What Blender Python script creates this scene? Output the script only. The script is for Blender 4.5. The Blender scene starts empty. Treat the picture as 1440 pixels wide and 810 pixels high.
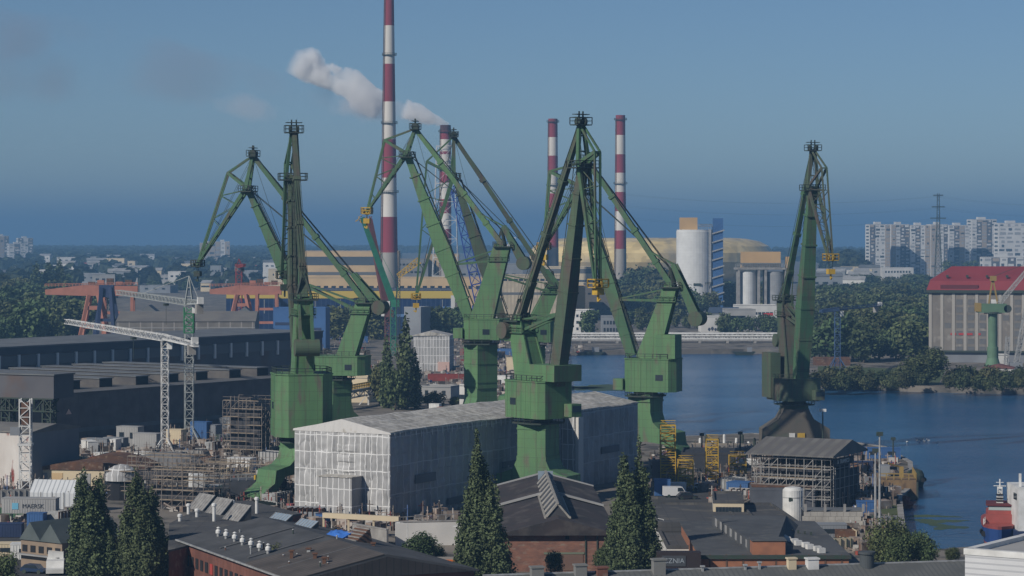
import bpy, bmesh, math, random
from mathutils import Vector, Matrix, noise as mnoise
from mathutils.geometry import tessellate_polygon
random.seed(7)
SC = bpy.context.scene
COL = SC.collection
R = math.radians
# ---------------------------------------------------------------- camera, light, air
HC, FP, CX, HY = 55.0, 3600.0, 720.0, 330.0   # eye height, focal length in photo pixels, centre column, horizon row
cam = bpy.data.objects.new('camera', bpy.data.cameras.new('camera')); COL.objects.link(cam)
cam.location = (0, 0, HC); cam.rotation_euler = (R(90), 0, 0)
cam.data.sensor_width = 36; cam.data.lens = 90; cam.data.shift_y = -(405 - HY) / 1440
cam.data.clip_start = 1; cam.data.clip_end = 300000
SC.camera = cam
SUN_EL, SUN_AZ = 33.0, math.degrees(math.atan2(-.72, -.69))
sd = Vector((math.sin(R(SUN_AZ)) * math.cos(R(SUN_EL)), math.cos(R(SUN_AZ)) * math.cos(R(SUN_EL)), math.sin(R(SUN_EL))))
sun = bpy.data.objects.new('sun', bpy.data.lights.new('sun', 'SUN')); COL.objects.link(sun)
sun.data.energy = 3.5; sun.data.angle = R(.5); sun.data.color = (1, .93, .83)
sun.rotation_euler = sd.to_track_quat('Z', 'Y').to_euler(); sun.location = (-300, -300, 400)
w = bpy.data.worlds.new('World'); SC.world = w; w.use_nodes = True
nt = w.node_tree; bg = nt.nodes['Background']
sky = nt.nodes.new('ShaderNodeTexSky'); sky.sky_type = 'NISHITA'; sky.sun_disc = False
sky.sun_elevation = R(SUN_EL); sky.sun_rotation = R(SUN_AZ)
sky.altitude = 300; sky.air_density = 0.8; sky.dust_density = 0.0; sky.ozone_density = 6.0
nt.links.new(sky.outputs[0], bg.inputs[0]); bg.inputs[1].default_value = .054
SC.view_settings.view_transform = 'Standard'; SC.view_settings.look = 'None'
SC.view_settings.exposure = 0.12; SC.view_settings.gamma = 1
SC.render.engine = 'CYCLES'
SC.cycles.use_denoising = True
SC.cycles.volume_bounces = 5; SC.cycles.max_bounces = 5; SC.cycles.transparent_max_bounces = 12
SC.cycles.diffuse_bounces = 3; SC.cycles.glossy_bounces = 2
SC.cycles.volume_step_rate = 1.0; SC.cycles.volume_max_steps = 128

# ---------------------------------------------------------------- helpers
def gd(py, z=0.0): return FP * (HC - z) / (py - HY)
def at(px, py, d): return Vector(((px - CX) * d / FP, d, HC - (py - HY) * d / FP))
def gp(px, py, z=0.0):
    d = gd(py, z); return Vector(((px - CX) * d / FP, d, z))
def zz(py, d): return HC - (py - HY) * d / FP
def xx(px, d): return (px - CX) * d / FP

class MB:
    def __init__(s): s.v = []; s.f = []
    def add(s, vs, fs):
        o = len(s.v); s.v += [tuple(v) for v in vs]; s.f += [tuple(i + o for i in f) for f in fs]; return s
    def box(s, x0, x1, y0, y1, z0, z1):
        return s.add([(x0,y0,z0),(x1,y0,z0),(x1,y1,z0),(x0,y1,z0),(x0,y0,z1),(x1,y0,z1),(x1,y1,z1),(x0,y1,z1)],
                     [(0,3,2,1),(4,5,6,7),(0,1,5,4),(1,2,6,5),(2,3,7,6),(3,0,4,7)])
    def cbox(s, c, sx, sy, sz, rz=0.0):      # box on its base centre, turned about z
        ca, sa = math.cos(rz), math.sin(rz); vs = []
        for z in (0, sz):
            for x, y in ((-sx/2,-sy/2),(sx/2,-sy/2),(sx/2,sy/2),(-sx/2,sy/2)):
                vs.append((c[0]+x*ca-y*sa, c[1]+x*sa+y*ca, c[2]+z))
        return s.add(vs, [(0,3,2,1),(4,5,6,7),(0,1,5,4),(1,2,6,5),(2,3,7,6),(3,0,4,7)])
    def beam(s, a, b, w0, h0, w1=None, h1=None, side=None):   # box section from a to b; w along side, h across
        a, b = Vector(a), Vector(b); w1 = w0 if w1 is None else w1; h1 = h0 if h1 is None else h1
        t = (b - a).normalized()
        if side is None:
            side = t.cross(Vector((0,0,1)))
            if side.length < 1e-3: side = Vector((1,0,0))
        side = (Vector(side) - t * t.dot(Vector(side))).normalized(); up = side.cross(t)
        vs = []
        for p, w_, h_ in ((a,w0,h0),(b,w1,h1)):
            for i, j in ((-1,-1),(1,-1),(1,1),(-1,1)): vs.append(p + side*(i*w_/2) + up*(j*h_/2))
        return s.add(vs, [(0,3,2,1),(4,5,6,7),(0,1,5,4),(1,2,6,5),(2,3,7,6),(3,0,4,7)])
    def rod(s, a, b, r, n=5):
        a, b = Vector(a), Vector(b); t = (b - a).normalized(); q = t.to_track_quat('Z','Y'); vs = []
        for p in (a, b):
            for k in range(n):
                vs.append(p + q @ Vector((r*math.cos(2*math.pi*k/n), r*math.sin(2*math.pi*k/n), 0)))
        return s.add(vs, [tuple(range(n))[::-1], tuple(range(n, 2*n))] + [(k,(k+1)%n,(k+1)%n+n,k+n) for k in range(n)])
    def lathe(s, c, prof, n=24, caps=True):   # prof: (r, z) bottom to top
        vs = []; fs = []; m = len(prof)
        for r, z in prof:
            for k in range(n): vs.append((c[0]+r*math.cos(2*math.pi*k/n), c[1]+r*math.sin(2*math.pi*k/n), c[2]+z))
        for i in range(m-1):
            for k in range(n): fs.append((i*n+k, i*n+(k+1)%n, (i+1)*n+(k+1)%n, (i+1)*n+k))
        if caps: fs += [tuple(range(n))[::-1], tuple(range((m-1)*n, m*n))]
        return s.add(vs, fs)
    def prism(s, poly, z0, z1):               # vertical prism over plan polygon (counter-clockwise)
        n = len(poly); ztop = z1 if isinstance(z1, (list, tuple)) else [z1]*n
        vs = [(p[0],p[1],z0) for p in poly] + [(p[0],p[1],ztop[i]) for i, p in enumerate(poly)]
        return s.add(vs, [tuple(range(n))[::-1], tuple(range(n,2*n))] + [(k,(k+1)%n,(k+1)%n+n,k+n) for k in range(n)])
    def sheet(s, poly, z, skirt=0.0):         # any simple polygon, optional skirt downwards
        P = [Vector((p[0],p[1],0)) for p in poly]; n = len(P)
        tris = tessellate_polygon([P]); vs = [(p.x,p.y,z) for p in P]; fs = []
        for t in tris:
            a, b, c = (P[i] for i in t)
            fs.append(tuple(t) if (b-a).cross(c-a).z > 0 else tuple(reversed(t)))
        if skirt:
            ar = sum(P[i].x*P[(i+1)%n].y - P[(i+1)%n].x*P[i].y for i in range(n))
            vs += [(p.x,p.y,z-skirt) for p in P]
            for k in range(n):
                q = (k,k+n,(k+1)%n+n,(k+1)%n) if ar > 0 else (k,(k+1)%n,(k+1)%n+n,k+n)
                fs.append(q)
        return s.add(vs, fs)
    def extr(s, prof, y0, y1):                # profile in x-z (any simple polygon) extruded along y
        P = [Vector((p[0],p[1],0)) for p in prof]; n = len(P); tris = tessellate_polygon([P])
        vs = [(p.x,y0,p.y) for p in P] + [(p.x,y1,p.y) for p in P]; fs = []
        ar = sum(P[i].x*P[(i+1)%n].y - P[(i+1)%n].x*P[i].y for i in range(n))
        for t in tris:
            a, b, c = (P[i] for i in t)
            t = tuple(t) if (b-a).cross(c-a).z > 0 else tuple(reversed(t))
            fs.append(t); fs.append(tuple(i+n for i in reversed(t)))
        for k in range(n):
            q = (k,k+n,(k+1)%n+n,(k+1)%n); fs.append(q if ar > 0 else q[::-1])
        return s.add(vs, fs)
    def xf(s, M):
        s.v = [tuple(M @ Vector(v)) for v in s.v]; return s
    def mesh(s, name, mat=None, smooth=False):
        me = bpy.data.meshes.new(name); me.from_pydata(s.v, [], s.f); me.update()
        if mat: me.materials.append(mat)
        if smooth:
            for p in me.polygons: p.use_smooth = True
        return me
    def build(s, name, mat, parent=None, loc=(0,0,0), rz=0.0, smooth=False):
        o = bpy.data.objects.new(name, s.mesh(name, mat, smooth)); COL.objects.link(o)
        o.location = loc; o.rotation_euler = (0,0,rz)
        if parent: o.parent = parent
        return o

def tag(o, label=None, cat=None, group=None, kind=None):
    if label: o['label'] = label
    if cat: o['category'] = cat
    if group: o['group'] = group
    if kind: o['kind'] = kind
    return o
def thing(name, label, cat, loc=(0,0,0), rz=0.0, group=None):
    o = bpy.data.objects.new(name, None); COL.objects.link(o); o.empty_display_size = .5
    o.location = loc; o.rotation_euler = (0,0,rz); return tag(o, label, cat, group)
def inst(name, me, parent=None, loc=(0,0,0), rz=0.0, sc=(1,1,1)):
    o = bpy.data.objects.new(name, me); COL.objects.link(o)
    o.location = loc; o.rotation_euler = (0,0,rz); o.scale = sc
    if parent: o.parent = parent
    return o
def kids(o): return [c for c in bpy.data.objects if c.parent == o]
def dup(root, loc, rz=None, label=None, sc=None, tree=None):
    r = root.copy(); COL.objects.link(r); r.location = loc
    if rz is not None: r.rotation_euler = (0,0,rz)
    if label: r['label'] = label
    if sc: r.scale = sc
    for ch in (tree if tree is not None else kids(root)):
        c = ch.copy(); COL.objects.link(c); c.parent = r
    return r

# ---------------------------------------------------------------- materials
MATS = {}
def M(name, c, c2=None, sc=1.0, st=(1,1,1), rough=.8, metal=0.0, lo=.35, hi=.65, bump=0.0, bsc=None, detail=4, c3=None, sc3=8.0, lo3=.55, hi3=.7, spec=.3, island=0.0):
    if name in MATS: return MATS[name]
    m = bpy.data.materials.new(name); m.use_nodes = True; t = m.node_tree; L = t.links
    b = t.nodes['Principled BSDF']; b.inputs['Roughness'].default_value = rough; b.inputs['Metallic'].default_value = metal
    b.inputs['Specular IOR Level'].default_value = spec
    b.inputs['Base Color'].default_value = (*c, 1)
    tc = t.nodes.new('ShaderNodeTexCoord'); mp = t.nodes.new('ShaderNodeMapping'); mp.inputs['Scale'].default_value = st
    L.new(tc.outputs['Object'], mp.inputs['Vector'])
    out = None
    if c2:
        n = t.nodes.new('ShaderNodeTexNoise'); n.inputs['Scale'].default_value = sc; n.inputs['Detail'].default_value = detail
        L.new(mp.outputs[0], n.inputs['Vector'])
        r = t.nodes.new('ShaderNodeValToRGB'); e = r.color_ramp.elements
        e[0].position = lo; e[0].color = (*c, 1); e[1].position = hi; e[1].color = (*c2, 1)
        L.new(n.outputs[0], r.inputs[0]); out = r.outputs[0]
    if c3:
        n3 = t.nodes.new('ShaderNodeTexNoise'); n3.inputs['Scale'].default_value = sc3; n3.inputs['Detail'].default_value = 3
        L.new(mp.outputs[0], n3.inputs['Vector'])
        mr = t.nodes.new('ShaderNodeMapRange'); mr.inputs[1].default_value = lo3; mr.inputs[2].default_value = hi3
        L.new(n3.outputs[0], mr.inputs[0])
        mx = t.nodes.new('ShaderNodeMix'); mx.data_type = 'RGBA'; mx.inputs[7].default_value = (*c3, 1)
        L.new(mr.outputs[0], mx.inputs[0])
        if out: L.new(out, mx.inputs[6])
        else: mx.inputs[6].default_value = (*c, 1)
        out = mx.outputs[2]
    if island:
        g = t.nodes.new('ShaderNodeNewGeometry'); hs = t.nodes.new('ShaderNodeHueSaturation')
        mr = t.nodes.new('ShaderNodeMapRange'); mr.inputs[3].default_value = 1 - island; mr.inputs[4].default_value = 1 + island
        L.new(g.outputs['Random Per Island'], mr.inputs[0]); L.new(mr.outputs[0], hs.inputs['Value'])
        if out: L.new(out, hs.inputs['Color'])
        else: hs.inputs['Color'].default_value = (*c, 1)
        out = hs.outputs[0]
    if out: L.new(out, b.inputs['Base Color'])
    if bump:
        nb = t.nodes.new('ShaderNodeTexNoise'); nb.inputs['Scale'].default_value = bsc or sc*4; nb.inputs['Detail'].default_value = 3
        L.new(mp.outputs[0], nb.inputs['Vector'])
        bp = t.nodes.new('ShaderNodeBump'); bp.inputs['Strength'].default_value = bump; bp.inputs['Distance'].default_value = .2
        L.new(nb.outputs[0], bp.inputs['Height']); L.new(bp.outputs[0], b.inputs['Normal'])
    MATS[name] = m
    return m

def striped(name, c, c2, period, axis='X', duty=.5, rough=.8, noise=.25, mapst=(1,1,1), metal=0.0):
    """stripes (cladding ribs, plank joints, sheet seams) along one object axis, with weathering noise"""
    if name in MATS: return MATS[name]
    m = M(name, c, tuple(x*(1-noise) for x in c), sc=.25, rough=rough, metal=metal, st=mapst); t = m.node_tree; L = t.links
    b = t.nodes['Principled BSDF']; src = b.inputs['Base Color'].links[0].from_socket
    tc = t.nodes.new('ShaderNodeTexCoord'); sp = t.nodes.new('ShaderNodeSeparateXYZ'); L.new(tc.outputs['Object'], sp.inputs[0])
    d = t.nodes.new('ShaderNodeMath'); d.operation = 'DIVIDE'; d.inputs[1].default_value = period
    if axis == 'XY':
        a = t.nodes.new('ShaderNodeMath'); a.operation = 'ADD'; L.new(sp.outputs[0], a.inputs[0]); L.new(sp.outputs[1], a.inputs[1]); L.new(a.outputs[0], d.inputs[0])
    else: L.new(sp.outputs[axis], d.inputs[0])
    f = t.nodes.new('ShaderNodeMath'); f.operation = 'FRACT'; L.new(d.outputs[0], f.inputs[0])
    g = t.nodes.new('ShaderNodeMath'); g.operation = 'GREATER_THAN'; g.inputs[1].default_value = duty; L.new(f.outputs[0], g.inputs[0])
    mx = t.nodes.new('ShaderNodeMix'); mx.data_type = 'RGBA'; mx.inputs[7].default_value = (*c2, 1)
    L.new(g.outputs[0], mx.inputs[0]); L.new(src, mx.inputs[6]); L.new(mx.outputs[2], b.inputs['Base Color'])
    return m

def weather(m, seam=2.4, streak=(.105,.085,.06), amt=.55, tint=0.0, fade=None):
    """plate seams, rust runs stretched down the plate, and an optional per-object tint"""
    t = m.node_tree; L = t.links; b = t.nodes['Principled BSDF']; N = t.nodes.new; src = b.inputs['Base Color'].links[0].from_socket
    tc = N('ShaderNodeTexCoord'); mp = N('ShaderNodeMapping'); mp.inputs['Scale'].default_value = (1.3,1.3,.09); L.new(tc.outputs['Object'], mp.inputs[0])
    n = N('ShaderNodeTexNoise'); n.inputs['Scale'].default_value = 1.1; n.inputs['Detail'].default_value = 5; L.new(mp.outputs[0], n.inputs['Vector'])
    r = N('ShaderNodeMapRange'); r.inputs[1].default_value = .54; r.inputs[2].default_value = .74; r.inputs[4].default_value = amt; L.new(n.outputs[0], r.inputs[0])
    x = N('ShaderNodeMix'); x.data_type = 'RGBA'; x.inputs[7].default_value = (*streak,1); L.new(r.outputs[0], x.inputs[0]); L.new(src, x.inputs[6]); src = x.outputs[2]
    if seam:
        sp = N('ShaderNodeSeparateXYZ'); L.new(tc.outputs['Object'], sp.inputs[0]); mx = None
        for ax in (0,1,2):
            d = N('ShaderNodeMath'); d.operation = 'DIVIDE'; d.inputs[1].default_value = seam*(1,1,.8)[ax]; L.new(sp.outputs[ax], d.inputs[0])
            f = N('ShaderNodeMath'); f.operation = 'FRACT'; L.new(d.outputs[0], f.inputs[0]); g = N('ShaderNodeMath'); g.operation = 'GREATER_THAN'; g.inputs[1].default_value = .955; L.new(f.outputs[0], g.inputs[0])
            if mx: q = N('ShaderNodeMath'); q.operation = 'MAXIMUM'; L.new(mx, q.inputs[0]); L.new(g.outputs[0], q.inputs[1]); mx = q.outputs[0]
            else: mx = g.outputs[0]
        k = N('ShaderNodeMath'); k.operation = 'MULTIPLY'; k.inputs[1].default_value = .38; L.new(mx, k.inputs[0])
        x = N('ShaderNodeMix'); x.data_type = 'RGBA'; x.inputs[7].default_value = (streak[0]*.5,streak[1]*.55,streak[2]*.6,1); L.new(k.outputs[0], x.inputs[0]); L.new(src, x.inputs[6]); src = x.outputs[2]
    if tint:
        o = N('ShaderNodeObjectInfo'); h = N('ShaderNodeHueSaturation'); r = N('ShaderNodeMapRange'); r.inputs[3].default_value = 1-tint; r.inputs[4].default_value = 1+tint; L.new(o.outputs['Random'], r.inputs[0]); L.new(r.outputs[0], h.inputs['Value'])
        r2 = N('ShaderNodeMath'); r2.operation = 'MULTIPLY_ADD'; r2.inputs[1].default_value = 7.31; r2.inputs[2].default_value = 0; L.new(o.outputs['Random'], r2.inputs[0]); f = N('ShaderNodeMath'); f.operation = 'FRACT'; L.new(r2.outputs[0], f.inputs[0])
        r3 = N('ShaderNodeMapRange'); r3.inputs[3].default_value = .5-.05*tint/.3; r3.inputs[4].default_value = .5+.03*tint/.3; L.new(f.outputs[0], r3.inputs[0]); L.new(r3.outputs[0], h.inputs['Hue']); L.new(src, h.inputs['Color']); src = h.outputs[0]
    L.new(src, b.inputs['Base Color']); return m
GREEN = weather(M('crane_green', (.115,.225,.10), (.085,.18,.085), sc=.22, st=(1,1,.35), rough=.6, c3=(.14,.125,.095), sc3=.5, lo3=.55, hi3=.74))
GREENU = weather(M('crane_upper_green', (.075,.155,.08), (.055,.125,.068), sc=.25, st=(1,1,.3), rough=.65, c3=(.10,.095,.07), sc3=.45, lo3=.5, hi3=.7), seam=3.2)
GREEN2 = weather(M('crane_dirty_shaded_green', (.085,.125,.075), (.065,.10,.068), sc=.3, st=(1,1,.3), rough=.7, c3=(.10,.085,.07), sc3=.4, lo3=.44, hi3=.64), seam=3.2)  # grime, plus the shade on booms A and F put into the green
GDARK = M('crane_dark_steel', (.035,.06,.045), (.05,.055,.05), sc=1.5, rough=.7)
YEL = M('yellow_paint', (.55,.36,.04), (.42,.27,.05), sc=1.0, rough=.6)
WHITEP = M('white_paint', (.72,.72,.70), (.55,.55,.53), sc=.5, rough=.6)
GALV = M('galvanised_steel', (.42,.43,.43), (.28,.28,.27), sc=1.2, rough=.55, metal=.2)
GLASS = M('window_glass', (.025,.035,.045), rough=.12, spec=.6)
DARK = M('dark_interior', (.02,.021,.024), rough=.9)
CONC = M('concrete', (.34,.33,.31), (.22,.21,.20), sc=.4, rough=.9)
# ================================================================ haze, water, land
hz = MB().box(-60000, 60000, -3000, 110000, -4, 232).mesh('haze')
hm = bpy.data.materials.new('haze_air'); hm.use_nodes = True; t = hm.node_tree; t.nodes.remove(t.nodes['Principled BSDF'])
v = t.nodes.new('ShaderNodeVolumePrincipled'); v.inputs['Color'].default_value = (.235,.465,.745,1); v.inputs['Density'].default_value = .00017
v.inputs['Anisotropy'].default_value = 0.0
t.links.new(v.outputs[0], t.nodes['Material Output'].inputs['Volume']); hz.materials.append(hm)
tag(inst('haze', hz), 'blue summer haze over the harbour and the sea', kind='stuff')

wm = M('water_surface', (.006,.070,.175), (.018,.086,.19), sc=.012, rough=.16, spec=.5); t = wm.node_tree
b = t.nodes['Principled BSDF']; tc = t.nodes.new('ShaderNodeTexCoord')
mp = t.nodes.new('ShaderNodeMapping'); mp.inputs['Scale'].default_value = (.22,.5,1); t.links.new(tc.outputs['Object'], mp.inputs[0])
n1 = t.nodes.new('ShaderNodeTexNoise'); n1.inputs['Scale'].default_value = 1.0; n1.inputs['Detail'].default_value = 5; n1.inputs['Roughness'].default_value = .62
t.links.new(mp.outputs[0], n1.inputs['Vector'])
mp2 = t.nodes.new('ShaderNodeMapping'); mp2.inputs['Scale'].default_value = (.004,.022,1); t.links.new(tc.outputs['Object'], mp2.inputs[0])
n2 = t.nodes.new('ShaderNodeTexNoise'); n2.inputs['Scale'].default_value = 1.0; n2.inputs['Detail'].default_value = 3; t.links.new(mp2.outputs[0], n2.inputs['Vector'])
mr = t.nodes.new('ShaderNodeMapRange'); mr.inputs[1].default_value = .38; mr.inputs[2].default_value = .62; mr.inputs[3].default_value = .35; mr.inputs[4].default_value = 1.0
t.links.new(n2.outputs[0], mr.inputs[0])
bp = t.nodes.new('ShaderNodeBump'); bp.inputs['Distance'].default_value = .9
t.links.new(mr.outputs[0], bp.inputs['Strength']); t.links.new(n1.outputs[0], bp.inputs['Height']); t.links.new(bp.outputs[0], b.inputs['Normal'])
tag(MB().sheet([(-60000,-2000),(60000,-2000),(60000,108000),(-60000,108000)], -2.2).build('water', wm), kind='structure')

YARD = M('yard_ground', (.15,.137,.118), (.23,.205,.175), sc=.035, rough=.95, c3=(.07,.068,.062), sc3=.12, lo3=.5, hi3=.62, detail=8, bump=.4, bsc=.8)
shore = [(1700,790),(1370,776),(1312,781),(1270,762),(1264,704),(1282,690),(1280,656),(1243,634),(1160,622),(1060,615),(905,622),(815,612),(796,560),(794,496),
         (1000,494),(1082,494),(1098,503),(1140,541),(1300,547),(1700,556)]
SP = [gp(x, y, -1.0) for x, y in shore]
land = [(-2500,50),(260,50)] + [(p.x,p.y) for p in SP] + [(2200,1200),(9000,7600),(3000,8200),(-2500,8600),(-9000,9000)]
tag(MB().sheet(land, 0, 4).build('ground', YARD), kind='structure')
GRASS = M('grass_ground', (.055,.085,.03), (.085,.10,.04), sc=.08, rough=1, detail=6)
# lawn on the island bank, green verge by the near quay, woodland floor left
for poly in ([(1150,515),(1330,520),(1320,541),(1150,540)], [(1234,690),(1262,694),(1262,706),(1266,764),(1236,764),(1225,715)], [(-300,500),(130,498),(130,404),(-300,404)], [(1120,497),(1330,498),(1330,400),(1120,400)]):
    tag(MB().sheet([tuple(gp(x,y)[:2]) for x,y in poly], .012).build('grass', GRASS), kind='structure')
ASPH = M('asphalt', (.075,.075,.075), (.05,.05,.05), sc=.1, rough=.95)
tag(MB().sheet([tuple(gp(x,y)[:2]) for x,y in [(925,690),(1010,676),(1075,690),(1075,705),(925,722)]], .016).build('yard_road', ASPH), kind='structure')
tag(MB().sheet([tuple(gp(x,y)[:2]) for x,y in [(-40,740),(75,735),(105,850),(-40,850)]], .016).build('car_park', ASPH), kind='structure')
SAND = M('worn_concrete_ground', (.27,.24,.20), (.19,.175,.155), sc=.06, rough=.95, detail=7)
for poly in ([(1140,745),(1235,715),(1240,770),(1140,790)], [(1000,668),(1120,664),(1120,690),(1010,690)], [(240,690),(420,722),(600,745),(600,760),(240,715)]):
    tag(MB().sheet([tuple(gp(x,y)[:2]) for x,y in poly], .02).build('pavement', SAND), kind='structure')
# quay wall cap along the near basin edge
qm = MB()
for a, c in zip(SP[3:13], SP[4:14]): qm.beam((a.x,a.y,.02),(c.x,c.y,.02),1.2,.35)
tag(qm.build('quay_edge', CONC), kind='structure')
# algae drifting on the water
ALG = M('algae_scum', (.075,.10,.035), (.05,.08,.04), sc=.1, rough=.6)
def blob(px, py, rx, ry, seed):
    rnd = random.Random(seed); c = gp(px, py, -2.2); pts = []
    for k in range(40):
        a = 2*math.pi*k/40; r = 1 + .32*math.sin(3*a+seed) + .22*rnd.uniform(-1,1)
        pts.append((c.x + rx*r*math.cos(a), c.y + ry*r*math.sin(a)))
    return pts
for (px,py,rx,ry,sd_) in [(1315,733,5,4,1),(1330,741,3,4.5,2),(1306,726,6,2,3),(1190,706,4,3,4),(832,545,16,16,5),(800,546,12,10,6)]:
    tag(MB().sheet(blob(px,py,rx,ry,sd_), -2.19).build('algae', ALG), 'green algae scum drifting on the harbour water', kind='stuff')
# distant headland across the bay
hl = MB(); prof = [(-2500,0),(-2500,105),(-1900,118),(-1450,112),(-1220,98),(-1080,55),(-1010,0)]
HILL = M('wooded_headland', (.03,.05,.03), (.045,.06,.035), sc=.01, rough=1)
D0 = 16500
n = len(prof); vs = []; fs = []
for j, (dy, k) in enumerate([(-900,0),(-300,.8),(0,1),(500,.7),(1200,0)]):
    for i, (x, z) in enumerate(prof): vs.append((x*3.6*1.0, D0+dy, -3 + z*k*.92))
for j in range(4):
    for i in range(n-1): fs.append((j*n+i, j*n+i+1, (j+1)*n+i+1, (j+1)*n+i))
hl.add(vs, fs); tag(hl.build('hill', HILL), kind='structure')

# ================================================================ trees
def leafmat(name, c, c2, tint=.3): return weather(M(name, c, c2, sc=.35, rough=.75, island=.55, detail=3, lo=.3, hi=.7, spec=.2), seam=0, amt=0, tint=tint)
LEAF = {'poplar': leafmat('poplar_leaves', (.066,.092,.044), (.100,.130,.060), .10), 'round': leafmat('broad_leaves', (.054,.080,.034), (.088,.114,.045)),
        'light': leafmat('light_leaves', (.06,.09,.03), (.085,.11,.035)), 'scrub': leafmat('scrub_leaves', (.05,.07,.03), (.075,.085,.04))}
BARK = M('bark', (.07,.055,.04), (.10,.085,.065), sc=2, rough=.95)
def leaves(blobs, n, size, seed, shell=.55):
    """leaf clumps through ellipsoid lobes: blobs = (x,y,z,rx,ry,rz)"""
    rnd = random.Random(seed); vs = []; fs = []
    wts = [b_[3]*b_[4]*b_[5] for b_ in blobs]; tot = sum(x**.75 for x in wts)
    for b_, wt in zip(blobs, wts):
        m = int(n * wt**.75 / tot)
        for _ in range(m):
            d = Vector((rnd.gauss(0,1), rnd.gauss(0,1), rnd.gauss(0,1))).normalized()
            r = 1 - shell * rnd.random()**1.6
            nz = mnoise.noise(Vector((b_[0]+d.x*2.2+seed, b_[1]+d.y*2.2, b_[2]*.6+d.z*2.2)))
            r *= 1 + .42*nz
            p = Vector((b_[0]+d.x*b_[3]*r, b_[1]+d.y*b_[4]*r, b_[2]+d.z*b_[5]*r))
            s = size * rnd.uniform(.6, 1.35)
            nv = (d + Vector((rnd.uniform(-1,1), rnd.uniform(-1,1), rnd.uniform(-.5,1)))*1.15).normalized()
            q = nv.to_track_quat('Z','Y'); a = rnd.uniform(0, 6.28); ca, sa = math.cos(a), math.sin(a); o = len(vs)
            for x, y in ((-1,-.55),(.2,-.8),(1,.1),(.1,.8)): vs.append(p + q @ Vector(((x*ca-y*sa)*s*.5, (x*sa+y*ca)*s*.5, rnd.uniform(-.12,.12)*s)))
            fs += [(o,o+1,o+2),(o,o+2,o+3)]
    return MB().add(vs, fs)
def trunk_mb(h, r, limbs, seed):
    rnd = random.Random(seed); m = MB(); m.lathe((0,0,0), [(r*1.3,0),(r,h*.1),(r*.75,h*.45),(r*.2,h*.85)], 8)
    for k in range(limbs):
        z = h*rnd.uniform(.3,.65); a = rnd.uniform(0,6.28); l = h*rnd.uniform(.15,.3)
        m.beam((0,0,z),(math.cos(a)*l,math.sin(a)*l,z+l*.9),r*.6,r*.6,r*.15,r*.15)
    return m
def spire(x, y, h, r, z0=1.0):
    out = []; z = z0; rnd = random.Random(int(h*100+x*10)); a = rnd.uniform(0, 6.28)
    while z < h - .5:
        f = (z - z0)/(h - z0); rr = r * (min(1, f*3+.6)) * (1 - max(0, (f-.25)/.77))**.45 * rnd.uniform(.85,1.2)
        for k in range(3 if rr > 1.0 else 1):                 # upswept clumps, taller than wide
            a += 2.1 + rnd.uniform(-.5,.5); off = rr*rnd.uniform(.35,.7) if rr > 1.0 else rr*.2; s = max(.4, rr*rnd.uniform(.42,.62))
            out.append((x+math.cos(a)*off, y+math.sin(a)*off, z+rnd.uniform(-.4,.6), s, s, rnd.uniform(1.3,2.3)))
        z += 1.15
    out.append((x, y, h-.9, r*.2, r*.2, 1.3))
    return out
def tree(name, label, cat, loc, crown_me, trunk_me, group=None, rz=0, sc=(1,1,1)):
    r = thing(name, label, cat, loc, rz, group); r.scale = sc
    inst('crown', crown_me, r); inst('trunk', trunk_me, r)
    return r
# foreground poplars
def poplar(label, px, d, spires, n, seed):
    x0 = xx(px, d); blobs = []; tm = MB()
    for (sx, sy, top, r) in spires:
        h = zz(top, d + sy); bx = xx(sx, d+sy) - x0
        blobs += spire(bx, sy, h, r); tm.lathe((bx, sy, 0), [(.45,0),(.35,h*.4),(.08,h*.88)], 7)
    r = thing('poplar_tree', label, 'tree', (x0, d, 0))
    leaves(blobs, int(n*1.8), .40, seed, .75).build('crown', LEAF['poplar'], r); tm.build('trunk', BARK, r)
poplar('dark columnar poplar at the left edge of the sawtooth shed, left of its twin', 132, 408, [(117,0,666,2.3),(140,1.5,674,2.5),(128,-1,700,2.6),(152,-1,745,1.8),(106,0,740,1.6)], 17000, 3)
poplar('broad dark poplar standing against the flat roof of the black roofed workshop', 200, 406, [(192,0,668,2.6),(213,1,690,2.4),(178,0,720,2.0),(228,0,742,1.9),(202,-2,715,3.0),(170,1,770,1.6)], 20000, 4)
poplar('tall lone poplar left of the dark roofed brick hall', 678, 396, [(671,0,606,2.1),(678,.5,650,2.9),(661,0,672,2.4),(692,-1,690,2.6),(700,1,740,2.2),(652,0,735,1.9),(708,0,775,1.6)], 24000, 5)
poplar('tall poplar right of the dark roofed brick hall by the dark sign wall', 893, 402, [(877,0,638,2.2),(898,2,618,1.6),(886,-.5,668,3.0),(906,1,660,1.9),(868,0,700,1.9),(912,0,705,2.2),(920,0,748,1.6)], 22000, 6)
# mesh kit for middle distance trees
def round_kit(seed, h, w, n, size, lobes=9):
    rnd = random.Random(seed); bl = [(0,0,h*.5,w*.38,w*.38,h*.42)]
    for k in range(lobes):
        a = rnd.uniform(0,6.28); z = h*rnd.uniform(.2,.85); rr = w*.5*(1-abs(z/h-.5))*rnd.uniform(.5,.95)
        s = w*rnd.uniform(.16,.27); bl.append((math.cos(a)*rr*.75, math.sin(a)*rr*.75, z, s, s, s*rnd.uniform(.8,1.15)))
    return leaves(bl, n, size, seed)
KIT = [(round_kit(s, 12, w_, 1500, 1.0).mesh('round_crown', LEAF['round']), trunk_mb(12,.32,4,s).mesh('round_trunk', BARK)) for s, w_ in ((11,10),(12,12),(13,9),(14,11))]
KITN = [(round_kit(s, 12, w_, 5200, .5, 13).mesh('bushy_crown', LEAF['round']), trunk_mb(12,.3,4,s).mesh('bushy_trunk', BARK)) for s, w_ in ((51,10),(52,9),(53,11))]
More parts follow.
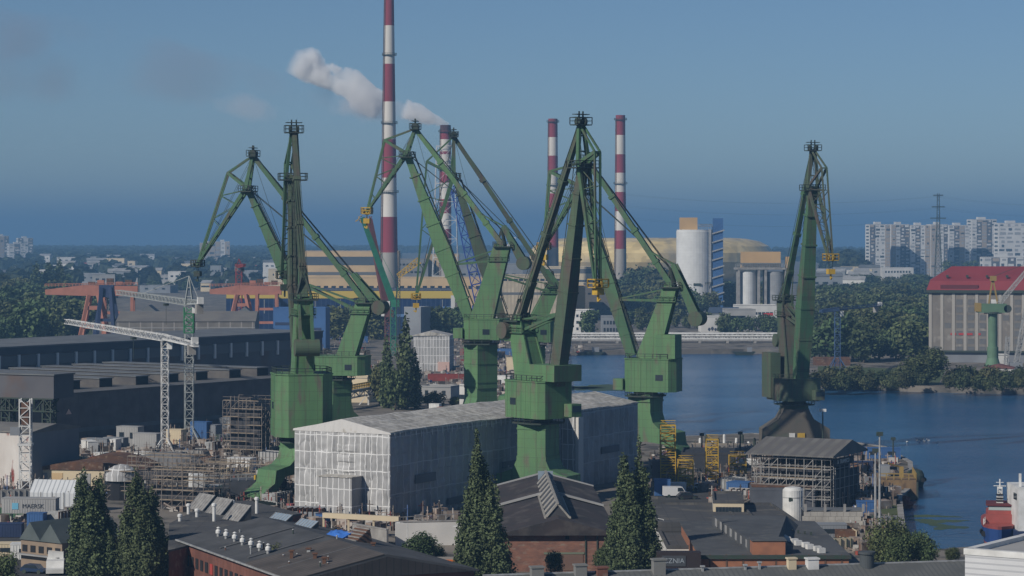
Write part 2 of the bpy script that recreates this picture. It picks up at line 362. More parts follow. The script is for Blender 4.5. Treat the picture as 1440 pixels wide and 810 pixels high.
KITL = [(round_kit(s, 12, w_, 1500, 1.0).mesh('light_crown', LEAF['light']), trunk_mb(12,.3,4,s).mesh('light_trunk', BARK)) for s, w_ in ((21,10),(22,9))]
KITP = [(leaves(spire(0,0,20,2.6)+spire(1.2,.5,16,2.0), 1800, .95, s).mesh('column_crown', LEAF['poplar']), trunk_mb(18,.3,2,s).mesh('column_trunk', BARK)) for s in (31,32)]
KITS = [(round_kit(s, 5, 7, 700, .7, 7).mesh('scrub_crown', LEAF['scrub']), trunk_mb(4,.12,3,s).mesh('scrub_trunk', BARK)) for s in (41,42,43)]
def mid(px, base, top, label, group=None, kit=KIT, wid=1.0, name='leafy_tree', cat='tree', d=None, rnd=random):
    d = d or gd(base); h = zz(top, d); me = rnd.choice(kit); H = 20.5 if kit is KITP else 5.2 if kit is KITS else 12.0
    s = h/H; return tree(name, label, cat, (xx(px,d), d, 0), me[0], me[1], group, rnd.uniform(0,6.28), (s*wid, s*wid, s))
def wood(poly_rows, label, group, kit=KIT, step=16, jit=5, hm=(14,20), wid=1.1, seed=1, **k):
    """rows of trees: (base y, x0, x1)"""
    rnd = random.Random(seed)
    for (by, x0, x1) in poly_rows:
        x = x0 + rnd.uniform(0, step)
        while x < x1:
            y = by + rnd.uniform(-1,1)*jit*.5; d = gd(y); h = rnd.uniform(*hm)
            mid(x, y, HY + (HC-h)*FP/d, label, group, kit, wid*rnd.uniform(.85,1.2), rnd=rnd, **k)
            x += step * rnd.uniform(.7, 1.3)
wood([(492,-10,80),(478,-10,112),(463,-10,128),(449,-10,150),(437,-10,100),(426,0,110)], 'dark leafy tree in the dense wood behind the long black hall', 'trees of the dense wood behind the long black hall', step=17, hm=(19,25), seed=2)
wood([(428,48,84)], 'slim columnar poplar rising from the wood at the far left', 'columnar poplars in the wood at the far left', KITP, step=14, hm=(31,37), wid=1.3, seed=3, name='poplar_tree')
wood([(417,0,200),(409,190,300)], 'leafy tree between the low warehouses beyond the orange gantry crane', 'trees among the far left warehouses', step=26, hm=(9,13), wid=1.4, seed=4)
wood([(508,1150,1300),(496,1150,1305),(484,1165,1300),(474,1150,1300),(464,1150,1300),(454,1160,1310),(445,1150,1310)], 'dark leafy tree in the wood left of the red roofed granary', 'trees in the wood left of the red roofed granary', step=19, hm=(15,20), wid=1.15, seed=5)
wood([(432,1150,1310),(420,1150,1320),(410,1150,1310)], 'leafy tree behind the wood on the slope before the apartment towers', 'trees on the slope before the apartment towers', step=19, hm=(14,19), wid=1.5, seed=6)
wood([(398,1330,1440)], 'leafy tree at the foot of the apartment towers beside the granary roof', 'trees at the foot of the apartment towers', step=16, hm=(20,26), wid=1.2, seed=7)
wood([(476,470,530),(470,480,540)], 'dark leafy tree behind the leaning mast of a crane and the blue hall', 'trees before the blue hall', step=13, hm=(17,20), seed=8)
wood([(476,585,660),(468,600,650)], 'leafy tree between the blue hall and the small wrapped building', 'trees behind the small wrapped building', step=13, hm=(15,19), seed=9)
wood([(446,880,1010),(438,880,1060),(432,985,1080)], 'leafy tree behind the pipe bridge near the white silo', 'trees behind the pipe bridge', step=15, hm=(16,22), wid=1.2, seed=10)
wood([(425,888,948)], 'big dark tree in front of the golden stadium', 'big dark trees in front of the golden stadium', step=17, hm=(29,33), wid=1.1, seed=11)
wood([(470,1010,1090),(462,870,1000)], 'low leafy tree on the far bank behind the pipe bridge', 'low trees on the far bank', step=17, hm=(9,13), wid=1.1, seed=12)
mid(828, 474, 432, 'single leafy tree beside the small white house on the far bank')
mid(1303, 541, 487, 'big round dark tree on the island bank before the granary', kit=KITN, wid=1.75)
wood([(546,1145,1290),(548,1330,1440),(542,1150,1280),(541,1335,1440),(536,1150,1210)], 'scrubby grey green bush on the island bank at the waterline', 'bushes along the island bank', KITS, step=9, jit=3, hm=(4,7), wid=.9, seed=13, name='bush', cat='bush')
for px, base, top, lab in [(543,574,470,'dark poplar left in the clump behind the raised walkway'),(571,576,442,'tallest dark poplar in the clump behind the raised walkway'),(583,575,490,'dark poplar right in the clump beside the small wrapped building')]:
    mid(px, base, top, lab, None, KITP, .8, name='poplar_tree')
for px, base, top, lab, wd in [(556,577,510,'round tree filling the foot of the poplar clump',.6),(536,570,505,'round tree left of the poplar clump behind the walkway',.6),(610,573,548,'low round bush tree right of the poplar clump',1.5),(640,572,556,'low bush in front of the small wrapped building',1.4)]:
    mid(px, base, top, lab, None, KIT, wd)
for px, base, top, lab, wd, nm in [(1252,812,728,'bushy conical tree on the near quay, left of a pair',.95,'leafy_tree'),(1272,806,744,'small tree squeezed between two bushy trees on the near quay',.8,'leafy_tree'),(1299,812,744,'bushy conical tree on the near quay, right of a pair',.9,'leafy_tree'),
        (1262,815,752,'lower bushy tree in front of the near quay pair',1.0,'leafy_tree'),(590,806,752,'scruffy bush growing by the graffiti on the wall',1.3,'bush'),(570,806,768,'low bush left of the scruffy bush by the wall',1.1,'bush'),(612,800,764,'low bush between scruffy bush and orange graffiti',1.0,'bush'),(388,850,765,'thin birch before the red brick workshop wall',.55,'birch_tree'),(64,792,744,'small dark tree beside the sawtooth shed',.9,'leafy_tree'),(4,850,776,'dark tree cut by the lower left corner',.9,'leafy_tree'),
        (1340,790,768,'low shrub on the bank behind the white roof edge',1.6,'bush'),(780,815,777,'low bush at the foot of the brick hall',1.0,'bush'),(848,815,770,'low bush between brick hall and poplar',.9,'bush')]:
    mid(px, base, top, lab, None, [KITN[random.randrange(3)]], wd, name=nm, cat='bush' if nm=='bush' else 'tree')
# far wood: reads as one mass
def far_wood(rows, seed, size):
    rnd = random.Random(seed); vs = []; fs = []
    for (d0, d1, x0, x1, cnt, zb) in rows:
        for _ in range(cnt):
            d = rnd.uniform(d0, d1); px = rnd.uniform(x0, x1); h = rnd.uniform(11, 19); w = rnd.uniform(5, 9)
            X = xx(px, d); zb_ = zb(px, d) if callable(zb) else zb
            for k in range(16):
                a = Vector((rnd.gauss(0,1), rnd.gauss(0,1), rnd.gauss(0,1))).normalized()
                p = Vector((X + a.x*w, d + a.y*w, zb_ + h*.55 + a.z*h*.5)); s = size*rnd.uniform(.6,1.3)
                q = (a + Vector((0,0,.3))).normalized().to_track_quat('Z','Y'); o = len(vs)
                for x, y in ((-1,-.7),(.8,-.9),(1,.7),(-.6,1)): vs.append(p + q @ Vector((x*s, y*s, rnd.uniform(-.3,.3)*s)))
                fs.append((o,o+1,o+2,o+3))
    return MB().add(vs, fs)
FARL = leafmat('far_wood_leaves', (.026,.046,.024), (.04,.058,.028))
far_wood([(7600,8800,-20,760,1500,0),(5200,7400,-20,560,1100,0),(4000,5200,-20,460,230,0),(2500,3900,-20,420,110,0),(5200,7800,1000,1460,800,0)], 5, 5.5).build('far_wood', FARL)
tag(bpy.data.objects['far_wood'], 'dark band of woodland along the coast', kind='stuff')
far_wood([(3000,3700,1160,1226,420, lambda px,d: max(0, 19 - abs(px-1192)*.55)*(1-abs(d-3350)/900)),(4300,5200,1150,1240,200,8)], 6, 4).build('wooded_rise', FARL)
tag(bpy.data.objects['wooded_rise'], 'wooded rise left of the apartment towers', kind='stuff')
# ================================================================ building kit
UNIT = {}
def ubox(mat):
    if mat.name not in UNIT: UNIT[mat.name] = MB().box(-.5,.5,-.5,.5,-.5,.5).mesh('pane_'+mat.name, mat)
    return UNIT[mat.name]
def win(parent, c, sx, sy, sz, mat=None, name='window'):
    return inst(name, ubox(mat or GLASS), parent, c, 0, (sx, sy, sz))
def winrow(parent, face, w, dp, h, rows, cols, ws=(1.6,1.5), z0=1.2, z1=None, mat=None, m=(.08,.92), name='window'):
    """openings on the front (local -y) or left (local -x) or right (+x) face, set 6 cm proud"""
    z1 = h - 1.0 if z1 is None else z1
    L = w if face == 'f' else dp
    for i in range(rows):
        z = z0 + (z1-z0)*(i+.5)/rows
        for j in range(cols):
            u = -L/2 + L*(m[0] + (m[1]-m[0])*(j+.5)/cols)
            if face == 'f': win(parent, (u,-dp/2,z), ws[0], .12, ws[1], mat, name)
            elif face == 'l': win(parent, (-w/2,u,z), .12, ws[0], ws[1], mat, name)
            else: win(parent, (w/2,u,z), .12, ws[0], ws[1], mat, name)
def bld(label, c, w, dp, h, rz=0, wall=None, roof=None, kind='flat', rise=2.0, over=.4, name='building', cat='building', group=None, base_z=0):
    """a building on an Empty: wall + roof; front face is local -y"""
    r = thing(name, label, cat, (c[0], c[1], base_z), R(rz), group); a, b = w/2, dp/2
    MB().box(-a,a,-b,b,-.3,h).build('wall', wall, r); ro = MB(); o = over
    if kind == 'flat':
        ro.box(-a-.06,a+.06,-b-.06,b+.06,h+.003,h+.22)
        pr = MB()
        for e in ((-a,a,-b,-b+.3),(-a,a,b-.3,b),(-a,-a+.3,-b+.3,b-.3),(a-.3,a,-b+.3,b-.3)): pr.box(*e,h+.22,h+.6)
        pr.build('parapet', roof if roof.name == 'bitumen_roof' else wall, r)
    elif kind == 'gx':      # ridge along x, gables left and right
        ro.extr([(-b-o,h-.1*o),(b+o,h-.1*o),(b+o,h+.2),(0,h+rise+.2),(-b-o,h+.2)], -a-o, a+o).xf(Matrix.Rotation(R(90),4,'Z'))
    elif kind == 'gy':      # ridge along y, gables front and back
        ro.extr([(-a-o,h-.1*o),(a+o,h-.1*o),(a+o,h+.2),(0,h+rise+.2),(-a-o,h+.2)], -b-o, b+o)
    elif kind == 'shed':
        ro.extr([(-a-o,h),(a+o,h),(a+o,h+rise+.2),(-a-o,h+.2)], -b-o, b+o)
    elif kind == 'hip':
        i = min(a,b)*.8
        ro.add([(-a-o,-b-o,h),(a+o,-b-o,h),(a+o,b+o,h),(-a-o,b+o,h)] + ([(-a+i,0,h+rise),(a-i,0,h+rise)] if a >= b else [(0,-b+i,h+rise),(0,b-i,h+rise)]),
               [(0,3,2,1)] + ([(0,1,5,4),(1,2,5),(2,3,4,5),(3,0,4)] if a >= b else [(0,1,4),(1,2,5,4),(2,3,5),(3,0,4,5)]))
    ro.build('roof', roof, r)
    return r
def bpx(label, px0, px1, base, top, dp, d=None, rz=0, **k):
    """building whose front spans px0..px1 with its foot on row base and its wall top on row top"""
    d = d or gd(base); w = (px1-px0)*d/FP/max(.3, math.cos(R(rz))); h = zz(top, d)
    c = Vector((xx((px0+px1)/2, d), d)) + Vector((-math.sin(R(rz)), math.cos(R(rz))))*dp/2
    r = bld(label, c, w, dp, h, rz, **k); return r, w, dp, h
def lattice(m, a, b, w, h, n, r=.12, up=None, taper=1.0):
    a, b = Vector(a), Vector(b); t = (b-a).normalized(); up = Vector(up) if up else (Vector((0,1,0)) if abs(t.z) > .9 else Vector((0,0,1)))
    s = t.cross(up).normalized(); u = s.cross(t)
    def P(k, i, j): f = 1+(taper-1)*k/n; return a+(b-a)*k/n + s*(i*w*f/2) + u*(j*h*f/2)
    C = ((-1,-1),(1,-1),(1,1),(-1,1))
    for i, j in C: m.beam(P(0,i,j), P(n,i,j), r*1.5, r*1.5, side=s)
    for k in range(n):
        for e in range(4):
            p, q = C[e], C[(e+1)%4]
            if k % 2: p, q = q, p
            m.beam(P(k,*p), P(k+1,*q), r, r)
            m.beam(P(k,*p), P(k,*q), r, r)
    return m
def scaffold(label, c, w, dp, h, rz=0, bay=2.2, lift=2.0, mat=None, board=None, group=None, seed=1, skip=.18, core=0):
    r = thing('scaffold', label, 'scaffold', (c[0],c[1],c[2] if len(c)>2 else 0), R(rz), group); m = MB(); bo = MB(); rnd = random.Random(seed)
    nx, ny, nz = max(1,round(w/bay)), max(1,round(dp/bay)), max(1,round(h/lift)); bx, by = w/nx, dp/ny; t = .11
    X = lambda i: -w/2+i*bx; Y = lambda j: -dp/2+j*by
    for i in range(nx+1):
        for j in range(ny+1):
            if 1 < i < nx-1 and 1 < j < ny-1: continue
            top = nz*lift + rnd.choice((0,0,.9,1.1)); m.box(X(i)-t/2,X(i)+t/2,Y(j)-t/2,Y(j)+t/2,0,top)
    for k in range(1, nz+1):
        z = k*lift
        for j in (0, ny):
            m.box(-w/2,w/2,Y(j)-t/2,Y(j)+t/2,z-.03,z+.06)
            if rnd.random() > .3: m.box(-w/2,w/2,Y(j)-t/2,Y(j)+t/2,z+.9,z+.98)
            for i in range(nx):
                if rnd.random() < .3: m.beam((X(i),Y(j),z-lift),(X(i+1),Y(j),z),t*.8,t*.8)
                if rnd.random() > skip: bo.box(X(i)+.05,X(i+1)-.05,Y(j)+(0.05 if j==0 else -1.1),Y(j)+(1.1 if j==0 else -.05),z+.07,z+.14)
        for i in (0, nx):
            m.box(X(i)-t/2,X(i)+t/2,-dp/2,dp/2,z-.03,z+.06)
            for j in range(ny):
                if rnd.random() < .3: m.beam((X(i),Y(j),z-lift),(X(i),Y(j+1),z),t*.8,t*.8)
    m.build('tube_frame', mat or SCAF, r)
    if len(bo.f)//6 > 100: bo.build('deck_boards', board or PLANK, r)
    else:
        for q in range(len(bo.f)//6): MB().add(bo.v[q*8:q*8+8], [(0,3,2,1),(4,5,6,7),(0,1,5,4),(1,2,6,5),(2,3,7,6),(3,0,4,7)]).build('deck_board', board or PLANK, r)
    if core: MB().box(-w/2+1.3,w/2-1.3,-dp/2+1.3,dp/2-1.3,.1,h*core).build('dark_core', COREM, r)  # dark box put in for the shaded interior of the scaffold
    return r
SCAF = M('scaffold_tube',(.24,.22,.20),(.15,.12,.10),sc=1,rough=.7)
COREM = weather(M('scaffold_core',(.06,.062,.07),(.045,.045,.05),sc=.3,rough=.9),seam=0)
PLANK = M('scaffold_planks', (.27,.20,.13), (.36,.30,.22), sc=.8, rough=.9)
def textmesh(s, size, mat, depth=.03):
    cu = bpy.data.curves.new('lettering', 'FONT'); cu.body = s; cu.size = size; cu.extrude = depth; cu.align_x = 'CENTER'; cu.align_y = 'CENTER'
    o = bpy.data.objects.new('lettering', cu); me = bpy.data.meshes.new_from_object(o); bpy.data.objects.remove(o); me.materials.clear(); me.materials.append(mat); return me
def sign_text(parent, s, size, c, rot, mat):
    o = bpy.data.objects.new('lettering', textmesh(s, size, mat)); COL.objects.link(o); o.location = c; o.rotation_euler = rot; o.parent = parent; return o
BEIGE = M('beige_render', (.62,.45,.25), (.52,.38,.22), sc=.08, rough=.9)
CREAM = M('cream_render', (.64,.54,.37), (.54,.46,.33), sc=.1, rough=.9)
GREYW = M('grey_cladding', (.25,.27,.29), (.19,.20,.22), sc=.08, rough=.8)
WHITEW = M('white_render', (.66,.65,.62), (.52,.52,.50), sc=.1, rough=.9)
DKROOF = M('bitumen_roof', (.088,.088,.09), (.062,.063,.066), sc=.12, rough=.95, c3=(.125,.12,.11), sc3=.22, lo3=.52, hi3=.66, detail=7)
weather(DKROOF, 3.1, (.06,.055,.05), .35)
GYROOF = M('grey_sheet_roof', (.17,.18,.185), (.12,.125,.13), sc=.15, rough=.7)
LTROOF = M('pale_roof', (.38,.38,.37), (.28,.28,.28), sc=.12, rough=.8)
RDROOF = M('red_roof', (.25,.042,.048), (.20,.036,.042), sc=.06, rough=.7)
BRICK = M('old_red_brick', (.20,.085,.06), (.13,.065,.05), sc=.55, rough=.95, c3=(.27,.19,.15), sc3=.9, lo3=.54, hi3=.72, detail=7)
BROWNB = M('brown_brick', (.155,.095,.068), (.105,.075,.06), sc=.5, rough=.95, c3=(.22,.17,.13), sc3=.7, lo3=.55, hi3=.75, detail=7)
BLUEC = M('blue_cladding', (.05,.13,.31), (.042,.105,.25), sc=.1, rough=.6)
ORANGE = M('salmon_paint', (.44,.185,.13), (.36,.155,.11), sc=.3, rough=.7)
RUST = M('rusty_steel', (.15,.075,.045), (.09,.055,.04), sc=.5, rough=.9, c3=(.20,.14,.10), sc3=1.1)
NAVY = M('navy_paint', (.03,.05,.12), (.025,.04,.09), sc=.3, rough=.6)
DKGLZ = M('dark_glazing', (.06,.085,.11), (.09,.11,.13), sc=.3, rough=.3)
YELW = M('yellow_cladding', (.62,.46,.10), (.52,.40,.10), sc=.2, rough=.8)
# ================================================================ big green shipyard cranes
def oct_(u0, u1, w, ch): return [(u0+ch,-w),(u1-ch,-w),(u1,-w+ch),(u1,w-ch),(u1-ch,w),(u0+ch,w),(u0,w-ch),(u0,-w+ch)]
def rail(m, pts, h=1.1, r=.06):
    for a, b in zip(pts, pts[1:]):
        a, b = Vector(a), Vector(b); n = max(1, int((b-a).length/1.6))
        m.beam(a+Vector((0,0,h)), b+Vector((0,0,h)), r*2, r*2); m.beam(a+Vector((0,0,h*.5)), b+Vector((0,0,h*.5)), r*1.4, r*1.4)
        for k in range(n+1):
            p = a + (b-a)*k/n; m.beam(p, p+Vector((0,0,h)), r*2, r*2)
    return m
def P3(p, w=0.0): return Vector((p[0], w, p[1]))
def lerp(a, b, t): return (a[0]+(b[0]-a[0])*t, a[1]+(b[1]-a[1])*t)
def crane(label, base, az, pts, house, col_w=6.4, mat=GREEN, boom_mat=None, portal_az=None, mast_w=(4.2,3.0), extra=(), hook='yellow', boom=(2.2,3.0,1.3), lat=2.7, col_z=13.0, portal=True, sign=None, cwl=5.0, mast_foot=None):
    az = R(az); r = thing('harbour_crane', label, 'crane', (base[0], base[1], 0), az)
    ca, sa = math.cos(az), math.sin(az)
    def uv(p):
        if len(p) == 3: return (p[0], p[1])
        rx = (p[0]-CX)/FP; t = (-base[0]*sa + base[1]*ca)/(-rx*sa + ca)
        return ((t*rx-base[0])*ca + (t-base[1])*sa, HC-(p[1]-HY)*t/FP)
    F, PV, AP, TP, KN, MH = (uv(pts[k]) for k in ('foot','pivot','apex','tip','knee','mast')); CWP = uv(pts['cw'])
    LV = uv(pts['lever']) if 'lever' in pts else lerp(MH, CWP, -.4)
    bm_ = boom_mat or GREENU; um = mat if mat is GREEN2 else GREENU; hz0, hz1 = house['z']; rot = Matrix.Rotation((R(portal_az) if portal_az is not None else az) - az, 4, 'Z')
    if portal:
        W2 = col_w/2; pr = [(0,col_z+3),(W2,col_z+3),(W2,col_z),(W2+.7,col_z-2.2),(W2+2.4,col_z-3.6),(9.2,col_z-4.4),(9.6,col_z-7),(12.8,2.6),(12.8,1.0),(10.2,1.0),(9.4,2.6),(6.6,5.8),(2.5,6.2),(0,6.2)]
        pr = pr + [(-x,z) for x, z in reversed(pr[1:-1])]
        MB().extr(pr, -W2+.2, W2-.2).xf(rot).build('portal', mat, r)
        for sx in (-1,1):
            fm = MB().box(sx*11.5-1.6, sx*11.5+1.6, -4.4, 4.4, .75, 1.6)
            for k in (-3.4,-1.2,1.2,3.4): fm.box(sx*11.5-.8, sx*11.5+.8, k-.75, k+.75, .05, .95)
            fm.xf(rot).build('bogie', GDARK, r)
    cm = MB(); w2 = col_w/2; cz = col_z+2.5 if portal else 0
    cm.prism([(-w2,-w2),(w2,-w2),(w2,w2),(-w2,w2)], cz, hz0-1.2)
    for z in (cz+1.5, (cz+hz0)/2, hz0-2.4): cm.prism([(-w2-.12,-w2-.12),(w2+.12,-w2-.12),(w2+.12,w2+.12),(-w2-.12,w2+.12)], z, z+.35)
    cm.xf(rot).build('column', mat, r)
    pm = MB(); q = w2+1.3; pm.prism(oct_(-q,q,q,1.5), hz0-1.25, hz0-.95)
    ring = [(p[0],p[1],hz0-.95) for p in oct_(-q,q,q,1.5)]; rail(pm, ring+ring[:1])
    pm.build('slewing_platform', GDARK, r)
    MB().lathe((0,0,hz0-1.0), [(w2*.95,0),(w2*.95,1.05)], 20).build('slewing_ring', GDARK, r)
    lc = MB(); zl0, zl1 = (1 if not portal else col_z+3), hz0-1
    for s_ in (-.3,.3): lc.box(-w2-.75,-w2-.65,-1.2+s_-.05,-1.2+s_+.05,zl0,zl1)
    k_ = zl0
    while k_ < zl1: lc.box(-w2-.74,-w2-.66,-1.5,-.9,k_,k_+.06); k_ += .6
    for k_ in range(int((zl1-zl0)/2)): lc.box(-w2-1.2,-w2-.05,-1.65,-.75,zl0+k_*2+1.2,zl0+k_*2+1.26)
    lc.xf(rot).build('ladder', GDARK, r)
    # machine house
    h = MB(); u0, u1, ww = house['u0'], house['u1'], house['w']; ch = house.get('ch',1.6)
    h.prism(oct_(u0,u1,ww,ch), hz0, hz1); h.prism(oct_(u0-.15,u1+.15,ww+.15,ch), hz1+.003, hz1+.25)
    for k in range(int((u1-u0-2*ch)/1.5)):                       # cladding ribs
        uu = u0+ch+.75+1.5*k
        for s in (-1,1): h.box(uu-.06, uu+.06, s*ww-.05, s*ww+.05, hz0+.2, hz1-.05)
    hs = h.build('machine_house', mat, r)
    wn = MB()
    for (uu, zf) in house.get('win', [(.3,.45)]):
        uc = u0+(u1-u0)*uu
        for s in (-1,1): wn.box(uc-.9, uc+.9, s*(ww+.03)-.04, s*(ww+.03)+.04, hz0+(hz1-hz0)*zf-.7, hz0+(hz1-hz0)*zf+.7)
    wn.build('window', GLASS, hs)
    for e in house.get('blocks', ()):                            # raised blocks beside the house
        h2 = MB().box(*e); h2.build('winch_house', mat, r)
    rm = MB(); rp = [(p[0]*.97,p[1]*.97,hz1+.25) for p in oct_(u0,u1,ww,ch)]; rail(rm, rp+rp[:1]).build('railing', GDARK, r)
    # mast: two tapered plates joined by a web, leaning back to its head
    mf = uv(mast_foot) if mast_foot else (min(F[0]-3, MH[0]*.35), hz1)
    mf = (mf[0], hz1-.2); mm = MB(); m0, m1 = mast_w
    mm.beam(P3(mf), P3(MH), 3.4, m0, 2.6, m1, side=(0,1,0))
    for s in (-1,1): mm.beam(P3(mf,s*1.9), P3(MH,s*1.5), .35, m0+.5, .3, m1+.5, side=(0,1,0))
    mm.build('mast', um if mat is GREEN2 else mat, r)
    hd = MB(); hd.box(MH[0]-2.4, MH[0]+2.2, -2.6, 2.6, MH[1]-.5, MH[1]-.2); rail(hd, [(MH[0]-2.4,-2.6,MH[1]-.2),(MH[0]+2.2,-2.6,MH[1]-.2),(MH[0]+2.2,2.6,MH[1]-.2),(MH[0]-2.4,2.6,MH[1]-.2),(MH[0]-2.4,-2.6,MH[1]-.2)])
    hd.beam(P3((MH[0]-.6,MH[1]-.2),1.6), P3((MH[0]+.3,MH[1]+4.2),.4), .4,.5); hd.beam(P3((MH[0]-.6,MH[1]-.2),-1.6), P3((MH[0]+.3,MH[1]+4.2),-.4), .4,.5)
    hd.beam(P3((MH[0]+1.6,MH[1]-.2)), P3((MH[0]+.3,MH[1]+4.2)), .5,.5)
    hd.build('mast_head', GDARK, r)
    # boom, box girder tapering both ways, with a ladder and splice plates
    bo = MB(); mid_ = lerp(F, PV, .42); e2 = lerp(F, PV, .93)
    bo.beam(P3(F), P3(mid_), lat*.8, boom[0], lat, boom[1], side=(0,1,0)); bo.beam(P3(mid_), P3(e2), lat, boom[1], lat*.62, boom[2], side=(0,1,0)); bo.beam(P3(e2), P3(PV), lat*.62, boom[2], lat*.75, boom[2]*1.1, side=(0,1,0))
    for tt in (.12,.27,.42,.57,.72,.86):
        p = lerp(F,PV,tt); p2 = lerp(F,PV,tt+.008); k = boom[1]*1.02 if tt<.6 else boom[1]*.9
        sc_ = 1 - abs(tt-.42)*.55
        bo.beam(P3(p), P3(p2), lat*sc_*1.05+.1, k*sc_*1.02+.1, side=(0,1,0))
    ob = bo.build('boom', bm_, r)
    la = MB(); dirb = (P3(PV)-P3(F)).normalized(); nb = Vector((dirb.z,0,-dirb.x)); 
    if nb.z < 0: nb = -nb
    off = nb*(boom[1]*.5+.45)
    for s in (-.45,.45): la.beam(P3(F,s+.9)+off+dirb*2, P3(PV,s+.9)+off*.75-dirb*2, .12,.12)
    L = (P3(PV)-P3(F)).length; k = 3.0
    while k < L-3:
        f_ = 1-.25*k/L; c = P3(F,.9)+off*f_+dirb*k; la.beam(c-Vector((0,.5,0)), c+Vector((0,.5,0)), .1,.1); k += 1.4
    for s in (-1.1,.1): la.rod(P3(F,s)+off*.9, P3(PV,s)+off*.7, .09)
    la.build('ladder', GDARK, ob)
    bh = MB(); bh.box(PV[0]-1.8, PV[0]+1.5, -2.9, 2.9, PV[1]-1.1, PV[1]-.85)
    rail(bh, [(PV[0]-1.8,-2.9,PV[1]-.85),(PV[0]+1.5,-2.9,PV[1]-.85),(PV[0]+1.5,2.9,PV[1]-.85),(PV[0]-1.8,2.9,PV[1]-.85),(PV[0]-1.8,-2.9,PV[1]-.85)], 1.3, .07)
    for s in (-1.2,1.2): bh.add(*disc(P3(PV,s), .95, .35))
    bh.build('boom_head', GDARK, r)
    # beak: rocking jib of two chords with knee bracing
    bk = MB()
    for s in (-1,1):
        bk.beam(P3(AP,s*.55), P3(PV,s*1.35), .55,.75,.6,.9, side=(0,1,0)); bk.beam(P3(PV,s*1.35), P3(TP,s*.75), .6,.9,.4,.5, side=(0,1,0))
        bk.beam(P3(KN,s*.7), P3(AP,s*.45), .32,.42, side=(0,1,0)); bk.beam(P3(KN,s*.7), P3(TP,s*.6), .34,.42, side=(0,1,0)); bk.beam(P3(KN,s*.7), P3(PV,s*1.2), .42,.7, side=(0,1,0))
        for a_, b_ in ((.25,.22),(.5,.52),(.75,.78)):
            bk.beam(P3(lerp(KN,TP,a_),s*.65), P3(lerp(PV,TP,b_),s*1.0), .14,.16, side=(0,1,0))
        bk.beam(P3(lerp(KN,TP,.25),s*.65), P3(lerp(PV,TP,.03),s*1.2), .14,.16, side=(0,1,0)); bk.beam(P3(lerp(KN,TP,.5),s*.65), P3(lerp(PV,TP,.24),s*1.1), .14,.16, side=(0,1,0))
        bk.beam(P3(AP,s*.3), P3(lerp(PV,TP,.12),s*1.1), .14,.16, side=(0,1,0))
    for a_ in (0,.12,.25,.37,.5,.62,.75,.87):
        p = lerp(PV,TP,a_); q_ = lerp(PV,TP,a_+.1); bk.beam(P3(p,-1.35+.6*a_), P3(p,1.35-.6*a_), .22,.22); bk.beam(P3(p,-1.2+.5*a_), P3(q_,1.2-.5*a_), .12,.12)
    for a_ in (.3,.7): p = lerp(AP,PV,a_); bk.beam(P3(p,-.9), P3(p,.9), .3,.3)
    bk.beam(P3(KN,-.8), P3(KN,.8), .35,.35)
    b_ob = bk.build('beak', um, r)
    ah = MB(); ah.box(AP[0]-1.2, AP[0]+1.2, -1.9, 1.9, AP[1]-.25, AP[1]-.05); rail(ah, [(AP[0]-1.2,-1.9,AP[1]-.05),(AP[0]-1.2,1.9,AP[1]-.05),(AP[0]+1.2,1.9,AP[1]-.05),(AP[0]+1.2,-1.9,AP[1]-.05),(AP[0]-1.2,-1.9,AP[1]-.05)], 1.4, .07)
    for s in (-.8,.8): ah.add(*disc(P3((AP[0],AP[1]+.5),s), .9, .4))
    ah.box(AP[0]-.7, AP[0]+.7, -1.7, 1.7, AP[1]+1.9, AP[1]+2.05)
    ah.beam((AP[0],-.5,AP[1]), (AP[0],-.5,AP[1]+2.6), .25,.25); ah.beam((AP[0],.5,AP[1]), (AP[0],.5,AP[1]+2.6), .25,.25)
    ah.build('beak_head', GDARK, b_ob)
    # tie bar with splice joints
    tb = MB(); tb.beam(P3(AP), P3(MH), .9,1.1,1.5,1.3, side=(0,1,0))
    for a_ in (.28,.55,.8): p = lerp(AP,MH,a_); q_ = lerp(AP,MH,a_+.02); tb.beam(P3(p), P3(q_), 1.6,1.7, side=(0,1,0))
    tb.build('tie_bar', bm_, r)
    # luffing struts from mast to boom
    ls = MB(); p0 = lerp(mf, MH, .8); p1 = lerp(F, PV, .33)
    for s in (-.8,.8): ls.beam(P3(p0,s), P3(p1,s), .45,.55); ls.beam(P3((p0[0]+1,p0[1]+2.6),s), P3(p1,s), .25,.3)
    ls.box(min(p0[0],p0[0])-2.5, p0[0]+2.5, -2.2, 2.2, p0[1]-.3, p0[1]-.05); rail(ls, [(p0[0]-2.5,-2.2,p0[1]-.05),(p0[0]+2.5,-2.2,p0[1]-.05)]); rail(ls, [(p0[0]-2.5,2.2,p0[1]-.05),(p0[0]+2.5,2.2,p0[1]-.05)])
    ls.build('luffing_strut', um, r)
    # counterweight lever
    cl = MB()
    for s in (-1,1): cl.beam(P3(LV,s*1.25), P3(CWP,s*1.25), .5,1.1,.5,2.3, side=(0,1,0)); cl.beam(P3(LV,s*1.2), P3(lerp(AP,MH,.72),s*.5), .22,.26)
    cl.build('counterweight_lever', um, r)
    MB().add(*disc(P3(CWP), 1.75, cwl, 22)).build('counterweight', GREEN2 if mat is GREEN else mat, r)
    # ropes and hook block
    hk = MB(); hx, hzz = TP; hkz = hzz - house.get('drop', 3.0)
    for s in (-.5,.5): hk.rod((hx,s,hzz), (hx,s,hkz+1.2), .06)
    for s in (-.7,.7): hk.rod(P3(TP,s*.5), P3(lerp(PV,TP,.05),s), .05)
    for q_ in (-.9,-.3,.3,.9):
        hk.rod(P3((AP[0],AP[1]+.5),q_*.6), P3((MH[0],MH[1]+3.5),q_), .055); hk.rod(P3(PV,q_), P3((MH[0]+.3,MH[1]+4.2),q_*.5), .045)
